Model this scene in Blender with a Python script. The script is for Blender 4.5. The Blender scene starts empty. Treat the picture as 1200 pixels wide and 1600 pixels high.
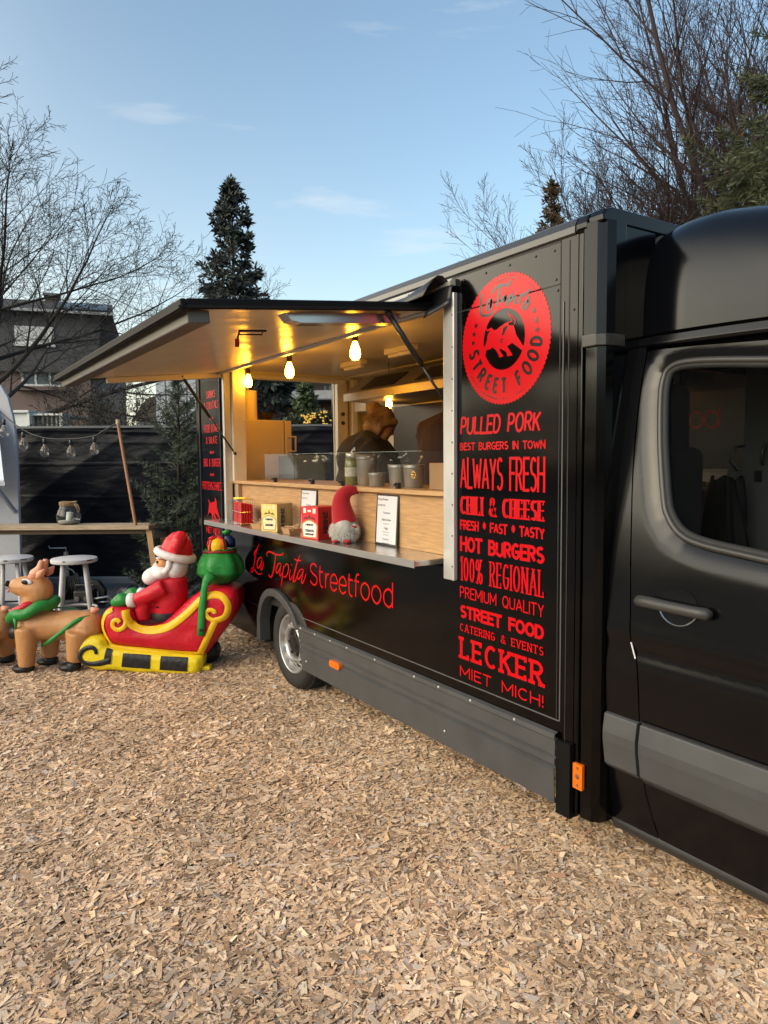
import bpy, bmesh, math, random
import numpy as np
from mathutils import Vector, Matrix, noise
from mathutils.geometry import tessellate_polygon
PI = math.pi
random.seed(7); RNG = np.random.default_rng(11)
SC = bpy.context.scene
COL = SC.collection

# ------------------------------------------------------------------ camera, sky, sun, exposure
CAMZ = 1.62
yaw, pitch, roll = math.radians(33.018), math.radians(4.148), math.radians(-0.43)
F = Vector((-math.cos(yaw)*math.cos(pitch), math.sin(yaw)*math.cos(pitch), -math.sin(pitch)))
R0 = Vector((math.sin(yaw), math.cos(yaw), 0)); U0 = R0.cross(F)
Rv = R0*math.cos(roll) + U0*math.sin(roll); Uv = -R0*math.sin(roll) + U0*math.cos(roll)
cam = bpy.data.cameras.new('camera'); camo = bpy.data.objects.new('camera', cam); COL.objects.link(camo)
cam.sensor_fit = 'VERTICAL'; cam.sensor_height = 36.0; cam.lens = 36.0*1129.4/1600
cam.clip_start = 0.05; cam.clip_end = 2000
camo.matrix_world = Matrix(((Rv.x, Uv.x, -F.x, 0), (Rv.y, Uv.y, -F.y, 0), (Rv.z, Uv.z, -F.z, CAMZ), (0, 0, 0, 1)))
SC.camera = camo
SUN_AZ = math.radians(276)                   # azimuth of the soft low sun, left of and behind the viewer
SUN_EL = math.radians(24)
W = bpy.data.worlds.new('World'); SC.world = W; W.use_nodes = True
nt = W.node_tree; bg = nt.nodes['Background']
sky = nt.nodes.new('ShaderNodeTexSky'); sky.sky_type = 'NISHITA'; sky.sun_disc = False
sky.sun_elevation = SUN_EL; sky.sun_rotation = math.pi/2 - SUN_AZ
sky.air_density = 1.0; sky.dust_density = 1.6; sky.ozone_density = 1.2; sky.altitude = 60
# thin streaks of cirrus, laid out over the sky directions
tc = nt.nodes.new('ShaderNodeTexCoord'); mp = nt.nodes.new('ShaderNodeMapping')
mp.inputs['Scale'].default_value = (2.2, 2.2, 13.0); mp.inputs['Location'].default_value = (0.52, 1.05, 1.61)
nz = nt.nodes.new('ShaderNodeTexNoise'); nz.inputs['Scale'].default_value = 1.6; nz.inputs['Detail'].default_value = 7; nz.inputs['Roughness'].default_value = 0.55
rp = nt.nodes.new('ShaderNodeValToRGB'); rp.color_ramp.elements[0].position = 0.60; rp.color_ramp.elements[1].position = 0.80
rp.color_ramp.elements[0].color = (0, 0, 0, 1); rp.color_ramp.elements[1].color = (0.55, 0.55, 0.55, 1)
mx = nt.nodes.new('ShaderNodeMix'); mx.data_type = 'RGBA'
mx.inputs['B'].default_value = (3.4, 3.5, 3.5, 1)
nt.links.new(tc.outputs['Generated'], mp.inputs['Vector']); nt.links.new(mp.outputs[0], nz.inputs['Vector'])
nt.links.new(nz.outputs['Fac'], rp.inputs['Fac']); nt.links.new(rp.outputs['Color'], mx.inputs['Factor'])
nt.links.new(mx.outputs['Result'], bg.inputs['Color'])
# pale warm dusk band low over the horizon, strongest where the sun has gone down
def nd(t, op=None, **k):
    n_ = nt.nodes.new('ShaderNode'+t)
    if op: n_.operation = op
    return n_
sx_ = nd('SeparateXYZ'); nt.links.new(tc.outputs['Generated'], sx_.inputs[0])
zm = nd('Math', 'MAXIMUM'); zm.inputs[1].default_value = 0.0; nt.links.new(sx_.outputs['Z'], zm.inputs[0])
zk = nd('Math', 'MULTIPLY'); zk.inputs[1].default_value = -6.6; nt.links.new(zm.outputs[0], zk.inputs[0])
ez = nd('Math', 'EXPONENT'); nt.links.new(zk.outputs[0], ez.inputs[0])
dt = nd('VectorMath', 'DOT_PRODUCT'); dt.inputs[1].default_value = (math.cos(math.radians(207)), math.sin(math.radians(207)), 0); nt.links.new(tc.outputs['Generated'], dt.inputs[0])
dm = nd('Math', 'MAXIMUM'); dm.inputs[1].default_value = 0.0; nt.links.new(dt.outputs['Value'], dm.inputs[0]); dp_ = nd('Math', 'POWER'); dp_.inputs[1].default_value = 3.0; nt.links.new(dm.outputs[0], dp_.inputs[0])
gc = nd('Mix'); gc.data_type = 'RGBA'; gc.inputs['A'].default_value = (2.2, 2.62, 2.42, 1); gc.inputs['B'].default_value = (9.0, 7.2, 4.6, 1); nt.links.new(dp_.outputs[0], gc.inputs['Factor'])
tint = nd('Mix'); tint.data_type = 'RGBA'; tint.blend_type = 'MULTIPLY'; tint.inputs['Factor'].default_value = 1.0; tint.inputs['B'].default_value = (.96, 1.0, .91, 1); nt.links.new(sky.outputs[0], tint.inputs['A'])
ek = nd('Math', 'MULTIPLY'); ek.inputs[1].default_value = .86; nt.links.new(ez.outputs[0], ek.inputs[0])
hm = nd('Mix'); hm.data_type = 'RGBA'; nt.links.new(ek.outputs[0], hm.inputs['Factor']); nt.links.new(tint.outputs['Result'], hm.inputs['A']); nt.links.new(gc.outputs['Result'], hm.inputs['B'])
g3 = nd('VectorMath', 'DOT_PRODUCT'); g3.inputs[1].default_value = (math.cos(math.radians(217))*.97, math.sin(math.radians(217))*.97, .24); nt.links.new(tc.outputs['Generated'], g3.inputs[0])
g3m = nd('Math', 'MAXIMUM'); g3m.inputs[1].default_value = 0.0; nt.links.new(g3.outputs['Value'], g3m.inputs[0]); g3p = nd('Math', 'POWER'); g3p.inputs[1].default_value = 14.0; nt.links.new(g3m.outputs[0], g3p.inputs[0])
ga = nd('Mix'); ga.data_type = 'RGBA'; ga.blend_type = 'ADD'; ga.inputs['B'].default_value = (21.0, 17.6, 12.4, 1); nt.links.new(g3p.outputs[0], ga.inputs['Factor']); nt.links.new(hm.outputs['Result'], ga.inputs['A'])
nt.links.new(ga.outputs['Result'], mx.inputs['A'])
bg.inputs['Strength'].default_value = 0.06
sun = bpy.data.lights.new('sun', 'SUN'); suno = bpy.data.objects.new('sun', sun); COL.objects.link(suno)
sun.energy = 0.64; sun.angle = math.radians(62); sun.color = (1.0, 0.83, 0.62)
sd = Vector((math.cos(SUN_AZ)*math.cos(SUN_EL), math.sin(SUN_AZ)*math.cos(SUN_EL), math.sin(SUN_EL)))
suno.rotation_euler = sd.to_track_quat('Z', 'Y').to_euler()
SC.view_settings.view_transform = 'Standard'; SC.view_settings.look = 'None'
SC.view_settings.exposure = 2.2; SC.view_settings.gamma = 1.0
SC.cycles.max_bounces = 7; SC.cycles.transparent_max_bounces = 12; SC.cycles.sample_clamp_indirect = 6.0
SC.cycles.caustics_reflective = False; SC.cycles.caustics_refractive = False

# ------------------------------------------------------------------ helpers
def lin(r, g, b):
    f = lambda c: (c/255/12.92 if c/255 <= 0.04045 else ((c/255+0.055)/1.055)**2.4)
    return (f(r), f(g), f(b), 1)
MATS = {}
def mat(name, col, rough=0.5, metal=0.0, spec=0.5, var=0.0, vscale=8.0, bump=0.0, bscale=40.0, island=None, coat=0.0, stretch=None, trans=0.0, emit=None, estr=0.0, sheen=0.0, sss=0.0, rvar=0.0, alpha=1.0, bdist=.01):
    """procedural Principled material; var = brightness wobble by noise, island = second colour mixed in by loose piece"""
    if name in MATS: return MATS[name]
    m = bpy.data.materials.new(name); m.use_nodes = True; n = m.node_tree; b = n.nodes['Principled BSDF']
    c = tuple(col)+((1,) if len(col) == 3 else ())
    b.inputs['Base Color'].default_value = c; b.inputs['Roughness'].default_value = rough; b.inputs['Metallic'].default_value = metal
    b.inputs['Specular IOR Level'].default_value = spec; b.inputs['Coat Weight'].default_value = coat; b.inputs['Transmission Weight'].default_value = trans
    b.inputs['Sheen Weight'].default_value = sheen
    if alpha < 1: b.inputs['Alpha'].default_value = alpha
    if sss: b.inputs['Subsurface Weight'].default_value = sss; b.inputs['Subsurface Radius'].default_value = (0.05, 0.03, 0.02)
    if emit: b.inputs['Emission Color'].default_value = tuple(emit)+(1,); b.inputs['Emission Strength'].default_value = estr
    if var or bump or island or rvar:
        t = n.nodes.new('ShaderNodeTexCoord'); mpn = n.nodes.new('ShaderNodeMapping'); n.links.new(t.outputs['Object'], mpn.inputs['Vector'])
        if stretch: mpn.inputs['Scale'].default_value = stretch
    out = None
    if island:
        g = n.nodes.new('ShaderNodeNewGeometry'); mm = n.nodes.new('ShaderNodeMix'); mm.data_type = 'RGBA'
        mm.inputs['A'].default_value = c; mm.inputs['B'].default_value = tuple(island)+((1,) if len(island) == 3 else ())
        n.links.new(g.outputs['Random Per Island'], mm.inputs['Factor']); out = mm.outputs['Result']
    if var:
        q = n.nodes.new('ShaderNodeTexNoise'); q.inputs['Scale'].default_value = vscale; q.inputs['Detail'].default_value = 6; q.inputs['Roughness'].default_value = 0.62
        n.links.new(mpn.outputs[0], q.inputs['Vector'])
        mr = n.nodes.new('ShaderNodeMapRange'); mr.inputs['From Min'].default_value = 0.25; mr.inputs['From Max'].default_value = 0.75
        mr.inputs['To Min'].default_value = 1-var; mr.inputs['To Max'].default_value = 1+var; n.links.new(q.outputs['Fac'], mr.inputs['Value'])
        ml = n.nodes.new('ShaderNodeVectorMath'); ml.operation = 'SCALE'
        if out: n.links.new(out, ml.inputs[0])
        else: ml.inputs[0].default_value = c[:3]
        n.links.new(mr.outputs[0], ml.inputs['Scale']); out = ml.outputs[0]
    if out: n.links.new(out, b.inputs['Base Color'])
    if bump:
        q2 = n.nodes.new('ShaderNodeTexNoise'); q2.inputs['Scale'].default_value = bscale; q2.inputs['Detail'].default_value = 5
        n.links.new(mpn.outputs[0], q2.inputs['Vector'])
        bp = n.nodes.new('ShaderNodeBump'); bp.inputs['Strength'].default_value = bump; bp.inputs['Distance'].default_value = bdist
        n.links.new(q2.outputs['Fac'], bp.inputs['Height']); n.links.new(bp.outputs[0], b.inputs['Normal'])
    if rvar:
        q3 = n.nodes.new('ShaderNodeTexNoise'); q3.inputs['Scale'].default_value = 3.5; q3.inputs['Detail'].default_value = 6
        n.links.new(mpn.outputs[0], q3.inputs['Vector'])
        m3 = n.nodes.new('ShaderNodeMapRange'); m3.inputs['To Min'].default_value = max(0.02, rough-rvar); m3.inputs['To Max'].default_value = rough+rvar
        n.links.new(q3.outputs['Fac'], m3.inputs['Value']); n.links.new(m3.outputs[0], b.inputs['Roughness'])
    MATS[name] = m; return m

def glass(name, tint=(1, 1, 1), rough=.01, ior=1.45, body=0.0, bodycol=(.5, .5, .5), graze=.85):
    """thin clear pane: see-through with a Fresnel mirror; body = a little haze of its own"""
    m = bpy.data.materials.new(name); m.use_nodes = True; n = m.node_tree; n.nodes.remove(n.nodes['Principled BSDF']); out = n.nodes['Material Output']
    t = n.nodes.new('ShaderNodeBsdfTransparent'); t.inputs[0].default_value = tuple(tint)+(1,); g = n.nodes.new('ShaderNodeBsdfGlossy'); g.inputs['Roughness'].default_value = rough
    lw = n.nodes.new('ShaderNodeLayerWeight'); lw.inputs[0].default_value = .5; pw = n.nodes.new('ShaderNodeMath'); pw.operation = 'POWER'; pw.inputs[1].default_value = 4.0; n.links.new(lw.outputs['Facing'], pw.inputs[0])
    f = n.nodes.new('ShaderNodeMath'); f.operation = 'MULTIPLY_ADD'; f.inputs[1].default_value = graze; f.inputs[2].default_value = ((ior-1)/(ior+1))**2; n.links.new(pw.outputs[0], f.inputs[0])
    x = n.nodes.new('ShaderNodeMixShader'); n.links.new(f.outputs[0], x.inputs[0]); n.links.new(t.outputs[0], x.inputs[1]); n.links.new(g.outputs[0], x.inputs[2]); last = x.outputs[0]
    if body:
        d = n.nodes.new('ShaderNodeBsdfDiffuse'); d.inputs[0].default_value = tuple(bodycol)+(1,); y = n.nodes.new('ShaderNodeMixShader'); y.inputs[0].default_value = body; n.links.new(last, y.inputs[1]); n.links.new(d.outputs[0], y.inputs[2]); last = y.outputs[0]
    n.links.new(last, out.inputs[0]); MATS[name] = m; return m
def WM(o):
    m = Matrix.Identity(4)
    while o is not None:
        m = Matrix.LocRotScale(o.location, o.rotation_euler, o.scale) @ m; o = o.parent
    return m
def thing(name, label, cat, loc=(0, 0, 0), rz=0.0, group=None):
    o = bpy.data.objects.new(name, None); COL.objects.link(o); o.location = loc; o.rotation_euler = (0, 0, rz)
    o.empty_display_size = 0.1
    return tag(o, label, cat, group)
def tag(o, label=None, cat=None, group=None, kind=None):
    if label: o['label'] = label
    if cat: o['category'] = cat
    if group: o['group'] = group
    if kind: o['kind'] = kind
    return o
class MB:
    """collects geometry; build() links ONE mesh object"""
    def __init__(s): s.v = []; s.f = []
    def add(s, vs, fs, M=None):
        o = len(s.v)
        s.v += [tuple(M @ Vector(p)) for p in vs] if M is not None else [tuple(p) for p in vs]
        s.f += [tuple(i+o for i in f) for f in fs]; return s
    def box(s, a, b, M=None):
        x0, x1 = sorted((a[0], b[0])); y0, y1 = sorted((a[1], b[1])); z0, z1 = sorted((a[2], b[2]))
        return s.add([(x0,y0,z0),(x1,y0,z0),(x1,y1,z0),(x0,y1,z0),(x0,y0,z1),(x1,y0,z1),(x1,y1,z1),(x0,y1,z1)],
                     [(3,2,1,0),(4,5,6,7),(0,1,5,4),(1,2,6,5),(2,3,7,6),(3,0,4,7)], M)
    def bar(s, p, q, w, h=None, up=(0,0,1)):
        p = Vector(p); q = Vector(q); h = h or w; d = (q-p).normalized(); u = Vector(up)
        if abs(d.dot(u)) > 0.98: u = Vector((1,0,0))
        r = d.cross(u).normalized(); u = r.cross(d)
        vs = [e + r*(sx*w/2) + u*(sz*h/2) for e in (p, q) for sx, sz in ((-1,-1),(1,-1),(1,1),(-1,1))]
        return s.add(vs, [(3,2,1,0),(4,5,6,7),(0,1,5,4),(1,2,6,5),(2,3,7,6),(3,0,4,7)])
    def tube(s, pts, r, n=8, cap=True, closed=False):
        pts = [Vector(p) for p in pts]; k = len(pts); rs = r if isinstance(r, (list, tuple)) else [r]*k
        o = len(s.v); ref = None
        for i, p in enumerate(pts):
            if closed: t = pts[(i+1) % k]-pts[i-1]
            else: t = pts[min(i+1, k-1)]-pts[max(i-1, 0)]
            t = t.normalized() if t.length > 1e-9 else Vector((0,0,1))
            if ref is None: ref = Vector((0,0,1)) if abs(t.z) < 0.9 else Vector((1,0,0))
            a = ref - t*ref.dot(t); a = a.normalized() if a.length > 1e-6 else t.orthogonal().normalized(); ref = a; b = t.cross(a)
            for j in range(n):
                an = 2*PI*j/n; s.v.append(tuple(p + (a*math.cos(an)+b*math.sin(an))*rs[i]))
        m = k if closed else k-1
        for i in range(m):
            for j in range(n):
                i2 = (i+1) % k
                s.f.append((o+i*n+j, o+i*n+(j+1) % n, o+i2*n+(j+1) % n, o+i2*n+j))
        if cap and not closed:
            s.f.append(tuple(o+j for j in reversed(range(n)))); s.f.append(tuple(o+(k-1)*n+j for j in range(n)))
        return s
    def lathe(s, prof, n=24, M=None, cap=True):
        vs = []; fs = []; k = len(prof)
        for r, z in prof:
            for j in range(n):
                a = 2*PI*j/n; vs.append((r*math.cos(a), r*math.sin(a), z))
        for i in range(k-1):
            for j in range(n): fs.append((i*n+j, i*n+(j+1) % n, (i+1)*n+(j+1) % n, (i+1)*n+j))
        if cap: fs.append(tuple(reversed(range(n)))); fs.append(tuple((k-1)*n+j for j in range(n)))
        return s.add(vs, fs, M)
    def ball(s, c, r, n=14, m=9, M=None):
        r = r if isinstance(r, (list, tuple)) else (r, r, r); vs = []; fs = []
        for i in range(m+1):
            t = PI*i/m
            for j in range(n):
                a = 2*PI*j/n; vs.append((c[0]+r[0]*math.sin(t)*math.cos(a), c[1]+r[1]*math.sin(t)*math.sin(a), c[2]-r[2]*math.cos(t)))
        for i in range(m):
            for j in range(n): fs.append((i*n+j, i*n+(j+1) % n, (i+1)*n+(j+1) % n, (i+1)*n+j))
        return s.add(vs, fs, M)
    def grid(s, fn, nu, nv, closeu=False):
        o = len(s.v); 
        for j in range(nv):
            for i in range(nu): s.v.append(tuple(fn(i/(nu-1) if not closeu else i/nu, j/(nv-1))))
        for j in range(nv-1):
            for i in range(nu if closeu else nu-1): s.f.append((o+j*nu+i, o+j*nu+(i+1) % nu, o+(j+1)*nu+(i+1) % nu, o+(j+1)*nu+i))
        return s
    def build(s, name, m, parent=None, smooth=False, bevel=0.0, local=False, seg=2, remesh=0.0, sm=4, solid=0.0, auto=None):
        me = bpy.data.meshes.new(name)
        vs = s.v
        if parent is not None and not local:
            inv = WM(parent).inverted(); vs = [tuple(inv @ Vector(p)) for p in vs]
        me.from_pydata(vs, [], s.f); me.update()
        bm = bmesh.new(); bm.from_mesh(me); bmesh.ops.remove_doubles(bm, verts=bm.verts, dist=1e-6) if len(bm.verts) < 60000 else None
        if len(bm.faces) < 60000 and solid == 0: bmesh.ops.recalc_face_normals(bm, faces=bm.faces)
        bm.to_mesh(me); bm.free()
        if m: me.materials.append(m)
        if smooth: me.polygons.foreach_set('use_smooth', [True]*len(me.polygons))
        if smooth and auto is not None:
            try: me.set_sharp_from_angle(angle=math.radians(auto))
            except Exception: pass
        o = bpy.data.objects.new(name, me); COL.objects.link(o)
        if parent is not None: o.parent = parent
        if remesh:
            q = o.modifiers.new('remesh', 'REMESH'); q.mode = 'VOXEL'; q.voxel_size = remesh; q.use_smooth_shade = True
            if sm: q = o.modifiers.new('smooth', 'SMOOTH'); q.iterations = sm; q.factor = 0.6
        if solid:
            q = o.modifiers.new('solid', 'SOLIDIFY'); q.thickness = solid; q.offset = 0
        if bevel:
            q = o.modifiers.new('bevel', 'BEVEL'); q.width = bevel; q.segments = seg; q.limit_method = 'ANGLE'; q.angle_limit = math.radians(40)
        return o
def build_fast(s, name, m, parent=None):
    """large meshes: no clean-up pass"""
    inv = WM(parent).inverted() if parent else Matrix.Identity(4); o_ = inv.translation
    me = bpy.data.meshes.new(name); V_ = np.array(s.v, float)
    if parent is not None: A4 = np.array(inv); V_ = V_ @ A4[:3, :3].T + A4[:3, 3]
    me.from_pydata(V_.tolist(), [], s.f); me.update()
    if m: me.materials.append(m)
    o = bpy.data.objects.new(name, me); COL.objects.link(o); o.parent = parent; return o
MB.build_fast = build_fast
def fill2d(outline, holes=(), step=0.0, ustep=None, vstep=None):
    """triangulated 2-D region with optional grid subdivision -> verts, faces"""
    bm = bmesh.new(); loops = [[Vector((p[0], p[1], 0)) for p in L] for L in [outline]+list(holes)]
    vs = [bm.verts.new(p) for L in loops for p in L]
    for t in tessellate_polygon(loops):
        try: bm.faces.new([vs[i] for i in t])
        except ValueError: pass
    us = ustep or step; vstp = vstep or step
    xs = [p[0] for p in outline]; ys = [p[1] for p in outline]
    for ax, st, lo, hi in ((0, us, min(xs), max(xs)), (1, vstp, min(ys), max(ys))):
        if not st: continue
        k = int((hi-lo)/st)
        for i in range(1, k+1):
            c = lo+(hi-lo)*i/(k+1); co = (c, 0, 0) if ax == 0 else (0, c, 0); no = (1, 0, 0) if ax == 0 else (0, 1, 0)
            bmesh.ops.bisect_plane(bm, geom=bm.verts[:]+bm.edges[:]+bm.faces[:], dist=1e-6, plane_co=co, plane_no=no)
    bm.verts.ensure_lookup_table()
    for i, v in enumerate(bm.verts): v.index = i
    V = [(v.co.x, v.co.y) for v in bm.verts]; Fc = [tuple(v.index for v in f.verts) for f in bm.faces]
    bm.free(); return V, Fc
def plate(mb, outline, fn, t0, t1, holes=()):
    """flat plate of a 2-D outline; fn(u, v, t) -> 3-D point; t0, t1 the two faces"""
    V, Fc = fill2d(outline, holes)
    mb.add([fn(u, v, t0) for u, v in V], Fc); mb.add([fn(u, v, t1) for u, v in V], [tuple(reversed(f)) for f in Fc])
    for loop in [outline]+list(holes):
        n = len(loop); vs = [fn(u, v, t0) for u, v in loop]+[fn(u, v, t1) for u, v in loop]
        mb.add(vs, [(i, (i+1) % n, n+(i+1) % n, n+i) for i in range(n)])
    return mb
def edge_dist(P, loops):
    P = np.array(P, float); D = np.full(len(P), 1e9)
    for L in loops:
        A = np.array(L, float); B = np.roll(A, -1, 0)
        for a, b in zip(A, B):
            ab = b-a; l2 = max((ab**2).sum(), 1e-12); t = np.clip(((P-a)@ab)/l2, 0, 1)
            D = np.minimum(D, np.hypot(*(P-(a+t[:, None]*ab)).T))
    return D
def arc(cx, cy, rx, ry, a0, a1, n=10):
    return [(cx+rx*math.cos(math.radians(a0+(a1-a0)*i/n)), cy+ry*math.sin(math.radians(a0+(a1-a0)*i/n))) for i in range(n+1)]
def rrect(x0, y0, x1, y1, r, n=5):
    return arc(x1-r, y1-r, r, r, 0, 90, n)+arc(x0+r, y1-r, r, r, 90, 180, n)+arc(x0+r, y0+r, r, r, 180, 270, n)+arc(x1-r, y0+r, r, r, 270, 360, n)
def smooth2(pts, k=3, closed=False):
    """Catmull-Rom through the points"""
    P = [Vector(p) for p in pts]; n = len(P); out = []
    for i in range(n if closed else n-1):
        p0 = P[i-1] if (closed or i) else P[0]; p1 = P[i]; p2 = P[(i+1) % n]; p3 = P[(i+2) % n] if (closed or i+2 < n) else P[-1]
        for j in range(k):
            t = j/k
            out.append(0.5*((2*p1)+(p2-p0)*t+(2*p0-5*p1+4*p2-p3)*t*t+(3*p1-p0-3*p2+p3)*t**3))
    if not closed: out.append(P[-1])
    return [tuple(q) for q in out]
def ribbon(mb, pts, w, fn, lay, wh=None, taper=False, closed=False):
    """flat stroke of width w (vertical strokes) / wh (horizontal strokes)"""
    wh = wh or w; P = [Vector((p[0], p[1])) for p in pts]; n = len(P); vs = []
    for i in range(n):
        if closed: a, b = P[i-1], P[(i+1) % n]; t1 = (P[i]-a); t2 = (b-P[i])
        else:
            t1 = P[i]-P[i-1] if i else P[1]-P[0]; t2 = P[i+1]-P[i] if i < n-1 else P[-1]-P[-2]
        t1 = t1.normalized() if t1.length else Vector((1, 0)); t2 = t2.normalized() if t2.length else t1
        t = t1+t2
        t = t.normalized() if t.length > 1e-6 else t1
        nn = Vector((-t.y, t.x)); c = max(0.55, nn.dot(Vector((-t1.y, t1.x))))
        k = 1.0
        if taper: k = 0.35+0.65*math.sin(PI*min(1, max(0, (i+0.6)/(n+0.2))))
        off = Vector((nn.x*w/2, nn.y*wh/2))/c*k
        vs += [fn(*(P[i]+off), lay), fn(*(P[i]-off), lay)]
    m = n if closed else n-1
    mb.add(vs, [(2*i, 2*i+1, 2*((i+1) % n)+1, 2*((i+1) % n)) for i in range(m)])

# ------------------------------------------------------------------ a single-stroke alphabet for all lettering
A = arc
GL = {
'A': (.66, [[(0,0),(.33,1)],[(.33,1),(.66,0)],[(.11,.32),(.55,.32)]]),
'B': (.54, [[(0,0),(0,1)],[(0,1),(.26,1)]+A(.26,.76,.22,.24,90,-90)+[(0,.52)],[(.26,.52)]+A(.26,.26,.28,.26,90,-90)+[(0,0)]]),
'C': (.58, [A(.32,.5,.32,.5,48,312,14)]),
'D': (.58, [[(0,0),(0,1)],[(0,1),(.22,1)]+A(.22,.5,.36,.5,90,-90,12)+[(0,0)]]),
'E': (.48, [[(0,0),(0,1)],[(0,1),(.48,1)],[(0,.52),(.4,.52)],[(0,0),(.48,0)]]),
'F': (.46, [[(0,0),(0,1)],[(0,1),(.46,1)],[(0,.52),(.38,.52)]]),
'G': (.6, [A(.32,.5,.32,.5,48,335,14),[(.61,.3),(.61,.46)],[(.61,.46),(.36,.46)]]),
'H': (.58, [[(0,0),(0,1)],[(.58,0),(.58,1)],[(0,.52),(.58,.52)]]),
'I': (.0, [[(0,0),(0,1)]]),
'J': (.4, [[(.4,1),(.4,.25)]+A(.2,.22,.2,.22,0,-180)]),
'K': (.56, [[(0,0),(0,1)],[(.54,1),(0,.4)],[(.18,.58),(.56,0)]]),
'L': (.46, [[(0,0),(0,1)],[(0,0),(.46,0)]]),
'M': (.74, [[(0,0),(0,1)],[(0,1),(.37,.25)],[(.37,.25),(.74,1)],[(.74,1),(.74,0)]]),
'N': (.6, [[(0,0),(0,1)],[(0,1),(.6,0)],[(.6,0),(.6,1)]]),
'O': (.66, [A(.33,.5,.33,.5,0,360,20)]),
'P': (.52, [[(0,0),(0,1)],[(0,1),(.26,1)]+A(.26,.73,.26,.27,90,-90)+[(0,.46)]]),
'Q': (.66, [A(.33,.5,.33,.5,0,360,20),[(.38,.22),(.64,-.08)]]),
'R': (.54, [[(0,0),(0,1)],[(0,1),(.26,1)]+A(.26,.74,.26,.26,90,-90)+[(0,.48)],[(.24,.48),(.54,0)]]),
'S': (.52, [A(.27,.75,.23,.25,35,270,12)+A(.26,.25,.26,.25,90,-145,12)[1:]]),
'T': (.56, [[(0,1),(.56,1)],[(.28,1),(.28,0)]]),
'U': (.58, [[(0,1),(0,.28)]+A(.29,.28,.29,.28,180,360,12)+[(.58,1)]]),
'V': (.62, [[(0,1),(.31,0)],[(.31,0),(.62,1)]]),
'W': (.9, [[(0,1),(.22,0)],[(.22,0),(.45,.8)],[(.45,.8),(.68,0)],[(.68,0),(.9,1)]]),
'X': (.58, [[(0,0),(.58,1)],[(0,1),(.58,0)]]),
'Y': (.6, [[(0,1),(.3,.45)],[(.6,1),(.3,.45)],[(.3,.45),(.3,0)]]),
'Z': (.52, [[(0,1),(.52,1)],[(.52,1),(0,0)],[(0,0),(.52,0)]]),
'&': (.66, [[(.64,0),(.14,.66)]+A(.29,.8,.17,.2,215,-45,10)+[(.1,.38)]+A(.24,.23,.24,.23,140,330,10)+[(.64,.48)]]),
'*': (.56, [[(.28,.34),(.28,.98)],[(0,.48),(.56,.84)],[(0,.84),(.56,.48)]]),
'%': (.8, [A(.17,.77,.17,.22,0,360,12),A(.63,.22,.17,.22,0,360,12),[(.14,0),(.66,1)]]),
'!': (.0, [[(0,.44),(0,1)],[(0,.02),(0,.08)]]),
'0': (.5, [A(.25,.5,.25,.5,0,360,18)]),
'1': (.18, [[(0,.8),(.18,1)],[(.18,1),(.18,0)]]),
'.': (.0, [[(0,0),(0,.1)]]),
'-': (.3, [[(0,.45),(.3,.45)]]),
' ': (.42, []),
}
def stroke_text(mb, txt, x0, x1, z0, z1, w, fn, wh=None, serif=0.0, gap=0.21, lay0=0, lean=0.0, jit=0.0, word=None):
    """fit txt into the box (x0..x1, z0..z1) measured to the outside of its strokes"""
    wh = wh or w; H = z1-z0-wh; adv = 0; items = []
    if serif: gap = .36
    wi = 0
    for ch in txt:
        gw, st = GL[ch]; wi += ch == ' '; items.append((adv, st if word is None or wi == word else [])); adv += gw+gap
    adv -= gap
    tot = x1-x0-w; k = tot/max(adv, 1e-6); lay = lay0
    for a, st in items:
        dj = random.uniform(-jit, jit)
        for s in st:
            p = [(x0+w/2+(a+q[0])*k+lean*q[1]*H, z0+wh/2+(q[1]+dj)*H) for q in s]
            # stretch the plain ends so that corners close
            if len(p) == 2:
                d = Vector((p[1][0]-p[0][0], p[1][1]-p[0][1]))
                if d.length:
                    d.normalize(); e = wh/2*abs(d.y)+w/2*abs(d.x)
                    if abs(d.x) < 0.02 or abs(d.y) < 0.02: p = [(p[0][0]-d.x*e, p[0][1]-d.y*e), (p[1][0]+d.x*e, p[1][1]+d.y*e)]
            ribbon(mb, p, w, fn, lay, wh); lay += 1
            if serif:
                for q, o in ((s[0], s[1]), (s[-1], s[-2])):
                    px, pz = x0+w/2+(a+q[0])*k, z0+wh/2+q[1]*H
                    vert = abs(q[1]-o[1]) > abs(q[0]-o[0])*0.9
                    if vert and (abs(q[1]) < .02 or abs(q[1]-1) < .02):
                        ribbon(mb, [(px-serif/2-w/2, pz), (px+serif/2+w/2, pz)], wh, fn, lay); lay += 1
                    elif not vert and abs(q[1]-o[1]) < .02 and (abs(q[1]) < .02 or abs(q[1]-1) < .02):
                        up = 1 if q[1] < .5 else -1
                        if abs(q[0]-0) > .02: ribbon(mb, [(px, pz-up*wh/2), (px, pz+up*H*.2)], wh, fn, lay); lay += 1
    return lay

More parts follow.
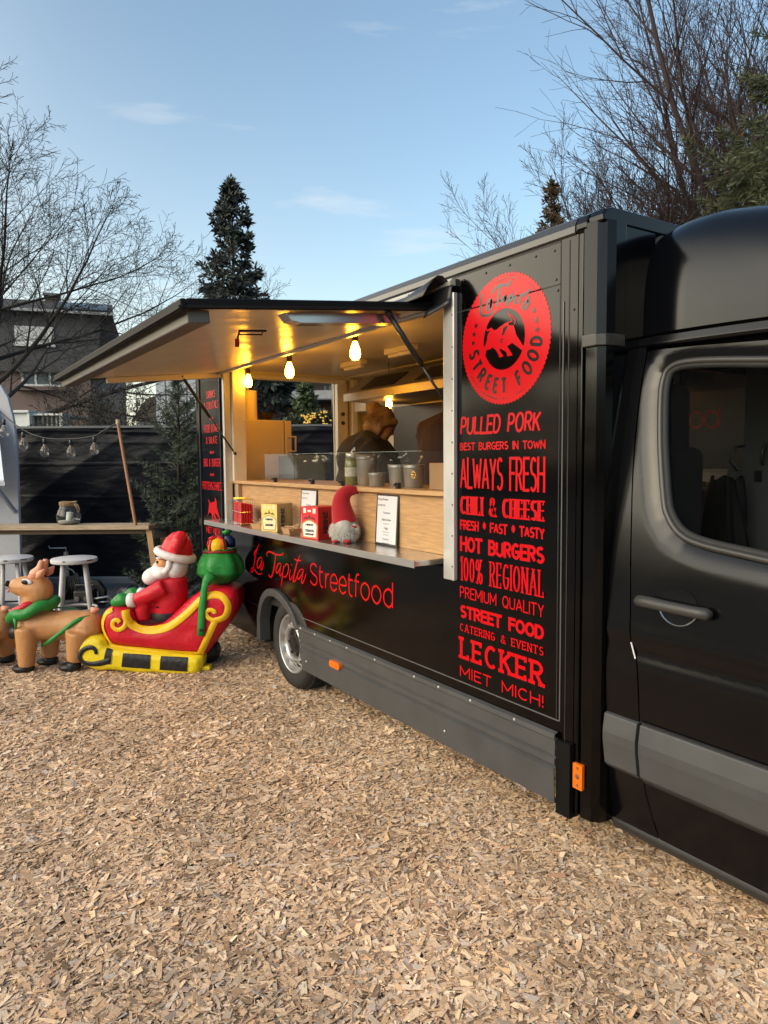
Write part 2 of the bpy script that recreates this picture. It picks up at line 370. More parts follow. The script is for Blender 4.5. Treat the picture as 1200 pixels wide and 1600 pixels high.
# ------------------------------------------------------------------ materials
PAINT = mat('black_gloss_paint', (.0012, .0010, .0012), .12, spec=.30, coat=.0, rvar=.05, bump=.035, bscale=1.3)
CABPAINT = mat('black_cab_paint', (.0012, .0013, .0021), .18, spec=.40, coat=.0, rvar=.04)
RED = mat('red_vinyl', (.46, .0018, .0065), .30, spec=.25)
GREYPL = mat('grey_plastic', (.050, .052, .055), .46, var=.22, vscale=5, bump=.05, bscale=300)
DARKPL = mat('dark_plastic', (.018, .018, .019), .5, bump=.05, bscale=200)
RUBBER = mat('rubber', (.012, .012, .0125), .72, var=.2, vscale=14, bump=.1, bscale=60)
ALU = mat('brushed_aluminium', (.60, .60, .60), .34, metal=.9, var=.08, vscale=9, stretch=(1, 1, 8), rvar=.08)
ALUM = mat('matt_aluminium', (.55, .55, .54), .42, metal=.55, var=.12, vscale=6, rvar=.1)
STEEL = mat('stainless_steel', (.62, .61, .59), .24, metal=.95, var=.06, vscale=4, rvar=.1)
RIM = mat('silver_rim_paint', (.50, .50, .50), .34, metal=.7, var=.06)
OAK = mat('oak_laminate', (.50, .29, .13), .42, var=.30, vscale=5.5, stretch=(1.4, 6, 16), bump=.03, bscale=30)
OAKEDGE = mat('oak_shelf', (.52, .31, .14), .38, var=.22, vscale=6, stretch=(1.2, 6, 14))
WHITEIN = mat('white_interior_panel', (.70, .66, .56), .33, var=.06, vscale=3, bump=.10, bscale=2.2)
FRIDGE = mat('cabinet_enamel', (.62, .52, .38), .34, var=.04)
GLASS = glass('clear_acrylic', (.90, .93, .92), .01, 1.45, .035, (.45, .48, .48))
ORANGE = mat('orange_lens', (.62, .13, .008), .25)
BLACKMETAL = mat('black_metal', (.014, .014, .015), .35, spec=.5)

# ------------------------------------------------------------------ the ground
def sheet(name, outline, z, m, kind='structure', step=0.0, zf=None):
    mb = MB(); V, Fc = fill2d(outline, (), step)
    mb.add([(x, y, z+(zf(x, y) if zf else 0)) for x, y in V], Fc)
    return tag(mb.build(name, m, smooth=bool(zf)), kind=kind)
def ground_material():
    m = bpy.data.materials.new('asphalt'); m.use_nodes = True; n = m.node_tree; b = n.nodes['Principled BSDF']
    t = n.nodes.new('ShaderNodeTexCoord'); q = n.nodes.new('ShaderNodeTexNoise'); q.inputs['Scale'].default_value = .8; q.inputs['Detail'].default_value = 10; q.inputs['Roughness'].default_value = .7
    n.links.new(t.outputs['Object'], q.inputs['Vector'])
    r = n.nodes.new('ShaderNodeValToRGB'); r.color_ramp.elements[0].color = (.050, .052, .056, 1); r.color_ramp.elements[1].color = (.105, .106, .108, 1)
    r.color_ramp.elements[0].position = .35; r.color_ramp.elements[1].position = .7
    n.links.new(q.outputs['Fac'], r.inputs['Fac']); n.links.new(r.outputs['Color'], b.inputs['Base Color']); b.inputs['Roughness'].default_value = .75
    q2 = n.nodes.new('ShaderNodeTexNoise'); q2.inputs['Scale'].default_value = 160; bp = n.nodes.new('ShaderNodeBump'); bp.inputs['Strength'].default_value = .4; bp.inputs['Distance'].default_value = .01
    n.links.new(t.outputs['Object'], q2.inputs['Vector']); n.links.new(q2.outputs['Fac'], bp.inputs['Height']); n.links.new(bp.outputs[0], b.inputs['Normal'])
    return m
def chip_bed_material():
    m = bpy.data.materials.new('chip_bed'); m.use_nodes = True; n = m.node_tree; b = n.nodes['Principled BSDF']
    t = n.nodes.new('ShaderNodeTexCoord'); mp_ = n.nodes.new('ShaderNodeMapping'); mp_.inputs['Scale'].default_value = (1, 1.9, 1)
    dn = n.nodes.new('ShaderNodeTexNoise'); dn.inputs['Scale'].default_value = 9
    n.links.new(t.outputs['Object'], mp_.inputs['Vector']); n.links.new(t.outputs['Object'], dn.inputs['Vector'])
    ad = n.nodes.new('ShaderNodeMixRGB'); ad.blend_type = 'ADD'; ad.inputs['Fac'].default_value = .5
    n.links.new(mp_.outputs[0], ad.inputs[1]); n.links.new(dn.outputs['Color'], ad.inputs[2])
    v = n.nodes.new('ShaderNodeTexVoronoi'); v.inputs['Scale'].default_value = 42; n.links.new(ad.outputs[0], v.inputs['Vector'])
    r = n.nodes.new('ShaderNodeValToRGB'); e = r.color_ramp.elements
    e[0].color = (.26, .185, .11, 1); e[1].color = (.68, .53, .33, 1); x = r.color_ramp.elements.new(.45); x.color = (.42, .30, .17, 1)
    sp = n.nodes.new('ShaderNodeSeparateColor'); n.links.new(v.outputs['Color'], sp.inputs[0]); n.links.new(sp.outputs[0], r.inputs['Fac'])
    n.links.new(r.outputs['Color'], b.inputs['Base Color']); b.inputs['Roughness'].default_value = .85; b.inputs['Specular IOR Level'].default_value = .2
    bp = n.nodes.new('ShaderNodeBump'); bp.inputs['Strength'].default_value = .9; bp.inputs['Distance'].default_value = .02
    n.links.new(v.outputs['Distance'], bp.inputs['Height']); n.links.new(bp.outputs[0], b.inputs['Normal'])
    return m
def chip_material():
    m = bpy.data.materials.new('wood_chip'); m.use_nodes = True; n = m.node_tree; b = n.nodes['Principled BSDF']
    g = n.nodes.new('ShaderNodeNewGeometry'); r = n.nodes.new('ShaderNodeValToRGB'); cr = r.color_ramp; e = cr.elements
    e[0].position = 0; e[0].color = (0.228, 0.150, 0.092, 1); e[1].position = 1; e[1].color = (0.889, 0.723, 0.540, 1)
    for p, c in ((.07, (0.373, 0.245, 0.154, 1)), (.22, (0.538, 0.362, 0.226, 1)), (.40, (0.683, 0.482, 0.309, 1)), (.55, (0.517, 0.405, 0.309, 1)), (.70, (0.765, 0.549, 0.356, 1)), (.80, (0.621, 0.395, 0.221, 1)), (.88, (0.827, 0.635, 0.444, 1)), (.945, (0.497, 0.434, 0.385, 1)), (.975, (0.476, 0.259, 0.154, 1))):
        x = e.new(p); x.color = c
    n.links.new(g.outputs['Random Per Island'], r.inputs['Fac'])
    t = n.nodes.new('ShaderNodeTexCoord'); q = n.nodes.new('ShaderNodeTexNoise'); q.inputs['Scale'].default_value = 1.3; q.inputs['Detail'].default_value = 4
    n.links.new(t.outputs['Object'], q.inputs['Vector'])
    q2 = n.nodes.new('ShaderNodeTexNoise'); q2.inputs['Scale'].default_value = 260; n.links.new(t.outputs['Object'], q2.inputs['Vector'])
    a = n.nodes.new('ShaderNodeMath'); a.operation = 'ADD'; n.links.new(q.outputs['Fac'], a.inputs[0]); n.links.new(q2.outputs['Fac'], a.inputs[1])
    mr = n.nodes.new('ShaderNodeMapRange'); mr.inputs['From Min'].default_value = .65; mr.inputs['From Max'].default_value = 1.35; mr.inputs['To Min'].default_value = .66; mr.inputs['To Max'].default_value = 1.26
    n.links.new(a.outputs[0], mr.inputs['Value']); ml = n.nodes.new('ShaderNodeVectorMath'); ml.operation = 'SCALE'
    n.links.new(r.outputs['Color'], ml.inputs[0]); n.links.new(mr.outputs[0], ml.inputs['Scale']); n.links.new(ml.outputs[0], b.inputs['Base Color'])
    b.inputs['Roughness'].default_value = .8; b.inputs['Specular IOR Level'].default_value = .25
    return m
ASPH = ground_material()
sheet('ground', [(-700, -700), (700, -700), (700, 700), (-700, 700)], -0.03, ASPH)
sheet('asphalt_yard', [(-12.6, -9), (-5, -14), (9, -14), (9, 9), (-12.6, 9)], -0.018, ASPH)
# the edge of the chip bed runs roughly across the view behind the reindeer
EDGE0 = Vector((-6.55, 0.2)); EDGE1 = Vector((-7.05, 2.0))      # the bed lies on the +x side of this line
def chip_h(x, y):
    return 0.018*noise.noise(Vector((x*1.1, y*1.1, 0)))+0.010*noise.noise(Vector((x*3.1, y*3.1, 5)))-0.004
def bed_edge(y):
    x = EDGE0.x+(y-EDGE0.y)*(EDGE1.x-EDGE0.x)/(EDGE1.y-EDGE0.y)
    return x+0.10*noise.noise(Vector((y*1.5, 3, 0)))
bed = [(bed_edge(y/4), y/4) for y in range(-28, 25)][::-1]+[(5, -7), (5, 6)]
sheet('wood_chip_bed', bed, -0.006, chip_bed_material())
def make_chips():
    N0 = 600000
    # sample by distance: dense near the camera
    out = []
    d = np.sqrt(RNG.random(N0))*7.4+0.0; a = (RNG.random(N0)-0.5)*math.radians(92)+math.atan2(F.y, F.x)
    keep = RNG.random(N0) < np.clip(1.35-0.105*d, .30, 1.0)
    d = d[keep]; a = a[keep]; x = d*np.cos(a); y = d*np.sin(a)
    edge = np.array([bed_edge(v) for v in y]) - RNG.random(len(y))**4*.35
    k = (d > 1.55) & (x > edge) & (y < 3.0) & ~((y > 2.75) & (x > -6.4))
    x = x[k]; y = y[k]; d = d[k]; n = len(x)
    L = np.clip(np.exp(RNG.normal(math.log(0.0240), .55, n)), .006, .070); Wd = np.clip(L*RNG.uniform(.12, .52, n), .0024, .024)
    L *= 1+.03*np.clip(d-3, 0, 4); Wd *= 1+.10*np.clip(d-3, 0, 4)
    T = RNG.uniform(.0008, .0020, n)
    yawa = RNG.random(n)*2*PI; tx = RNG.normal(0, .20, n); ty = RNG.normal(0, .15, n)
    hz = np.array([chip_h(p, q) for p, q in zip(x, y)]) + RNG.random(n)**1.2*.012 + .002
    sx = np.array([-1, 1, 1, -1, -1, 1, 1, -1.]); sy = np.array([-1, -1, 1, 1, -1, -1, 1, 1.]); sz = np.array([-1, -1, -1, -1, 1, 1, 1, 1.])
    tap = RNG.uniform(.35, 1.0, n); skew = RNG.normal(0, .25, n)
    lx = sx[None]*L[:, None]/2*(1+.12*RNG.normal(0, 1, (n, 8))); ly = sy[None]*Wd[:, None]/2*np.where(sx[None] > 0, tap[:, None], 1.0)+skew[:, None]*lx*.4; lz = sz[None]*T[:, None]/2
    # bend ends a little, tilt about both axes, turn
    z1 = lz*np.cos(tx)[:, None]+ly*np.sin(tx)[:, None]; y1 = ly*np.cos(tx)[:, None]-lz*np.sin(tx)[:, None]
    z2 = z1*np.cos(ty)[:, None]+lx*np.sin(ty)[:, None]; x2 = lx*np.cos(ty)[:, None]-z1*np.sin(ty)[:, None]
    X = x[:, None]+x2*np.cos(yawa)[:, None]-y1*np.sin(yawa)[:, None]; Y = y[:, None]+x2*np.sin(yawa)[:, None]+y1*np.cos(yawa)[:, None]; Z = hz[:, None]+z2
    co = np.stack([X, Y, Z], -1).reshape(-1, 3).astype(np.float32)
    q = np.array([[4,5,6,7],[0,1,5,4],[1,2,6,5],[2,3,7,6],[3,0,4,7]])
    fi = (q[None]+8*np.arange(n)[:, None, None]).reshape(-1).astype(np.int32); nf = n*5
    me = bpy.data.meshes.new('wood_chips'); me.vertices.add(n*8); me.vertices.foreach_set('co', co.ravel())
    me.loops.add(nf*4); me.loops.foreach_set('vertex_index', fi); me.polygons.add(nf)
    me.polygons.foreach_set('loop_start', np.arange(0, nf*4, 4, dtype=np.int32)); me.polygons.foreach_set('use_smooth', np.zeros(nf, dtype=bool)); me.update(calc_edges=True)
    me.materials.append(chip_material()); o = bpy.data.objects.new('wood_chips', me); COL.objects.link(o)
    tag(o, kind='stuff')
make_chips()
SCRIPT = [[(-5.136,0.982),(-5.174,0.942),(-5.208,0.892),(-5.238,0.822),(-5.25,0.783),(-5.278,0.75),(-5.3,0.747),(-5.299,0.769),(-5.266,0.781),(-5.22,0.766),(-5.169,0.749),(-5.122,0.751),(-5.089,0.764)],[(-5.174,0.942),(-5.223,0.91),(-5.24,0.879)],[(-5.086,0.879),(-5.126,0.879),(-5.169,0.847),(-5.181,0.812),(-5.161,0.794),(-5.124,0.815),(-5.081,0.873)],[(-5.081,0.873),(-5.098,0.83),(-5.11,0.796),(-5.095,0.79),(-5.069,0.818),(-5.052,0.856)],[(-4.981,0.901),(-4.995,0.919),(-4.97,0.938),(-4.922,0.943),(-4.846,0.935),(-4.773,0.937),(-4.709,0.95),(-4.704,0.965)],[(-4.837,0.928),(-4.849,0.88),(-4.87,0.826),(-4.901,0.774),(-4.93,0.754),(-4.959,0.76),(-4.966,0.772)],[(-4.744,0.876),(-4.78,0.874),(-4.823,0.839),(-4.833,0.807),(-4.811,0.802),(-4.773,0.83),(-4.744,0.872)],[(-4.744,0.872),(-4.759,0.832),(-4.77,0.795),(-4.756,0.787),(-4.728,0.812)],[(-4.699,0.87),(-4.714,0.822),(-4.735,0.757),(-4.753,0.712)],[(-4.714,0.837),(-4.668,0.879),(-4.637,0.885),(-4.62,0.864),(-4.635,0.824),(-4.671,0.791),(-4.694,0.786),(-4.716,0.791)],[(-4.59,0.856),(-4.605,0.813),(-4.602,0.783),(-4.585,0.785),(-4.558,0.819)],[(-4.57,0.895),(-4.565,0.888)],[(-4.431,0.975),(-4.479,0.918),(-4.523,0.842),(-4.546,0.79),(-4.538,0.773),(-4.512,0.787),(-4.491,0.816)],[(-4.524,0.936),(-4.478,0.93),(-4.417,0.937)],[(-4.386,0.878),(-4.431,0.872),(-4.473,0.834),(-4.479,0.803),(-4.449,0.811),(-4.412,0.842),(-4.382,0.878)],[(-4.382,0.878),(-4.408,0.824),(-4.418,0.789),(-4.402,0.784),(-4.373,0.814),(-4.347,0.854)]]
STREETF = [[(-4.195,0.918),(-4.212,0.931),(-4.246,0.935),(-4.275,0.919),(-4.282,0.891),(-4.253,0.87),(-4.208,0.855),(-4.192,0.833),(-4.204,0.807),(-4.233,0.794),(-4.267,0.801),(-4.287,0.817)],[(-4.145,0.932),(-4.152,0.859),(-4.145,0.808),(-4.126,0.796),(-4.11,0.798)],[(-4.165,0.893),(-4.109,0.896)],[(-4.069,0.894),(-4.077,0.797)],[(-4.073,0.854),(-4.053,0.886),(-4.027,0.894)],[(-4.007,0.844),(-3.924,0.849),(-3.926,0.879),(-3.948,0.899),(-3.974,0.897),(-4.001,0.874),(-4.009,0.843),(-4.002,0.813),(-3.977,0.796),(-3.951,0.8),(-3.928,0.814)],[(-3.896,0.846),(-3.811,0.85),(-3.816,0.879),(-3.837,0.899),(-3.859,0.897),(-3.888,0.875),(-3.896,0.843),(-3.887,0.814),(-3.859,0.796),(-3.835,0.8),(-3.812,0.815)],[(-3.77,0.93),(-3.774,0.861),(-3.771,0.812),(-3.752,0.796),(-3.735,0.798)],[(-3.786,0.893),(-3.729,0.894)],[(-3.655,0.937),(-3.675,0.936),(-3.688,0.921),(-3.692,0.858),(-3.695,0.799)],[(-3.71,0.895),(-3.654,0.894)],[(-3.585,0.899),(-3.55,0.883),(-3.538,0.852),(-3.551,0.817),(-3.58,0.798),(-3.614,0.809),(-3.634,0.842),(-3.62,0.882),(-3.585,0.899)],[(-3.465,0.9),(-3.429,0.883),(-3.415,0.852),(-3.428,0.818),(-3.458,0.797),(-3.492,0.807),(-3.513,0.841),(-3.5,0.881),(-3.465,0.9)],[(-3.295,0.94),(-3.297,0.798)],[(-3.296,0.875),(-3.316,0.894),(-3.344,0.897),(-3.377,0.876),(-3.386,0.845),(-3.374,0.813),(-3.337,0.797),(-3.309,0.81),(-3.297,0.834)]]
BADGE_LT = [[(-2.549,2.366),(-2.557,2.321),(-2.554,2.274),(-2.51,2.263),(-2.483,2.266),(-2.47,2.279)],[(-2.486,2.326),(-2.508,2.326),(-2.516,2.303),(-2.51,2.286),(-2.494,2.296),(-2.486,2.324),(-2.489,2.291)],[(-2.478,2.352),(-2.473,2.365),(-2.447,2.376),(-2.416,2.376),(-2.375,2.37),(-2.36,2.385)],[(-2.426,2.375),(-2.436,2.337),(-2.449,2.291)],[(-2.395,2.323),(-2.416,2.32),(-2.415,2.306),(-2.4,2.308),(-2.393,2.324),(-2.395,2.302)],[(-2.37,2.321),(-2.385,2.28)],[(-2.37,2.319),(-2.35,2.321),(-2.35,2.304),(-2.372,2.298)],[(-2.328,2.313),(-2.337,2.281)],[(-2.325,2.327),(-2.324,2.324)],[(-2.296,2.317),(-2.31,2.276)],[(-2.306,2.311),(-2.272,2.31),(-2.244,2.325)],[(-2.253,2.279),(-2.277,2.274),(-2.286,2.259),(-2.272,2.25),(-2.253,2.266),(-2.253,2.279),(-2.251,2.299)]]
HORN = [[(-2.376,2.25),(-2.358,2.228),(-2.351,2.215),(-2.358,2.21),(-2.382,2.21)],[(-2.376,2.25),(-2.352,2.233),(-2.331,2.213),(-2.33,2.203),(-2.34,2.193)]]
BULL = [[(-2.543,2.113),(-2.524,2.134),(-2.515,2.152),(-2.512,2.169),(-2.501,2.188),(-2.488,2.194),(-2.512,2.192),(-2.519,2.195),(-2.526,2.22),(-2.519,2.217),(-2.514,2.198),(-2.487,2.205),(-2.466,2.19),(-2.447,2.191),(-2.433,2.199),(-2.419,2.202),(-2.397,2.21),(-2.376,2.211),(-2.37,2.197),(-2.343,2.192),(-2.334,2.175),(-2.325,2.148),(-2.304,2.124),(-2.287,2.102),(-2.272,2.084),(-2.292,2.08),(-2.319,2.098),(-2.351,2.119),(-2.382,2.108),(-2.351,2.072),(-2.347,2.065),(-2.381,2.064),(-2.387,2.084),(-2.425,2.104),(-2.431,2.098),(-2.404,2.068),(-2.431,2.065),(-2.437,2.078),(-2.456,2.102),(-2.478,2.117),(-2.491,2.11),(-2.517,2.109),(-2.527,2.085)],[(-2.382,2.199),(-2.407,2.191),(-2.416,2.159),(-2.406,2.16),(-2.397,2.171),(-2.379,2.195)]]
BULL2 = [[(-6.287,1.113),(-6.26,1.162),(-6.232,1.242),(-6.263,1.287),(-6.203,1.251),(-6.14,1.258),(-6.084,1.268),(-6.079,1.306),(-6.035,1.266),(-6.039,1.22),(-5.96,1.11),(-6.048,1.154),(-6.102,1.167),(-6.057,1.112),(-6.09,1.11),(-6.137,1.149),(-6.129,1.107),(-6.151,1.106),(-6.181,1.158),(-6.237,1.163)]]

# ------------------------------------------------------------------ the food truck
YS = 2.196
def sp(u, v, t=0): return (u, YS-0.0012-t*5e-5, v)             # lettering on the side wall, stacked in hair-thin layers
def sy(u, v, t): return (u, t, v)
TR = thing('food_truck', 'black food truck with raised serving hatch and red lettering on its side', 'food truck', (-4.2, YS+1.0, 0))
HX0, HX1, HZ0, HZ1 = -5.80, -2.795, 1.085, 2.395
arch = [(-5.17, .24), (-5.145, .43), (-5.08, .575), (-4.95, .665), (-4.77, .672), (-4.60, .612), (-4.49, .53), (-4.455, .46)]
out = [(-6.52, .24)]+arch+[(-1.985, .46), (-1.985, 2.485), (-6.52, 2.485)]
mb = MB(); plate(mb, out, sy, YS, YS+.045, [[(HX0, HZ0), (HX1, HZ0), (HX1, HZ1), (HX0, HZ1)]])
side = mb.build('side_wall', PAINT, TR)
# seams and screws of the wall panels
mb = MB()
for a, b in (((-2.79, 2.312), (-2.075, 2.312)), ((-6.5, 2.478), (-2.075, 2.478)), ((-2.075, .535), (-2.075, 2.485)), ((-2.028, .46), (-2.028, 2.47)), ((-6.5, .50), (-5.15, .50))):
    ribbon(mb, [a, b], .006, sp, 0)
mb.build('panel_seam', mat('seam_black', (.002, .002, .002), .6), side)
mb = MB()
for a, b in (((-4.43, .541), (-2.06, .535)), ((-2.0555, .535), (-2.0555, 2.24))): mb.bar((a[0], YS-.002, a[1]), (b[0], YS-.002, b[1]), .004, .004)
mb.build('edge_strip', mat('worn_edge', (.10, .10, .10), .4), side)
mb = MB()
for x in (-6.42, -5.9): mb.bar((x, YS-.004, .25), (x, YS-.004, 2.47), .012, .010)
mb.build('corner_trim', mat('dark_trim', (.030, .031, .033), .35), side)
def screws(mb, pts, r=.006):
    for x, z in pts: mb.ball((x, YS-.002, z), (r, .004, r), 8, 5)
for q in [(-2.68+i*.155, 2.452) for i in range(4)]+[(-2.10, 2.335), (-2.09, 2.29), (-2.005, 2.2), (-2.11, 2.45)]:
    mb = MB(); screws(mb, [q], .0055); mb.build('screw', GREYPL, side)

# skirt below the wall: grooved grey plastic
prof = [(YS-.004, .487), (YS-.022, .480), (YS-.024, .462), (YS-.020, .455), (YS-.020, .392), (YS-.012, .386), (YS-.012, .380), (YS-.022, .374), (YS-.022, .352), (YS-.012, .344), (YS-.012, .338), (YS-.026, .330), (YS-.020, .19), (YS+.03, .18)]
mb = MB(); xs = lambda z: -4.455+.0+max(0, (.487-z))*.22
vs = [(xs(z), y, z) for y, z in prof]+[(-2.062, y, z) for y, z in prof]; n = len(prof)
mb.add(vs, [(i, i+1, n+i+1, n+i) for i in range(n-1)]); mb.build('side_skirt', GREYPL, TR, solid=.004)
for x, z in [(q, .474) for q in (-4.40, -4.19, -3.98, -3.77, -3.45, -3.06, -2.85, -2.60, -2.30)]+[(-4.32, .262), (-2.80, .262)]:
    mb = MB(); mb.ball((x, YS-.025, z), (.0066, .005, .0066), 8, 5); mb.build('skirt_bolt', ALUM, TR)
mb = MB(); plate(mb, rrect(-3.965, .318, -3.835, .362, .02), sy, YS-.045, YS-.018); mb.build('side_marker_light', ORANGE, TR, bevel=.006)
# wheel arch trim
ap = smooth2(arch[1:-1], 3); mb = MB(); ins = []
cx0, cz0 = -4.80, .30
for x, z in ap:
    d = Vector((x-cx0, z-cz0)).normalized(); ins.append((x-d.x*.055, z-d.y*.055))
outl = [(ap[i][0]+(0), ap[i][1]) for i in range(len(ap))]
poly = [(outl[0][0]-.01, .24)]+outl+[(-4.445, .47)]+[(-4.49, .44)]+ins[::-1]+[(ins[0][0], .24)]
plate(mb, poly, sy, YS-.028, YS+.06); mb.build('wheel_arch_trim', GREYPL, TR, bevel=.008)
mb = MB(); mb.box((-5.2, YS+.40, .2), (-4.42, YS+.44, .75)); mb.box((-5.2, YS+.05, .70), (-4.42, YS+.44, .72)); mb.box((-5.2, YS+.05, .2), (-5.18, YS+.44, .72)); mb.box((-4.44, YS+.05, .3), (-4.42, YS+.44, .72))
mb.build('wheel_housing', DARKPL, TR)
# chassis
mb = MB(); mb.box((-6.45, YS+.35, .36), (-1.95, YS+.45, .52)); mb.box((-6.45, 3.6, .36), (-1.95, 3.7, .52)); mb.box((-6.5, YS+.04, .53), (-1.98, 4.05, .57)); mb.box((-6.5, YS+.05, .30), (-6.44, 4.05, .5))
mb.build('chassis', DARKPL, TR)
# wheels
def wheel(x, y0, outer, parent=TR, r=.325, z=None):
    z = r-.006 if z is None else z
    M = Matrix.Translation((x, y0, z)) @ Matrix.Rotation(PI/2 if outer else -PI/2, 4, 'X')
    mb = MB(); mb.lathe([(.205, -.02), (.214, .0), (.235, .012), (.27, .014), (.30, .006), (.318, -.02), (.325, -.05), (.325, -.16), (.318, -.19), (.29, -.21), (.21, -.205)], 48, M, cap=False)
    w = mb.build('wheel', RUBBER, parent, smooth=True, auto=50)
    mb = MB()
    for k in range(64):                                           # tread blocks
        a = 2*PI*k/64
        for (za, zb, sh) in ((-.035, -.075, 0), (-.082, -.118, .03), (-.125, -.175, .0)):
            a2 = a+sh; c, s_ = math.cos(a2), math.sin(a2); t = Vector((-s_, c, 0)); q = Vector((c, s_, 0))
            P = [q*rr+t*tt+Vector((0, 0, zz)) for rr in (.322, .3315) for tt, zz in ((-.010, za), (.010, za), (.010, zb), (-.010, zb))]
            mb.add(P, [(3,2,1,0),(4,5,6,7),(0,1,5,4),(1,2,6,5),(2,3,7,6),(3,0,4,7)], M)
    mb.build('tread', RUBBER, w)
    mb = MB(); mb.lathe([(.208, -.03), (.213, -.004), (.206, .004), (.198, .0), (.192, -.03), (.186, -.05)], 48, M, cap=False)
    # dished steel disc with a ring of round holes, built as a holed annulus bent into a cone
    n = 16; V2, F2 = fill2d(arc(0, 0, .188, .188, 0, 354, 59), [arc(0, 0, .118, .118, 0, 354, 59)]+[arc(.158*math.cos(2*PI*k/n), .158*math.sin(2*PI*k/n), .0155, .0155, 0, 330, 11) for k in range(n)])
    zf = lambda rr: -.05+.045*math.sin(min(1, max(0, (.188-rr)/.07))*PI/2)
    mb.add([(a, b, zf(math.hypot(a, b))) for a, b in V2], F2, M)
    mb.lathe([(.118, -.005), (.110, -.012), (.104, -.03), (.104, -.06)], 40, M, cap=False)
    rim = mb.build('rim', RIM, w, smooth=True, auto=45)
    mb = MB(); mb.lathe([(.190, -.075), (.10, -.075), (.02, -.075)], 32, M); mb.lathe([(.104, -.05), (.09, -.025), (.05, -.018), (.045, -.004), (.01, -.002)], 32, M)
    for k in range(6): mb.lathe([(.011, -.03), (.011, -.012), (.005, -.010)], 6, M @ Matrix.Translation((.078*math.cos(k*PI/3), .078*math.sin(k*PI/3), 0)))
    mb.build('hub', mat('hub_black', (.012, .012, .013), .4), w)
    return w
wheel(-4.60, YS+.004, True); wheel(-4.60, 3.98, False)

# corner post at the front of the box
cp = [(-1.985, YS+.02), (-1.985, YS+.002), (-1.962, YS+.002), (-1.958, YS+.02), (-1.951, YS+.02), (-1.948, YS+.004), (-1.893, YS+.006), (-1.868, YS+.028), (-1.860, YS+.06), (-1.860, YS+.30), (-1.90, YS+.30), (-1.90, YS+.06)]
mb = MB(); plate(mb, cp, lambda u, v, t: (u, v, t), .17, 2.50); post = mb.build('corner_post', PAINT, TR, bevel=.004)
mb = MB(); plate(mb, [(-2.0595, .15), (-1.985, .15), (-1.985, .46), (-2.0595, .46)], sy, YS-.016, YS+.04); mb.build('post_foot', mat('foot_black', (.003, .003, .003), .6, spec=.15), post)
cp2 = [(-1.953, YS-.008), (-1.889, YS-.004), (-1.862, YS+.02), (-1.853, YS+.06), (-1.853, YS+.12), (-1.9, YS+.12), (-1.95, YS+.03)]
mb = MB(); plate(mb, cp2, lambda u, v, t: (u, v, t), 2.085, 2.512); mb.build('post_cover', PAINT, post, bevel=.006)
mb = MB(); plate(mb, [(a*1.0+(.004 if a > -1.9 else 0), b-.006) for a, b in cp2], lambda u, v, t: (u, v, t), 2.045, 2.09); mb.build('post_clamp', mat('worn_black', (.03, .028, .026), .3, var=.5, vscale=20), post, bevel=.004)
mb = MB(); plate(mb, rrect(-1.974, .288, -1.926, .392, .004), lambda u, v, t: (u, t, v), YS-.010, YS+.004); ml = mb.build('reflector', ORANGE, TR)
mb = MB()
for zz in (.375, .340, .305): mb.ball((-1.950, YS-.011, zz), (.006, .003, .006), 8, 5)
mb.ball((-1.950, YS-.011, .340), (.011, .002, .011), 12, 5)
mb.build('reflector_screw', mat('rust_dark', (.16, .06, .02), .5), ml)
# roof and its rounded edge rails
mb = MB(); rr = [(YS+.0, 2.482), (YS-.010, 2.49), (YS-.010, 2.515), (YS+.004, 2.545), (YS+.040, 2.562), (YS+.10, 2.566), (YS+.10, 2.482)]
plate(mb, rr, lambda u, v, t: (t, u, v), -6.53, -1.995)
rl = mb.build('roof_rail', mat('rail_grey', (.020, .021, .023), .24, spec=.6), TR)
mb = MB(); mb.box((-6.53, YS+.09, 2.50), (-1.90, 3.96, 2.556)); mb.build('roof', PAINT, TR)
mb = MB(); plate(mb, rr[:5]+[(3.95, 2.562), (3.95, 2.482)], lambda u, v, t: (t, u, v), -1.993, -1.935); plate(mb, [(YS-.004, 2.50), (YS-.006, 2.525), (YS+.01, 2.548), (YS+.05, 2.560), (3.95, 2.560), (3.95, 2.50)], lambda u, v, t: (t, u, v), -1.932, -1.862)
mb.build('roof_corner_cap', PAINT, TR, bevel=.012, seg=3)
mb = MB(); plate(mb, [(YS+.06, .5), (3.95, .5), (3.95, 2.5), (YS+.06, 2.5)], lambda u, v, t: (t, u, v), -1.905, -1.875, [[(2.64, .6), (3.62, .6), (3.62, 1.99), (2.64, 1.99)]]); mb.build('front_wall', PAINT, TR)
mb = MB(); mb.box((-6.5, 3.95, .46), (-1.9, 4.0, 2.49)); mb.build('far_wall', PAINT, TR)
# rear wall with two openings
mb = MB(); plate(mb, [(YS+.045, .46), (3.95, .46), (3.95, 2.49), (YS+.045, 2.49)], lambda u, v, t: (t, u, v), -6.50, -6.455,
    [[(2.36, 1.72), (2.52, 1.72), (2.52, 2.30), (2.36, 2.30)], [(2.67, .95), (3.60, .95), (3.60, 2.42), (2.67, 2.42)]])
rw = mb.build('rear_wall', PAINT, TR)

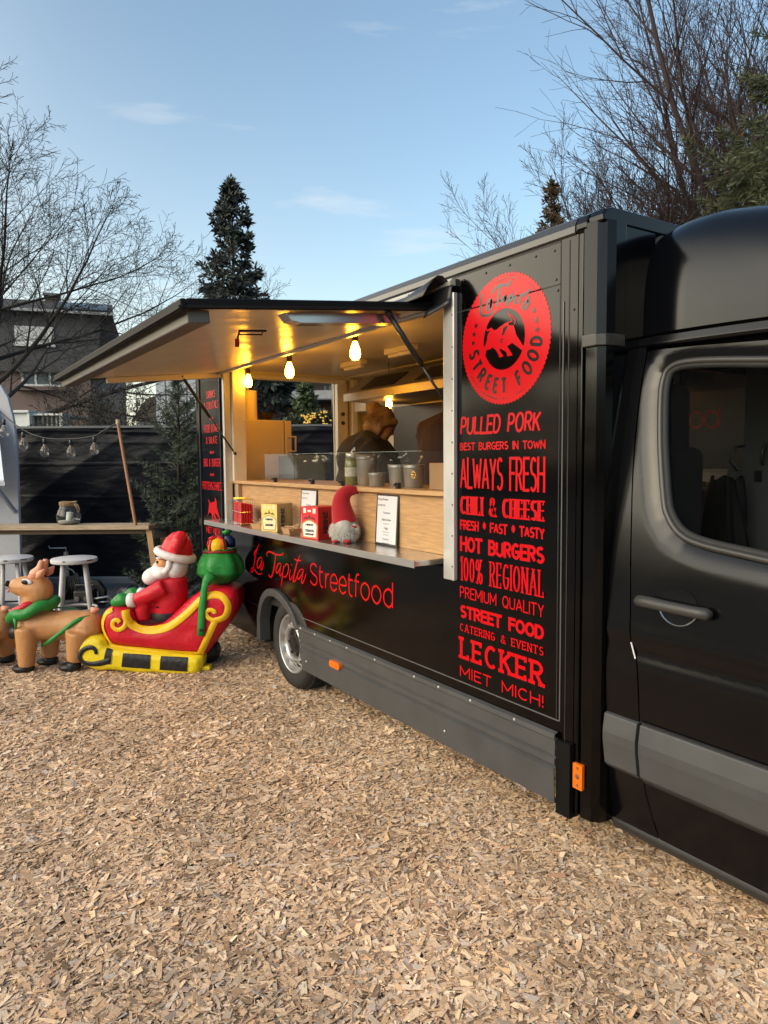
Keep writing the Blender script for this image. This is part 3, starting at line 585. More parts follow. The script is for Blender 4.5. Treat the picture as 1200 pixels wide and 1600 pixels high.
# ---------- the inside
mb = MB(); mb.box((-6.44, 3.90, .58), (-2.75, 3.94, 2.47)); mb.box((-2.75, YS+.05, .58), (-2.72, 2.80, 2.47))
plate(mb, [(YS+.046, .58), (3.90, .58), (3.90, 2.47), (YS+.046, 2.47)], lambda u, v, t: (t, u, v), -6.452, -6.44,
    [[(2.365, 1.725), (2.515, 1.725), (2.515, 2.295), (2.365, 2.295)], [(2.68, .96), (3.59, .96), (3.59, 2.41), (2.68, 2.41)]])
mb.build('inner_wall', WHITEIN, TR)
mb = MB(); mb.box((-6.45, YS+.046, 2.45), (-2.72, 3.94, 2.475)); mb.build('ceiling', WHITEIN, TR)
mb = MB(); mb.box((-6.44, YS+.05, .57), (-2.72, 3.90, .585)); mb.build('truck_floor', GREYPL, TR)
mb = MB(); mb.box((-6.44, 2.52, 2.415), (-6.36, 3.9, 2.452)); mb.box((-6.44, 3.60, .6), (-6.38, 3.72, 2.43)); mb.box((-6.44, 2.53, .6), (-6.38, 2.66, 2.43)); mb.tube([(-6.35, 2.6, 2.40), (-6.35, 3.66, 2.40)], .028, 12)
mb.box((-6.43, 3.70, 2.435), (-2.8, 3.9, 2.452)); mb.box((-6.44, 3.74, .6), (-6.32, 3.80, 2.43)); mb.box((-6.40, 3.76, 2.10), (-6.10, 3.90, 2.30)); mb.box((-6.12, 3.87, .6), (-6.08, 3.9, 2.3))
mb.build('inner_frame', WHITEIN, TR, bevel=.006)
for y in (3.66, 2.60):
    for z in (2.08, 1.99): mb = MB(); mb.lathe([(.02, 0), (.02, .01)], 10, Matrix.Translation((-6.38, y, z)) @ Matrix.Rotation(PI/2, 4, 'Y')); mb.build('hinge_bolt', BLACKMETAL, TR)
for (x, y, l) in ((-5.3, 3.15, .34), (-4.45, 3.05, .36)):
    mb = MB(); mb.box((x-l/2, y-.035, 2.405), (x+l/2, y+.035, 2.449)); lf = mb.build('strip_light_housing', WHITEIN, TR, bevel=.008)
    mb = MB(); mb.tube([(x-l/2+.03, y, 2.395), (x+l/2-.03, y, 2.395)], .016, 10); mb.build('strip_light_tube', mat('unlit_tube', (.7, .7, .66), .25), lf)
mb = MB(); mb.box((-5.80, 3.885, .6), (-2.76, 3.898, 2.12)); mb.build('steel_splashback', mat('dark_steel', (.050, .044, .040), .34, metal=.6, var=.15, vscale=3), TR)
hood = [(3.22, 2.13), (3.22, 2.20), (3.45, 2.36), (3.89, 2.36), (3.89, 2.13)]
mb = MB(); plate(mb, hood, lambda u, v, t: (t, u, v), -5.60, -3.0); hd = mb.build('extractor_hood', mat('hood_steel', (.42, .40, .37), .32, metal=.75, var=.1), TR, bevel=.004)
mb = MB(); 
for x0, x1 in ((-5.35, -4.85), (-4.55, -3.9)): mb.add([(x0, 3.245, 2.222), (x1, 3.245, 2.222), (x1, 3.40, 2.33), (x0, 3.40, 2.33)], [(0, 1, 2, 3)])
mb.build('hood_filter', BLACKMETAL, hd, solid=.006)
mb = MB(); mb.box((-5.2, 3.35, .6), (-3.0, 3.88, 1.42)); mb.build('cooking_range', mat('range_steel', (.3, .29, .28), .35, metal=.8), TR, bevel=.01)

# ---------- hatch opening: trims, counter, wooden front, shelf
mb = MB(); mb.box((-2.815, YS-.020, 1.03), (-2.735, YS+.05, 2.405)); mb.box((-2.745, YS-.026, 1.03), (-2.725, YS-.0, 2.405)); tp = mb.build('hatch_post', ALUM, TR, bevel=.005)
for k in range(9): mb = MB(); mb.ball((-2.735, YS-.026, 1.1+k*.15), (.005, .004, .005), 8, 5); mb.build('post_rivet', GREYPL, tp)
mb = MB(); mb.box((-5.825, YS-.012, 1.03), (-5.785, YS+.05, 2.40)); mb.build('hatch_post', ALUM, TR, bevel=.004)
mb = MB(); mb.box((-5.785, YS+.047, 1.45), (-5.74, YS+.16, 2.40)); mb.build('inner_post', WHITEIN, TR, bevel=.004)
rp_ = [(YS-.03, 2.440), (YS-.034, 2.456), (YS-.022, 2.472), (YS-.002, 2.472), (YS-.002, 2.440)]
mb = MB(); plate(mb, rp_, lambda u, v, t: (t, u, v), -5.9, -2.74); hr = mb.build('hinge_rail', mat('pale_aluminium', (.50, .48, .43), .42, metal=.35, var=.08), TR)
for k in range(12): mb = MB(); mb.ball((-2.84-k*.24, YS-.034, 2.456), (.006, .003, .006), 8, 5); mb.build('rail_rivet', GREYPL, hr)
# black rubber flap between rail and hatch, with a few folds
mb = MB()
def flap(u, v):
    x = -5.88+u*3.12; fold = .012*math.sin(x*9)*math.sin(v*PI)+.010*math.sin(x*23+1)*v
    e = max(0, (u-.93)/.07)
    return (x, YS-.012-.17*v+fold, 2.440-.068*v+.02*math.sin(PI*v)+.05*e*math.sin(v*PI)+fold*.6)
mb.grid(flap, 90, 7); mb.build('rubber_flap', mat('rubber_sheet', (.022, .022, .025), .42, bump=.1, bscale=30), TR, smooth=True, solid=.004)
mb = MB(); mb.grid(lambda u, v: (-2.86+.12*u+.01*v, YS-.02-.09*v*(1-u*.7), 2.44-.15*v*(1-.35*u)+.012*math.sin(v*9)), 6, 9); mb.build('rubber_flap', MATS['rubber_sheet'], TR, smooth=True, solid=.004)
# serving counter
mb = MB(); mb.box((-5.93, 2.045, 1.090), (-2.875, 2.29, 1.122)); ct = mb.build('serving_counter', STEEL, TR, bevel=.004)
mb = MB(); mb.box((-5.93, 2.041, 1.086), (-2.875, 2.0445, 1.1235)); mb.build('counter_lip', ALU, ct)
mb = MB(); mb.box((-6.02, 2.292, 1.123), (-2.82, 2.31, 1.429)); mb.build('wood_front', OAK, TR)
mb = MB(); plate(mb, [(-5.86, 2.245), (-2.98, 2.245), (-2.90, 2.275), (-2.82, 2.275), (-2.82, 2.80), (-5.86, 2.80)], lambda u, v, t: (u, v, t), 1.430, 1.455); mb.build("wood_shelf", OAKEDGE, TR, bevel=.003)
mb = MB(); mb.box((-5.78, 2.26, 1.123), (-5.70, 2.29, 1.429)); mb.build('wood_front', mat('raw_plywood', (.42, .28, .17), .6, var=.15), TR)
mb = MB(); mb.box((-5.775, 2.243, 1.123), (-5.705, 2.259, 1.30)); bx = mb.build('switch_box', mat('switch_plastic', (.55, .52, .47), .4), TR, bevel=.004)
mb = MB(); mb.lathe([(.02, 0), (.018, .012)], 12, Matrix.Translation((-5.735, 2.243, 1.27)) @ Matrix.Rotation(PI/2, 4, 'X')); mb.build('socket', BLACKMETAL, bx)

# ---------- raised hatch (awning)
AX0, AX1 = -5.90, -2.865
def aw(u, d, h): # u along the truck, d = 0 at hinge .. 1 at outer edge, h above the underside
    y = YS-.012-d*1.262; z = 2.338-.122*d; return (u, y-h*.096, z+h*.995)
AWN = MB(); AWN.grid(lambda u, v: aw(AX0+u*(AX1-AX0), v, 0.012+.0035*noise.noise(Vector((u*9, v*4, 1)))+.002*noise.noise(Vector((u*30, v*7, 9)))), 90, 40)
hatch = AWN.build('hatch_lid', mat('hatch_lining', (.60, .56, .47), .27, var=.07, vscale=2.2, bump=.12, bscale=1.8, stretch=(1, 3.5, 1)), TR, smooth=True)
mb = MB()
def awbox(mb, u0, u1, d0, d1, h0, h1):
    vs = [aw(u, d, h) for h in (h0, h1) for u, d in ((u0, d0), (u1, d0), (u1, d1), (u0, d1))]
    mb.add(vs, [(3,2,1,0),(4,5,6,7),(0,1,5,4),(1,2,6,5),(2,3,7,6),(3,0,4,7)])
awbox(mb, AX0, AX1, 0, 1, .030, .042); mb.build('hatch_skin', PAINT, hatch)
mb = MB(); awbox(mb, AX0-.004, AX1+.004, .986, 1.006, .000, .045); awbox(mb, AX1-.016, AX1+.004, 0, .985, .004, .046); awbox(mb, AX0-.004, AX0+.016, 0, .985, .004, .046)
mb.build('hatch_edge', mat('edge_black', (.006, .006, .007), .55, spec=.12), hatch, bevel=.006)
mb = MB(); awbox(mb, AX0-.002, AX1+.002, 1.0065, 1.013, .006, .018); awbox(mb, AX1+.0045, AX1+.0085, .02, .99, .008, .018); mb.build('edge_bead', mat('bead_dark', (.016, .014, .013), .6, spec=.15), hatch)
mb = MB(); awbox(mb, AX0+.03, AX1-.05, .90, .975, -.045, .008); mb.build('outer_rail', mat('rail_alu', (.13, .12, .11), .45, metal=.5), hatch, bevel=.006)
mb = MB()
prf = [(.13, .006), (.62, .006), (.60, -.03), (.56, -.042), (.15, -.042)]
vs = [aw(x, d, h) for x in (-3.02, -2.94) for d, h in prf]; k = len(prf)
mb.add(vs, [tuple(range(k)), tuple(reversed(range(k, 2*k)))]+[(i, (i+1) % k, k+(i+1) % k, k+i) for i in range(k)])
mb.build('end_rail', mat('rail_alu2', (.55, .53, .52), .22, metal=.85), hatch, bevel=.003)
mb = MB(); awbox(mb, AX0+.02, AX0+.075, .0, .72, -.03, .011); mb.build('end_rail', mat('rail_cream', (.62, .56, .44), .36), hatch, bevel=.004)
mb = MB(); awbox(mb, AX0+.08, AX1-.02, .012, .03, -.006, .010); mb.build('hinge_strip', ALU, hatch)
lt = MB(); p = Vector(aw(-3.35, .66, .0)); lt.tube([p+Vector((.0, .14, .0)), p+Vector((0, 0, -.012)), p+Vector((0, -.01, -.055))], .006, 8); lt.tube([p+Vector((0, .12, .0)), p+Vector((0, .12, -.02)), p+Vector((.0, .0, -.03))], .004, 6)
lt = lt.build('hatch_latch', BLACKMETAL, hatch)
mb = MB(); mb.tube([p+Vector((0, -.010, -.052)), p+Vector((0, -.012, -.09))], .011, 10); mb.build('latch_grip', mat('red_grip', (.35, .02, .02), .4), lt)
for x, d1, q in ((-2.90, .105, (-2.85, YS+.055, 1.86)), (-5.84, .13, (-5.745, YS+.06, 1.68))):
    a = Vector(aw(x, d1*2.0, -.005)); b = Vector(q); m_ = a.lerp(b, .52)
    mb = MB(); mb.tube([a, m_], .0135, 10); mb.ball(a, .018, 10, 7); s_ = mb.build('gas_strut', BLACKMETAL, hatch, smooth=True)
    mb = MB(); mb.tube([m_, b], .007, 8); mb.ball(b, .015, 10, 7); mb.build('strut_rod', BLACKMETAL, s_, smooth=True)

# ---------- lettering on the side wall
def text_part(name, fnmb, m=RED, parent=side):
    mb = MB(); fnmb(mb); o = mb.build(name, m, parent); return o
X0, X1 = -2.707, -2.148
rows = [('PULLED PORK', 1.820, 1.732, .0125, .012, dict(lean=.10, jit=.03)), ('BEST BURGERS IN TOWN', 1.697, 1.660, .0072, .0068, {}), ('ALWAYS FRESH', 1.627, 1.478, .0125, .0125, dict(jit=.01)),
        ('CHILI & CHEESE', 1.444, 1.357, .0195, .0072, dict(serif=.010)), ('FRESH * FAST * TASTY', 1.330, 1.282, .0100, .0092, {}), ('HOT BURGERS', 1.251, 1.178, .0168, .0145, {}),
        ('100% REGIONAL', 1.152, 1.036, .0115, .0060, dict(serif=.009)), ('PREMIUM QUALITY', 1.008, .952, .0066, .0066, {}), ('STREET FOOD', .917, .854, .0162, .0140, {}),
        ('CATERING & EVENTS', .826, .788, .0065, .0050, dict(serif=.006)), ('LECKER', .760, .652, .0200, .0165, dict(serif=.020)), ('MIET MICH!', .617, .563, .0072, .0072, {})]
for t, za, zb, w_, wh_, kw in rows:
    sd_ = len(t)
    for wi in range(t.count(' ')+1):
        random.seed(sd_); text_part('slogan_lettering', lambda mb: stroke_text(mb, t, X0, X1-(.03 if t[0:2] == 'PU' else 0), zb, za, w_, sp, wh_, word=wi, **kw))
left = [('DRINKS', 2.228, 2.165, -6.232, -6.009), ('& COCKTAILS', 2.136, 2.070, -6.306, -5.938), ('***', 2.012, 1.975, -6.175, -6.071), ('FOOD BOWLS', 1.938, 1.868, -6.313, -5.936), ('& SALATE', 1.832, 1.769, -6.271, -5.989), ('***', 1.719, 1.680, -6.181, -6.076),
        ('BBQ & BURGER', 1.640, 1.570, -6.345, -5.925), ('***', 1.523, 1.485, -6.187, -6.081), ('FRITTENSCHMIEDE', 1.436, 1.365, -6.395, -5.877), ('MIET MICH', 1.034, .976, -6.323, -5.980)]
for t, za, zb, xa, xb in left:
    if t == '***': text_part('slogan_lettering', lambda mb: [mb.add([sp(xa+.035*k, zb+.012), sp(xa+.035*k+.016, zb), sp(xa+.035*k+.032, zb+.012), sp(xa+.035*k+.016, za-.008)], [(0, 1, 2, 3)]) for k in range(3)])
    else:
        for wi in range(t.count(' ')+1): text_part('slogan_lettering', lambda mb: stroke_text(mb, t, xa, xb, zb, za, .0095, sp, .0075, word=wi))
def poly_part(mb, P, lay): V_, F_ = fill2d(P); mb.add([sp(a, b, lay) for a, b in V_], F_)
text_part('bull_emblem', lambda mb: poly_part(mb, BULL2[0], 0))
def script_text(mb):
    for i, s_ in enumerate(SCRIPT): ribbon(mb, smooth2(s_, 5), .0155 if i not in (5, 12) else .022, sp, i, .013, taper=True)
text_part('script_lettering', script_text)
text_part('thin_lettering', lambda mb: [ribbon(mb, smooth2(s_, 5) if len(s_) > 2 else s_, .0125, sp, i, .0125) for i, s_ in enumerate(STREETF)])
# round badge
BC = (-2.405, 2.142); BR = .281; BLK = mat('black_vinyl', (.008, .008, .008), .22)
def badge(mb):
    o_ = [(BC[0]+(BR+(.004 if k % 2 else -.003))*math.cos(2*PI*k/168), BC[1]+(BR+(.004 if k % 2 else -.003))*math.sin(2*PI*k/168)) for k in range(168)]
    V_, F_ = fill2d(o_, [arc(BC[0], BC[1], .132, .132, 0, 355, 71)]); mb.add([sp(a, b, 0) for a, b in V_], F_)
    poly_part(mb, BULL[0], 12)
    for i, s_ in enumerate(HORN): ribbon(mb, smooth2(s_, 5), .0045, sp, 14+i)
bd = text_part('round_badge', badge)
def badge_script(mb):
    for i, s_ in enumerate(BADGE_LT): ribbon(mb, smooth2(s_, 5) if len(s_) > 2 else s_, .0155, sp, 4+i, .012)
text_part('badge_script', badge_script, BLK, bd)
text_part('bull_eye', lambda mb: poly_part(mb, BULL[1], 20), BLK, bd)
text_part('nose_ring', lambda mb: ribbon(mb, arc(-2.417, 2.138, .0065, .0075, 0, 340, 14), .0045, sp, 21), BLK, bd)
def badge_word(mb, word, angs):
    r0, r1 = .172, .232
    for ch, ang in zip(word, angs):
        gw, st = GL[ch]; ca = math.radians(ang); rad = Vector((math.cos(ca), math.sin(ca))); tan = Vector((-rad.y, rad.x)); hh = r1-r0
        for j, s_ in enumerate(st):
            pts = [Vector(BC)+rad*(r1-q[1]*hh)+tan*((q[0]-gw/2)*hh*.82) for q in s_]
            ribbon(mb, [tuple(q) for q in pts], .0135, sp, 22+j)
text_part('badge_lettering', lambda mb: badge_word(mb, 'STREET', (192, 208, 224.5, 241, 256, 271)), BLK, bd); text_part('badge_lettering', lambda mb: badge_word(mb, 'FOOD', (299, 316, 333, 350)), BLK, bd)
for ang in (177, 166, 155, 27, 14, 3):
    c_ = Vector(BC)+Vector((math.cos(math.radians(ang)), math.sin(math.radians(ang))))*.205
    text_part('badge_star', lambda mb: mb.add([sp(c_.x+(.015 if k % 2 == 0 else .006)*math.sin(k*PI/5+.3), c_.y+(.015 if k % 2 == 0 else .006)*math.cos(k*PI/5+.3), 30) for k in range(10)], [tuple(range(10))]), BLK, bd)
for a0, a1, wd in ((212, 232, .003), (236, 262, .0045), (266, 276, .002), (288, 300, .002), (70, 100, .002), (35, 55, .0015)): text_part('badge_rim_line', lambda mb: ribbon(mb, arc(BC[0], BC[1], .258, .258, a0, a1, 14), wd, sp, 30), BLK, bd)


# ------------------------------------------------------------------ the driver's cab
YK = [(.0, 2.32), (.15, 2.30), (.45, 2.255), (.65, 2.24), (.9, 2.238), (1.1, 2.25), (1.3, 2.268), (1.6, 2.31), (1.9, 2.365), (2.05, 2.40), (2.3, 2.45)]
_kz = np.linspace(0, 2.3, 231); _ky = np.interp(_kz, [k[0] for k in YK], [k[1] for k in YK]); _ky = np.convolve(np.pad(_ky, 12, mode='edge'), np.ones(25)/25, 'valid')
def yc(z): return float(np.interp(z, _kz, _ky))
WIN = [(-1.327, 1.940), (-1.513, 1.962), (-1.614, 1.970), (-1.675, 1.969), (-1.710, 1.958), (-1.731, 1.934), (-1.737, 1.883), (-1.731, 1.818), (-1.708, 1.667), (-1.664, 1.460), (-1.640, 1.404), (-1.602, 1.358), (-1.554, 1.330), (-1.500, 1.316), (-1.437, 1.306), (-1.334, 1.295), (-1.22, 1.283), (-1.0, 1.265), (-.86, 1.262), (-.80, 1.29), (-.79, 1.36), (-.84, 1.52), (-.94, 1.72), (-1.03, 1.845), (-1.10, 1.90), (-1.19, 1.925)]
DSEAM = [(-1.809, 2.026), (-1.811, 1.9), (-1.806, 1.708), (-1.793, 1.518), (-1.778, 1.366), (-1.755, 1.10), (-1.742, .935), (-1.716, .863), (-1.704, .75), (-1.699, .619), (-1.692, .407), (-1.673, .30), (-1.640, .185)]
def cskin(x, z, loops=None, r=.085, dep=.020):
    y = yc(z) + .008*math.exp(-((z-.895)/.035)**2) - .004*math.exp(-((z-.96)/.04)**2)
    return y
def cab_panel(name, outline, holes=(), step=.035, winset=0.0, edges=.010, m=CABPAINT, parent=TR, off=0.0, solid=0):
    V_, F_ = fill2d(outline, holes, step); y = np.array([cskin(a, b) for a, b in V_])+off
    if winset:
        d = edge_dist(V_, [WIN]); y += winset*np.clip(1-d/.085, 0, 1)**2
    mb = MB(); mb.add([(a, q, b) for (a, b), q in zip(V_, y)], F_)
    # returned edges so that shut lines read as gaps
    for loop in [outline]+list(holes):
        yy = [cskin(a, b)+off+.006+(winset if loop is not outline else 0) for a, b in loop]; n = len(loop)
        mb.add([(a, q, b) for (a, b), q in zip(loop, yy)]+[(a, q+.04, b) for (a, b), q in zip(loop, yy)], [(i, (i+1) % n, n+(i+1) % n, n+i) for i in range(n)])
    return mb.build(name, m, parent, smooth=True, auto=38)
WH = smooth2(WIN, 3, closed=True)
door_out = smooth2(DSEAM, 4)+[(-.70, .185), (-.66, .30), (-.655, .62), (-.66, 1.22)]+[(-.70, 1.32), (-.80, 1.58), (-.92, 1.82), (-1.02, 1.94), (-1.12, 1.985), (-1.338, 2.005), (-1.60, 2.022), (-1.78, 2.030)]
door = cab_panel('cab_door', door_out, [WH], step=.013, winset=.026)
g = .006
CREAR = [(-1.862, .165), (-1.868, .272), (-1.866, .396), (-1.858, .639), (-1.858, .945), (-1.862, 1.311), (-1.866, 1.516), (-1.872, 1.829), (-1.880, 2.05)]
bp_ = CREAR+[(-1.82, 2.045), (-1.815, 2.026)]+[(a-g, b) for a, b in smooth2(DSEAM, 3)]
cab_panel('cab_pillar', bp_, step=.05)
# cant rail and gutter over the door
mb = MB(); mb.grid(lambda u, v: (-1.885+u*1.05, yc(2.03)+.012*v+(.03 if v < .05 else 0)+.0*u, 2.036-.022*u*u*1.6+.046*v), 24, 5); mb.build('cant_rail', CABPAINT, TR, smooth=True)
mb = MB(); mb.grid(lambda u, v: (-1.90+u*1.08, yc(2.05)+.035+.012*math.sin(v*PI), 2.074-.022*u*u*1.6+.034*v), 24, 5); mb.build('roof_gutter', mat('gutter_black', (.004, .004, .004), .6), TR, smooth=True)
# high roof cap
def zt(x): return float(np.interp(x, [-1.87, -1.75, -1.6, -1.45, -1.3, -1.1, -.9, -.6, -.3, -.1], [2.530, 2.552, 2.548, 2.520, 2.478, 2.425, 2.37, 2.27, 2.13, 2.02]))
def cap(u, v):
    x = -1.868+u*1.77; th = v*PI; c = math.cos(th); s_ = math.sin(th)
    hw = .675-.03*max(0, (-1.70-x)/.17)-.25*max(0, (x+.7)/.6)**2; zb = 2.095-.022*min(1, (x+1.9))**2*1.6-.45*max(0, (x+.8)/.7)**1.6
    e = .24; y = 3.075-hw*(abs(c)**e)*(1 if c > 0 else -1); z = zb+(zt(x)-zb)*(max(0, s_)**.74)
    if c > 0: y += .035*max(0, 1-abs(z-zb)/.12)*0
    return (x, y, z)
mb = MB(); mb.grid(cap, 50, 61); mb.build('roof_cap', CABPAINT, TR, smooth=True)
mb = MB(); mb.tube([(cap(0, v/40)[0]-.006, cap(0, v/40)[1], cap(0, v/40)[2]) for v in range(0, 41)], .010, 8); mb.build('cap_seal', mat('seal_grey', (.05, .05, .052), .4), TR, smooth=True)
mb = MB(); V_, F_ = fill2d([(cap(0, v/30)[1], cap(0, v/30)[2]) for v in range(0, 31)]); mb.add([(-1.866, a, b) for a, b in V_], F_); mb.build('cap_back', CABPAINT, TR)
# window: rubber frame, pane
mb = MB(); mb.tube([(a, cskin(a, b)+.020, b) for a, b in WH], .0125, 8, closed=True); fr = mb.build('window_seal', mat('window_rubber', (.03, .029, .028), .42), door, smooth=True)
ins_ = []
for i, (a, b) in enumerate(WH):
    p0 = Vector(WH[i-1]); p1 = Vector(WH[(i+1) % len(WH)]); t = (p1-p0).normalized(); nn = Vector((-t.y, t.x)); ins_.append((a+nn.x*.014, b+nn.y*.014))
mb = MB(); mb.tube([(a, cskin(a, b)+.030, b) for a, b in ins_], .014, 8, closed=True); mb.build('window_seal', MATS['rubber'], door, smooth=True)
V_, F_ = fill2d(WH, (), .08); mb = MB(); mb.add([(a, cskin(a, b)+.034, b) for a, b in V_], F_)
pane = mb.build('window_pane', glass('door_glass', (.50, .52, .52), .01, 1.06, graze=.3), door, smooth=True)
# grey rubbing strip and sill
def strip(x0, x1, name, parent):
    pf = [(.630, .004), (.624, -.014), (.556, -.028), (.520, -.030), (.425, -.026), (.408, -.012), (.402, .006)]
    mb = MB(); k = len(pf); st = [x0+(x1-x0)*i/8 for i in range(9)]
    for x in st: mb.v += [(x+(.0 if 0 else 0), yc(z)+o, z) for z, o in pf]
    for i in range(8):
        for j in range(k-1): mb.f.append((i*k+j, i*k+j+1, (i+1)*k+j+1, (i+1)*k+j))
    mb.f.append(tuple(range(k))); mb.f.append(tuple(reversed(range(8*k, 9*k))))
    return mb.build(name, GREYPL, parent, bevel=.003)
strip(-1.690, -.662, 'rubbing_strip', door); strip(-1.856, -1.704, 'rubbing_strip', TR)
mb = MB(); mb.tube([(-1.692, yc(.63)-.006, .634), (-.66, yc(.63)-.006, .634)], .004, 6); mb.tube([(-1.69, yc(.4)-.004, .401), (-.66, yc(.4)-.004, .401)], .005, 6); mb.build('strip_edge', BLACKMETAL, door)
mb = MB(); plate(mb, [(2.296, .190), (2.290, .165), (2.31, .135), (2.45, .12), (2.45, .19)], lambda u, v, t: (t, u, v), -1.868, -.66); mb.build('door_sill', DARKPL, TR, bevel=.008)
# pale scuff at the shut line, as in the photo
mb = MB(); mb.tube([(-1.7435, yc(.93)-.001, .926), (-1.722, yc(.87)-.001, .868)], .003, 6); mb.build('edge_guard', mat('scuff_white', (.6, .6, .6), .4), door)
# door handle with its cup
hz = 1.093; yh = yc(hz)
mb = MB(); V_, F_ = fill2d(arc(-1.553, 1.094, .076, .066, 0, 350, 35), (), .02); r2 = lambda a, b: min(1, math.hypot((a+1.553)/.076, (b-1.094)/.066))
mb.add([(a, yc(b)-.0025+.0*r2(a, b), b) for a, b in V_], F_); mb.build('handle_cup', mat('cup_black', (.004, .004, .005), .12), door, smooth=True)
mb = MB(); mb.tube([(a, yc(b)-.004, b) for a, b in arc(-1.553, 1.094, .078, .068, 190, 345, 24)], .0028, 6); mb.build('cup_edge', mat('chrome', (.7, .7, .7), .12, metal=1), door)
mb = MB(); mb.tube([(-1.708, yh-.012, 1.092), (-1.70, yh-.026, 1.093), (-1.65, yh-.034, 1.095), (-1.56, yh-.040, 1.094), (-1.47, yh-.034, 1.091), (-1.43, yh-.024, 1.089), (-1.420, yh-.010, 1.089)], [.015, .021, .0225, .0205, .0205, .0225, .012], 14)
mb.tube([(-1.655, yh-.0395, 1.118), (-1.655, yh-.057, 1.095), (-1.655, yh-.0395, 1.072)], .002, 5)
dh = mb.build('door_handle', mat('handle_plastic', (.035, .035, .036), .48, bump=.04, bscale=300), door, smooth=True)
# shell behind the skin, far side, bonnet, screen and front wheel: mostly outside the picture
INB = mat('cab_interior', (.005, .005, .006), .8)
mb = MB(); mb.box((-1.86, 2.45, .35), (-.2, 3.85, .40)); mb.box((-1.87, 3.80, .2), (-.5, 3.88, 1.25)); mb.box((-1.87, 3.74, 1.9), (-.9, 3.86, 2.1)); mb.box((-1.87, 2.42, 2.05), (-.8, 3.80, 2.07)); mb.box((-1.865, 2.43, .2), (-1.84, 2.60, 2.06))
mb.box((-.75, 2.42, .9), (-.45, 3.8, 1.18)); mb.box((-1.8, 2.29, .25), (-.68, 2.30, 1.2)); mb.build('cab_lining', INB, TR)
mb = MB()
def bon(u, v):
    x = -.72+u*.98; w = 1-.10*u*u-.12*max(0, u-.8); hh = np.interp(u, [0, .25, .7, .93, 1], [1.24, 1.17, 1.02, .86, .70]); th = PI*v; c = math.cos(th)
    y = 3.075-.835*w*(abs(c)**.35)*(1 if c > 0 else -1); z = .36+(hh-.36)*max(0, math.sin(th))**.30
    return (x, y, z)
mb.grid(bon, 24, 41); V_, F_ = fill2d([(bon(1, k/40)[1], bon(1, k/40)[2]) for k in range(41)]); mb.add([(.26, a, b) for a, b in V_], F_); mb.build('bonnet', CABPAINT, TR, smooth=True, auto=60)
mb = MB(); mb.grid(lambda u, v: (-1.10+.55*u-.10*math.cos((v-.5)*PI)*0, 2.42+.06*(1-u)*0+1.31*v, 1.93-.70*u), 8, 12); mb.build('windscreen', glass('screen_glass', (.6, .65, .65), .01, 1.5), TR)
mb = MB(); mb.box((.18, 2.30, .22), (.36, 3.85, .62)); mb.build('front_bumper', GREYPL, TR, bevel=.05, seg=4)
wheel(-.28, 2.29, True); wheel(-.28, 3.86, False)
# seat seen through the window
mb = MB(); mb.box((-1.835, 2.44, .95), (-1.735, 2.68, 1.66)); mb.box((-1.835, 2.45, 1.60), (-1.745, 2.60, 1.91)); mb.box((-1.80, 2.46, .75), (-1.25, 2.86, .95))
mb.build('cab_seat', mat('seat_fabric', (.006, .007, .010), .9), TR, bevel=.04, seg=3)

# ------------------------------------------------------------------ things on the counter and shelf
CZ, SZ = 1.1225, 1.4555
def plane_fn(o, ux, vz=(0, 0, 1), nrm=None, off=.0012):
    """maps lettering (u, v, layer) onto a flat face that starts at o and runs along ux / vz"""
    o = Vector(o); ux = Vector(ux).normalized(); vz = Vector(vz).normalized(); n_ = Vector(nrm).normalized() if nrm else ux.cross(vz)
    return lambda u, v, t=0: tuple(o+ux*u+vz*v+n_*(off+t*4e-5))
INK = mat('black_ink', (.012, .012, .012), .5)
def text_obj(name, body, size, M, m, parent, align='CENTER', sx=1.0):
    """small print: the built-in font turned into a mesh"""
    cu = bpy.data.curves.new(name, 'FONT'); cu.body = body; cu.size = size; cu.align_x = align; cu.space_line = .95; cu.resolution_u = 2
    t = bpy.data.objects.new(name, cu); COL.objects.link(t); dg = bpy.context.evaluated_depsgraph_get(); dg.update()
    me = bpy.data.meshes.new_from_object(t.evaluated_get(dg)); bpy.data.objects.remove(t); bpy.data.curves.remove(cu)
    inv = WM(parent).inverted() if parent else Matrix.Identity(4); me.transform(inv @ M @ Matrix.Diagonal((sx, 1, 1, 1))); me.materials.clear(); me.materials.append(m)
    o = bpy.data.objects.new(name, me); COL.objects.link(o); o.parent = parent; return o
def face_M(o, ux, vz=(0, 0, 1), off=.0014):
    ux = Vector(ux).normalized(); vz = Vector(vz).normalized(); n_ = ux.cross(vz); o = Vector(o)+n_*off
    return Matrix(((ux.x, vz.x, n_.x, o.x), (ux.y, vz.y, n_.y, o.y), (ux.z, vz.z, n_.z, o.z), (0, 0, 0, 1)))

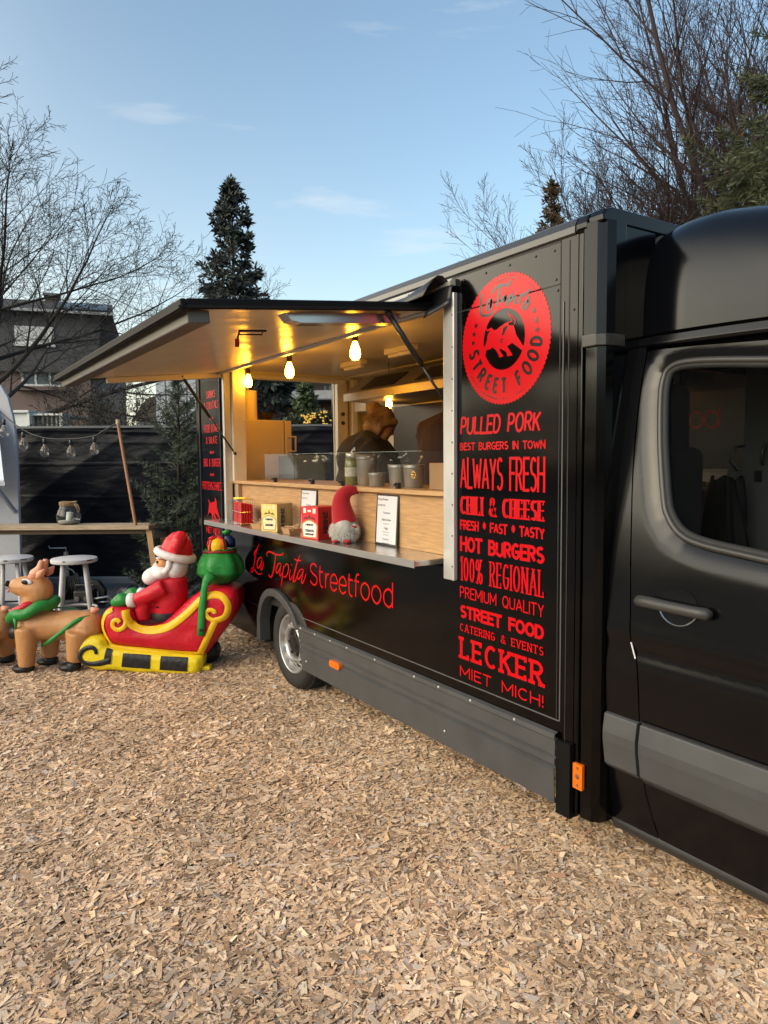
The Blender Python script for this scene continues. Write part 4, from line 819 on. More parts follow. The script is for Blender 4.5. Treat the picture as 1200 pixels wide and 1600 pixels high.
def sauce_box(corner, t1, wl, ws, h, cfront, cside, label, cat_, name, word2, letter, lab_col, clip):
    c = Vector(corner); t1 = Vector(t1).normalized(); t2 = Vector((t1.y, -t1.x, 0)); t2 = t2 if t2.y > 0 else -t2   # t1: label face, t2: lettered face
    root = thing(name, label, cat_, c+t1*wl/2+t2*ws/2)
    P = [c, c+t1*wl, c+t1*wl+t2*ws, c+t2*ws]
    mb = MB(); vs = [p for p in P]+[p+Vector((0, 0, h)) for p in P]
    mb.add(vs, [(3,2,1,0),(4,5,6,7),(0,1,5,4),(1,2,6,5),(2,3,7,6),(3,0,4,7)]); body = mb.build('carton', cside, root, bevel=.003)
    uf = -t1; of = c+t1*wl                                              # label face read from its far left edge to the corner
    fn = plane_fn(of, uf); V2 = lambda P_: fill2d(P_)
    def pol(mb, P_, t): V_, F_ = fill2d(P_); mb.add([fn(a*wl, b*h, t) for a, b in V_], F_)
    mb = MB(); pol(mb, [(.01, .01), (.99, .01), (.99, .99), (.01, .99)], 0); mb.build('front_panel', cfront, root)
    shield = [(.10, .04), (.90, .04), (.97, .42), (.90, .50), (.66, .58), (.5, .60), (.34, .58), (.10, .50), (.03, .42)]
    mb = MB(); pol(mb, shield, 6); mb.build('label_border', mat('label_gold', (.42, .33, .13), .4), root)
    ins2 = [(.5+(a-.5)*.87, .32+(b-.32)*.86) for a, b in shield]
    mb = MB(); pol(mb, ins2, 10); mb.build('label_panel', lab_col, root)
    mb = MB(); lay = stroke_text(mb, 'HEINZ', .27*wl, .73*wl, .41*h, .475*h, .006, fn, .004, lay0=20)
    for t_, za, zb, x0_, x1_ in word2: lay = stroke_text(mb, t_, x0_*wl, x1_*wl, zb*h, za*h, .0045, fn, .004, lay0=lay)
    mb.build('label_lettering', INK, root)
    mb = MB(); pol(mb, [(.10, .60), (.30, .70), (.42, .66), (.50, .80), (.58, .66), (.72, .70), (.90, .58), (.66, .62), (.5, .64), (.34, .62)], 4); mb.build('vine_print', clip, root)
    mb = MB(); pol(mb, rrect(.14, .80, .30, .95, .02), 5); pol(mb, rrect(.70, .80, .86, .95, .02), 5); pol(mb, rrect(.40, .84, .60, .90, .02), 5); mb.build('seal_print', lab_col, root)
    # big upright word on the other face, reading upwards
    f2 = plane_fn(c, t2, nrm=-t1); mb = MB()
    stroke_text(mb, 'HEINZ', .18*h, .86*h, -.46*ws, -.22*ws, .014, lambda u, v, t=0: f2(-v, u, t), .011); mb.build('side_lettering', letter, root)
    mb = MB(); mb.add([f2(ws*.52, h*.25), f2(ws*.545, h*.25), f2(ws*.545, h*.70), f2(ws*.52, h*.70)], [(0, 1, 2, 3)]); mb.build('side_print', letter, root)
    return root
sauce_box((-4.60, 2.105, CZ), (-.90, -.42, 0), .145, .17, .195, mat('yellow_card', (.80, .58, .16), .45), mat('kraft_card', (.40, .29, .13), .7, var=.1),
          'yellow and brown mustard dispenser carton on the steel counter', 'carton', 'sauce_carton', [('MUSTARD', .28, .20, .26, .74)], mat('dark_green_ink', (.03, .035, .012), .5), mat('cream_label', (.74, .66, .42), .5), mat('brown_print', (.17, .13, .03), .5))
sauce_box((-3.985, 2.100, CZ), (-.975, -.22, 0), .165, .175, .205, mat('red_card', (.72, .018, .03), .42), mat('deep_red_card', (.50, .012, .02), .45),
          'red tomato ketchup dispenser carton beside the gnome on the counter', 'carton', 'sauce_carton', [('TOMATO', .30, .22, .24, .76), ('KETCHUP', .18, .12, .26, .74)], mat('dark_red_ink', (.05, .006, .008), .5), mat('white_label', (.78, .76, .70), .5), mat('vine_dark', (.10, .012, .012), .5))

# red menus in a wire rack
rk = thing('menu_rack', 'wire rack filled with red folded menus at the far end of the counter', 'menu rack', (-5.36, 2.16, CZ), rz=math.radians(-8))
mb = MB()
for (x0, x1) in ((-.125, -.004), (.004, .125)):
    for k in range(5):
        y0 = -.045+k*.020; mb.box((x0, y0, .008), (x1, y0+.013, .175-.004*k))
mb.build('menu_stack', mat('menu_red', (.60, .012, .02), .38), rk, local=True, bevel=.002)
mb = MB()
for x in (-.13, -.07, 0, .07, .13):
    mb.tube([(x, -.055, .0), (x, -.055, .19), (x, -.045, .20), (x, .055, .20), (x, .06, .19), (x, .06, 0)], .0022, 6)
for z in (.012, .10): mb.tube([(-.13, -.057, z), (.13, -.057, z), (.13, .062, z), (-.13, .062, z)], .0022, 6, closed=True)
mb.build('wire_frame', mat('chrome_wire', (.6, .6, .6), .2, metal=1), rk, local=True)
# two small open card trays of wooden forks / napkins
for (x, y, lb, rz) in ((-4.845, 2.095, 'small brown paper tray in front of the red menus', .2), (-4.42, 2.125, 'small brown paper tray of wooden forks beside the ketchup carton', -.1)):
    r_ = thing('paper_tray', lb, 'tray', (x, y, CZ), rz, 'paper trays on the counter'); mb = MB()
    for i in range(4):
        a = [(-.065, -.035), (.065, -.035), (.065, .035), (-.065, .035)]; p0, p1 = a[i], a[(i+1) % 4]
        mb.add([(p0[0], p0[1], .001), (p1[0], p1[1], .001), (p1[0]*1.2, p1[1]*1.3, .042), (p0[0]*1.2, p0[1]*1.3, .042)], [(0, 1, 2, 3)])
    mb.add([(-.065, -.035, .001), (.065, -.035, .001), (.065, .035, .001), (-.065, .035, .001)], [(0, 1, 2, 3)]); mb.build('tray_shell', mat('kraft_tray', (.42, .25, .12), .7), r_, local=True, solid=.002)
    mb = MB()
    for k in range(26):
        p = Vector((random.uniform(-.05, .05), random.uniform(-.03, .03), random.uniform(.03, .055))); d = Vector((random.uniform(-1, 1), random.uniform(-.5, .5), random.uniform(-.15, .35))).normalized()*.04
        mb.bar(p-d, p+d, .007, .0025)
    mb.build('wooden_forks', mat('fork_wood', (.48, .32, .17), .6, island=(.60, .44, .27)), r_, local=True)

# gnome
gn = thing('christmas_gnome', 'plush gnome with tall bent red hat and grey fur beard on the counter', 'gnome', (-3.80, 2.185, CZ))
G0 = Vector((-3.80, 2.185, CZ)); gr_ = Vector((.44, .90, 0)); gf = Vector((-.90, .44, 0))          # picture right, away from the viewer
gp = lambda r, d, z: G0+gr_*r+gf*d+Vector((0, 0, z))
mb = MB(); mb.ball(gp(0, 0, .075), (.088, .088, .078), 20, 12); mb.ball(gp(-.01, -.03, .085), (.07, .06, .07), 16, 10); body = mb.build('body', mat('grey_plush', (.42, .41, .38), .95, var=.2, vscale=40), gn, smooth=True)
mb = MB()
for k in range(2600):                                                # fur tufts
    th = random.uniform(0, 2*PI); ph = math.acos(random.uniform(-.85, .95)); n_ = Vector((math.sin(ph)*math.cos(th), math.sin(ph)*math.sin(th), math.cos(ph)))
    p = gp(0, 0, .075)+Vector((n_.x*.088, n_.y*.088, n_.z*.078)); d = (n_*.5+Vector((random.uniform(-.5, .5), random.uniform(-.5, .5), -.8))).normalized(); s_ = d.cross(n_).normalized()*.0035; l = random.uniform(.012, .024)
    mb.add([p-s_, p+s_, p+d*l+n_*.004], [(0, 1, 2)])
mb.build('fur', mat('pale_fur', (.66, .62, .55), .9, island=(.46, .45, .42)), body)
hp = [gp(-.002, 0, .118), gp(-.008, 0, .15), gp(-.016, 0, .19), gp(-.020, 0, .23), gp(-.014, 0, .268), gp(.006, 0, .298), gp(.036, 0, .312), gp(.066, 0, .308), gp(.086, .0, .296)]
mb = MB(); mb.tube(smooth2(hp, 4), [float(v) for v in np.interp(np.linspace(0, 1, 33), [0, .15, .4, .6, .75, .88, 1], [.078, .071, .056, .045, .036, .026, .006])], 20)
mb.build('hat', mat('red_felt', (.36, .004, .012), .9, bump=.15, bscale=90, sheen=.2), gn, smooth=True)
mb = MB(); mb.ball(gp(.062, -.05, .082), (.024, .024, .024), 12, 8); mb.ball(gp(.050, -.055, .100), (.018, .018, .016), 12, 8); mb.build('paw', mat('white_fur', (.62, .60, .56), .95, bump=.6, bscale=70), gn, smooth=True)
mb = MB(); mb.tube([gp(.045+.02*math.cos(a), -.074+.0*a, .093+.006*math.sin(a)) for a in np.linspace(0, PI, 9)], .006, 6); mb.build('cuff', MATS['red_felt'], gn)
mb = MB(); mb.ball(gp(.005, -.085, .012), (.030, .022, .012), 12, 8); mb.ball(gp(-.06, -.06, .010), (.02, .02, .010), 12, 8); mb.build('foot', MATS['red_felt'], gn, smooth=True)

# menu cards in black frames leaning on the wooden front
def menu_card(x0, x1, z1, lab):
    y = 2.268; r_ = thing('menu_card', lab, 'menu card', ((x0+x1)/2, y, CZ), group='framed menu cards on the counter'); z0 = CZ+.001
    fnp = lambda u, v, t: (u, y+.018*(v-z0)/(z1-z0)+t, v)
    mb = MB(); plate(mb, [(x0, z0), (x1, z0), (x1, z1), (x0, z1)], fnp, 0, .006); mb.build('frame', BLACKMETAL, r_, bevel=.001)
    mb = MB(); V_, F_ = fill2d([(x0+.013, z0+.013), (x1-.013, z0+.013), (x1-.013, z1-.008), (x0+.013, z1-.008)]); mb.add([fnp(a, b, -.0008) for a, b in V_], F_); mb.build('card_sheet', mat('paper', (.68, .68, .72), .6), r_)
    ln = [(.93, .055, 'Private Pommes', INK, 0), (.82, .055, 'serviert mit...', INK, 0), (.67, .055, 'Currywurst', mat('blue_ink', (.03, .07, .20), .5), 1), (.535, .055, 'Pulled Chicken', INK, 1), (.465, .026, 'mit hausgemachter Soße', INK, 1), (.37, .055, 'Veggie', mat('wine_ink', (.22, .03, .06), .5), 1), (.305, .026, 'mit Gemüse, Salat und Dip', INK, 1), (.25, .026, 'oder Kräuterquark', INK, 1), (.155, .055, 'Feuertüte', MATS['blue_ink'], 1), (.09, .026, 'scharf und herzhaft gewürzt', INK, 1)]
    H = z1-z0; Wd = x1-x0
    for f_, s_, t_, m_, al in ln:
        zz = z0+(f_-.045)*H; M = face_M((x0+(.5*Wd if al else .09*Wd), y+.018*(zz-z0)/H-.001, zz), (1, 0, 0), (0, .018/H, 1))
        text_obj('card_lettering', t_, s_*H*1.15, M, m_, r_, 'CENTER' if al else 'LEFT', .86 if len(t_) < 20 else .74)
menu_card(-3.592, -3.362, 1.418, 'white menu card in black frame leaning right of the gnome')
menu_card(-4.585, -4.345, 1.418, 'white menu card half hidden behind the ketchup carton')

# acrylic screen on the shelf
gs = thing('sneeze_guard', 'clear acrylic screen clamped along the wooden shelf', 'glass screen', (-4.2, 2.30, SZ))
for x0, x1 in ((-5.24, -4.05), (-4.045, -3.165)):
    mb = MB(); mb.add([(x0, 2.30, SZ+.006), (x1, 2.30, SZ+.006), (x1, 2.30, 1.664), (x0, 2.30, 1.664)], [(0, 1, 2, 3)]); mb.build('pane', GLASS, gs)
mb = MB(); mb.add([(-3.165, 2.304, SZ+.006), (-3.165, 2.55, SZ+.006), (-3.165, 2.55, 1.664), (-3.165, 2.304, 1.664)], [(0, 1, 2, 3)]); mb.build('pane', GLASS, gs)
mb = MB(); mb.box((-5.24, 2.2975, 1.664), (-3.165, 2.3035, 1.6665)); mb.build('pane_edge', mat('acrylic_edge', (.45, .55, .52), .2, alpha=.55), gs)
for x in (-5.05, -4.44, -4.026, -3.39):
    mb = MB(); mb.box((x-.012, 2.288, SZ), (x+.012, 2.312, SZ+.012)); mb.box((x-.012, 2.287, SZ), (x+.012, 2.297, SZ+.034)); mb.box((x-.012, 2.3045, SZ), (x+.012, 2.314, SZ+.034)); mb.tube([(x, 2.287, SZ+.024), (x, 2.27, SZ+.024)], .006, 8); mb.build('clamp', DARKPL, gs, bevel=.002)
# steel pots
def pot(x, y, r, h, lab, handle=False):
    p = thing('sauce_pot', lab, 'pot', (x, y, SZ), group='steel pots on the shelf')
    mb = MB(); mb.lathe([(r*.80, .0), (r*.84, .004), (r*.93, h*.80), (r*.95, h*.84), (r, h*.86), (r, h*.97), (r*1.06, h), (r*.98, h), (r*.93, h*.95), (r*.78, .01)], 32, cap=False); mb.build('shell', mat('pot_steel', (.50, .48, .45), .36, metal=.9, var=.08), p, smooth=True, auto=40, local=True)
    mb = MB(); mb.lathe([(r*.80, .001), (.001, .001)], 32, cap=False); mb.lathe([(.001, h*.90), (r*.94, h*.90)], 32, cap=False); mb.build('content', mat('sauce_dark', (.12, .07, .04), .4), p, local=True)
    if handle:
        mb = MB(); mb.tube([(r*.3, 0, h*.9), (r*.9, .0, h*1.1), (r*1.3, 0, h*1.32)], .004, 8); mb.ball((r*1.3, 0, h*1.32), (.012, .008, .008)); mb.build('ladle', STEEL, p, local=True)
    return p
pot(-3.970, 2.45, .072, .20, 'tallest steel pot beside the pickle jar on the shelf')
pot(-3.770, 2.40, .056, .085, 'shortest steel pot between the taller ones')
pot(-3.640, 2.47, .064, .135, 'medium steel pot right of the shortest one')
pot(-3.465, 2.46, .064, .135, 'steel pot with a ladle nearest the brown box', True)
j = thing('pickle_jar', 'tall glass jar of green pickles left of the steel pots', 'jar', (-4.135, 2.44, SZ))
mb = MB(); mb.lathe([(.045, 0), (.05, .006), (.05, .15), (.044, .172), (.040, .178), (.038, .18)], 24, cap=True); mb.build('content', mat('pickle_green', (.20, .20, .045), .25, var=.55, vscale=45, coat=.5), j, local=True, smooth=True, auto=50)
mb = MB(); mb.lathe([(.0505, .055), (.0505, .115)], 24, cap=False); mb.build('paper_label', mat('jar_label', (.60, .57, .48), .5, var=.3, vscale=30), j, local=True)
mb = MB(); mb.lathe([(.042, .178), (.044, .182), (.044, .205), (.040, .210), (.001, .210)], 24); mb.build('lid', mat('lid_grey', (.55, .55, .5), .35, metal=.6), j, local=True, smooth=True, auto=40)
mb = MB(); mb.tube([(-.0, -.01, .21), (.02, 0, .235), (.035, .0, .225), (.03, 0, .245)], .006, 8); mb.build('clip', ALU, j, local=True)
cb = thing('cardboard_box', 'plain brown box at the right end of the shelf by the hatch post', 'box', (-3.06, 2.50, SZ))
mb = MB(); mb.box((-3.15, 2.34, SZ+.001), (-2.83, 2.72, 1.60)); mb.build('carton', mat('brown_carton', (.30, .18, .09), .7, var=.1), cb, bevel=.004)
mb = MB(); mb.box((-3.152, 2.45, 1.57), (-3.150, 2.60, 1.5995)); mb.build('flap_tape', mat('tape', (.35, .24, .12), .3), cb)
# pine-cone ornament hanging on the screen
or_ = MB()
for k in range(8): or_.ball((-3.225+.018*math.cos(k*PI/4), 2.292, 1.535+.018*math.sin(k*PI/4)), .006, 8, 6)
or_.ball((-3.225, 2.290, 1.535), .008, 8, 6); o_ = or_.build('glass_sticker', mat('gold_bead', (.65, .42, .12), .3, metal=.6)); tag(o_, 'small gold flower ornament stuck on the acrylic screen', 'ornament')

# ------------------------------------------------------------------ inside the truck
fr_ = thing('fridge', 'tall cream fridge standing in the rear corner of the truck', 'fridge', (-6.1, 2.62, .585))
mb = MB(); mb.box((-6.36, 2.32, .586), (-6.02, 2.885, 1.975)); mb.build('cabinet', FRIDGE, fr_, bevel=.008)
mb = MB(); mb.box((-6.015, 2.318, .64), (-5.965, 2.815, 1.978)); dr = mb.build('fridge_door', FRIDGE, fr_, bevel=.010)
mb = MB(); mb.box((-6.018, 2.822, .64), (-5.968, 2.888, 1.976)); mb.build('side_frame', FRIDGE, fr_, bevel=.006)
mb = MB(); mb.tube([(-5.965, 2.85, 1.83), (-5.915, 2.90, 1.83), (-5.915, 2.90, 1.70), (-5.965, 2.85, 1.70)], .010, 8); mb.build('handle', mat('handle_cream', (.5, .4, .26), .35), dr)
t_ = MB(); t_.lathe([(.0, 1.9765), (.058, 1.9765), (.058, 2.235), (.018, 2.235), (.018, 2.20)], 24, Matrix.Translation((-6.05, 2.53, 0)), cap=False); o_ = t_.build('paper_roll', mat('roll_paper', (.70, .60, .40), .8), smooth=True, auto=50); tag(o_, 'tall roll of paper standing on the fridge', 'paper roll')
t_ = MB(); t_.lathe([(.05, 1.9765), (.085, 2.03), (.09, 2.05), (.08, 2.045), (.045, 1.985)], 24, Matrix.Translation((-6.12, 2.70, 0))); o_ = t_.build('bowl', mat('dark_bowl', (.03, .02, .015), .4), smooth=True, auto=50); tag(o_, 'dark bowl on the fridge beside the paper roll', 'bowl')
cb = thing('steel_cabinet', 'blue grey steel cabinet behind the acrylic screen', 'cabinet', (-5.55, 2.9, .585))
mb = MB(); mb.box((-5.90, 2.72, .586), (-5.60, 3.03, 1.662)); mb.build('body', mat('blue_grey_enamel', (.14, .19, .24), .35), cb, bevel=.006)
mb = MB(); mb.box((-5.599, 2.74, .7), (-5.592, 3.01, 1.63)); mb.build('cabinet_door', MATS['blue_grey_enamel'], cb, bevel=.003)
# glowing pendant bulbs
GLOW = mat('lit_bulb', (1, .6, .2), .4, emit=(1.0, .40, .022), estr=20.0)
def pendant(x, y, zb, zc, lab, s=1.0):
    p = thing('pendant_bulb', lab, 'light bulb', (x, y, zb), group='warm bulbs hanging inside the hatch')
    mb = MB(); mb.lathe([(.001, .002*s), (.018*s, .006*s), (.030*s, .022*s), (.0335*s, .042*s), (.031*s, .064*s), (.022*s, .092*s), (.0145*s, .112*s), (.0135*s, .120*s)], 24, cap=False); mb.build('bulb_glass', GLOW, p, local=True, smooth=True)
    mb = MB(); mb.lathe([(.0135*s, .117*s), (.018*s, .119*s), (.020*s, .128*s), (.020*s, .165*s), (.016*s, .172*s), (.004, .174*s)], 20); mb.build('socket', mat('bulb_socket', (.045, .022, .012), .4), p, local=True, smooth=True, auto=40)
    mb = MB(); mb.tube([(0, 0, .17*s), (.004, 0, (zc-zb)*.6+.07), (0, 0, zc-zb)], .003, 6); mb.build('cable', BLACKMETAL, p, local=True)
pendant(-5.70, 2.37, 2.225, 2.449, 'lit filament bulb farthest from the viewer in the hatch', .92)
pendant(-4.845, 2.335, 2.215, 2.449, 'lit filament bulb in the middle of the hatch')
pendant(-3.90, 2.33, 2.232, 2.449, 'largest lit filament bulb nearest the hatch post', 1.0)
pendant(-5.22, 3.45, 2.055, 2.449, 'small lit bulb hanging below the extractor hood', .85)

# ------------------------------------------------------------------ two people working inside
def blob(name, m, parts, parent, vox=.014, sm=5):
    mb = MB()
    for p in parts:
        if p[0] == 'b': mb.ball(p[1], p[2], 18, 12, p[3] if len(p) > 3 else None)
        else: mb.tube(p[1], p[2], 14)
    return mb.build(name, m, parent, smooth=True, remesh=vox, sm=sm)
SKIN = mat('skin', (.50, .27, .17), .5, sss=.15, var=.08, vscale=12)
def head_parts(h, fwd, s=1.0):
    """h head centre, fwd facing direction"""
    fwd = Vector(fwd).normalized(); z = Vector((0, 0, 1)); up = (z-fwd*z.dot(fwd)).normalized(); r = fwd.cross(up); P = lambda a, b, c: h+fwd*a*s+r*b*s+up*c*s
    q = Matrix((fwd, r, up)).transposed().to_4x4(); MM = lambda c: Matrix.Translation(c) @ q
    return [('b', (0, 0, 0), (.098*s, .078*s, .10*s), MM(P(0, 0, .02))), ('b', (0, 0, 0), (.062*s, .058*s, .075*s), MM(P(.035, 0, -.055))), ('b', (0, 0, 0), (.020*s, .013*s, .022*s), MM(P(.100, 0, -.012))), ('b', (0, 0, 0), (.014*s, .024*s, .010*s), MM(P(.088, 0, -.062))),
            ('b', (0, 0, 0), (.018*s, .010*s, .030*s), MM(P(-.005, .080, -.005))), ('b', (0, 0, 0), (.018*s, .010*s, .030*s), MM(P(-.005, -.080, -.005))), ('b', (0, 0, 0), (.016*s, .05*s, .010*s), MM(P(.084, 0, .025)))], P
def hand(mb_parts, wrist, d, palm_n):
    d = Vector(d).normalized(); n_ = Vector(palm_n).normalized(); s_ = d.cross(n_).normalized(); w = Vector(wrist)
    mb_parts.append(('b', w+d*.045, (.042, .036, .03)))
    for k, (o, l) in enumerate(((-.030, .062), (-.010, .072), (.011, .068), (.030, .054))):
        a = w+d*.075+s_*o; mb_parts.append(('t', [a, a+d*l*.5+n_*.008, a+d*l+n_*.03], [.0105, .010, .008]))
    a = w+d*.03+s_*-.036; mb_parts.append(('t', [a, a+s_*-.02+d*.025, a+s_*-.024+d*.05+n_*.015], [.012, .011, .009]))
def person(lab, base, headc, face, shoulder_c, across, hands, jacket, hair, hairparts, extra=None, hood=False):
    p = thing('person', lab, 'person', base); B = Vector(base); ac = Vector(across).normalized(); S = Vector(shoulder_c); Hc = Vector(headc)
    hips = Vector((B.x, B.y, B.z+.88)); hp_, P = head_parts(Hc, face)
    body = hp_+[('t', [Hc+Vector((0, 0, -.04)), S+Vector((0, 0, .03))], [.055, .062]), ('t', [S+Vector((0, 0, -.02)), S.lerp(hips, .5), hips], [.10, .11, .12])]
    for sgn, hnd in zip((-1, 1), hands):
        sh = S+ac*sgn*.16; el = sh.lerp(Vector(hnd), .48)+Vector((0, 0, -.10))+ac*sgn*.05; wr = Vector(hnd)
        body.append(('t', [sh, el, wr], [.05, .042, .028])); hand(body, wr, (wr-el), (0, 0, -1)); leg = hips+ac*sgn*.09
        body.append(('t', [leg, leg+Vector((0, 0, -.42)), Vector((leg.x, leg.y, B.z+.06))], [.075, .055, .040]))
    bo = blob('body', SKIN, body, p, .011, 3)
    jk = [('b', S+Vector((0, 0, -.02)), (.17, .17, .11)), ('t', [S+ac*-.19+Vector((0, 0, -.03)), S+Vector((0, 0, .02)), S+ac*.19+Vector((0, 0, -.03))], [.095, .115, .095]), ('t', [S+Vector((0, 0, -.02)), S.lerp(hips, .45), hips+Vector((0, 0, -.05))], [.17, .215, .215]),
          ('t', [S+ac*.10+Vector((0, 0, -.05)), (S+ac*.09).lerp(hips+ac*.08, .8)], [.12, .14]), ('t', [S-ac*.10+Vector((0, 0, -.05)), (S-ac*.09).lerp(hips-ac*.08, .8)], [.12, .14])]
    for sgn, hnd in zip((-1, 1), hands):
        sh = S+ac*sgn*.17; el = (S+ac*sgn*.16).lerp(Vector(hnd), .48)+Vector((0, 0, -.10))+ac*sgn*.05; jk.append(('t', [sh, sh.lerp(el, .5), el, el.lerp(Vector(hnd), .9)], [.085, .078, .066, .048]))
    fh = Vector((face[0], face[1], 0)).normalized(); N_ = S.lerp(Hc, .40)
    if hood: jk += [('t', [N_+ac*-.11+fh*.05+Vector((0, 0, -.03)), N_+ac*-.09-fh*.05, N_-fh*.10+Vector((0, 0, -.01)), N_+ac*.09-fh*.05, N_+ac*.11+fh*.05+Vector((0, 0, -.03))], [.04, .055, .062, .055, .04]), ('b', S-fh*.06+Vector((0, 0, -.10)), (.20, .20, .19)), ('b', S-fh*.05+Vector((0, 0, -.32)), (.22, .22, .25))]
    else: jk += [('t', [S+ac*-.075+Vector((0, 0, .05)), S+Vector(face)*-.075+Vector((0, 0, .07)), S+ac*.075+Vector((0, 0, .05))], [.03, .035, .03])]
    j_ = blob('jacket', jacket, jk, p, .014, 4)
    tr = []
    for sgn in (-1, 1): leg = hips+ac*sgn*.09; tr.append(('t', [leg+Vector((0, 0, .05)), leg+Vector((0, 0, -.42)), Vector((leg.x, leg.y, B.z+.05))], [.115, .085, .07])); tr.append(('t', [Vector((leg.x, leg.y, B.z+.045)), Vector((leg.x, leg.y, B.z+.04))+Vector((face[0], face[1], 0))*.15], [.05, .038]))
    blob('trousers', mat('dark_trousers', (.02, .02, .025), .85), tr, p, .016, 3)
    blob('hair', hair, [(k, *[P(*c) for c in [a]], r) if k == 'b' else (k, [P(*c) for c in a], r) for k, a, r in hairparts], p, .009, 6)
    st_ = MB(); rr_ = random.Random(5)
    for k in range(320):
        th = rr_.uniform(.5*PI, 1.5*PI) if k % 4 else rr_.uniform(0, 2*PI); ph = rr_.uniform(.15, 1.9); q = Vector((math.sin(ph)*math.cos(th), math.sin(ph)*math.sin(th), math.cos(ph)))
        c_ = lambda u: (-.025+q.x*.104-.02*u, q.y*.094*(1+.06*u), .04+q.z*.102-.055*u*u)
        st_.tube([P(*c_(0)), P(*c_(.4)), P(*c_(.8)), P(c_(1.2)[0]+rr_.gauss(0, .006), c_(1.2)[1]+rr_.gauss(0, .008), c_(1.2)[2])], [.0022, .0026, .002, .0006], 4)
    st_.build_fast('hair_strands', hair, bo)
    eyes = MB()
    for sg in (-1, 1): eyes.ball(P(.080, .030*sg, .005), .010, 8, 6)
    eyes.build('eyes', mat('eye_dark', (.03, .02, .015), .2), bo, smooth=True)
    return p
rt = Vector((.47, .88, 0)); vw = Vector((-.88, .47, 0))
person('person in a grey hooded jacket with blond tied hair, head bowed over the range', (-4.76, 3.03, .586), (-4.72, 3.06, 1.885), Vector((.47, .88, 0))*.80+Vector((-.1, .05, -.55)), (-4.81, 2.99, 1.735), (-.75, .66, 0), [(-4.47, 3.30, 1.46), (-4.61, 3.38, 1.46)],
       mat('grey_fleece', (.030, .025, .021), .95, bump=.2, bscale=60), mat('blond_hair', (.24, .15, .07), .6, var=.5, vscale=30, stretch=(1, 1, 4), bump=.5, bscale=60),
       [('b', (-.025, 0, .04), (.102, .092, .100)), ('b', (-.075, 0, -.01), (.062, .07, .085)), ('b', (-.03, .058, -.045), (.055, .034, .065)), ('b', (-.03, -.058, -.045), (.055, .034, .065)), ('b', (-.07, 0, -.07), (.06, .06, .06)), ('b', (.045, .045, .055), (.05, .04, .04)), ('b', (.045, -.045, .055), (.05, .04, .04)), ('b', (-.130, 0, .070), (.055, .054, .052)), ('t', [(.06, .072, .06), (.0, .085, .01), (-.03, .075, -.07)], [.02, .024, .016]), ('t', [(.06, -.072, .06), (.0, -.085, .01), (-.02, -.078, -.08)], [.02, .024, .016])], hood=True)
person('person in a dark brown jacket seen from behind, next to the hatch post', (-3.83, 3.02, .586), (-3.80, 3.10, 2.060), Vector((-.35, .90, -.15)), (-3.86, 3.02, 1.815), (-.90, -.35, 0), [(-3.55, 3.36, 1.44), (-4.05, 3.40, 1.46)],
       mat('brown_jacket', (.030, .013, .010), .85, bump=.2, bscale=50), mat('brown_hair', (.04, .02, .012), .6, var=.4, vscale=30),
       [('b', (-.015, 0, .045), (.112, .112, .112)), ('b', (-.06, 0, -.015), (.075, .08, .09))])

# ------------------------------------------------------------------ what shows through the cab window
mb = MB(); mb.box((-2.70, 3.30, .6), (-1.93, 3.88, 1.455)); mb.build('kitchen_worktop', mat('worktop_dark', (.05, .045, .04), .3, metal=.5), TR, bevel=.004)
mb = MB(); mb.box((-2.71, 3.86, 1.456), (-1.92, 3.895, 2.0)); bk = mb.build('dark_panel', mat('panel_dark', (.010, .006, .004), .25), TR)
fo = lambda u, v, t=0: (u, 3.8585-t*5e-5, v)
mb = MB()
for i, cx in enumerate((-2.575, -2.475)): ribbon(mb, arc(cx, 1.838, .043, .046, 0, 360, 22), .011, fo, i)
ribbon(mb, [(-2.428, 1.79), (-2.428, 1.91)], .011, fo, 4); mb.build('panel_lettering', mat('red_letter_vinyl', (.85, .02, .06), .35), bk)
tr_ = thing('gastro_container', 'white food container on the worktop behind the cab window', 'container', (-2.31, 3.62, 1.456))
mb = MB(); 
for x0, x1, y0, y1, z0, z1 in ((-2.43, -2.19, 3.56, 3.72, 1.457, 1.465), (-2.43, -2.424, 3.56, 3.72, 1.457, 1.545), (-2.196, -2.19, 3.56, 3.72, 1.457, 1.545), (-2.424, -2.196, 3.56, 3.566, 1.457, 1.545), (-2.424, -2.196, 3.714, 3.72, 1.457, 1.545)): mb.box((x0, y0, z0), (x1, y1, z1))
mb.build('tub', mat('white_plastic', (.65, .63, .58), .4), tr_)
mb = MB(); mb.box((-2.445, 3.545, 1.546), (-2.175, 3.735, 1.556)); mb.build('lid', MATS['white_plastic'], tr_, bevel=.002)
tr_ = thing('meat_tray', 'dark tray of roasted meat on the worktop behind the cab window', 'tray', (-2.30, 3.40, 1.456))
mb = MB(); mb.box((-2.42, 3.32, 1.457), (-2.12, 3.50, 1.472)); mb.build('tray', STEEL, tr_, bevel=.004)
mb = MB()
for k in range(60): mb.ball((random.uniform(-2.40, -2.15), random.uniform(3.34, 3.48), 1.482), (random.uniform(.01, .025), random.uniform(.01, .02), random.uniform(.006, .014)), 7, 5)
mb.build('meat', mat('roast_meat', (.16, .05, .025), .35, island=(.30, .12, .05)), tr_, smooth=True)
dp = thing('partition_door', 'grey metal door standing open behind the cab window', 'door', (-1.5, 3.13, .4))
mb = MB(); mb.box((-1.845, 3.12, .42), (-1.25, 3.15, 2.02)); mb.build('leaf', mat('door_grey', (.10, .11, .12), .45, var=.1), dp, bevel=.004)
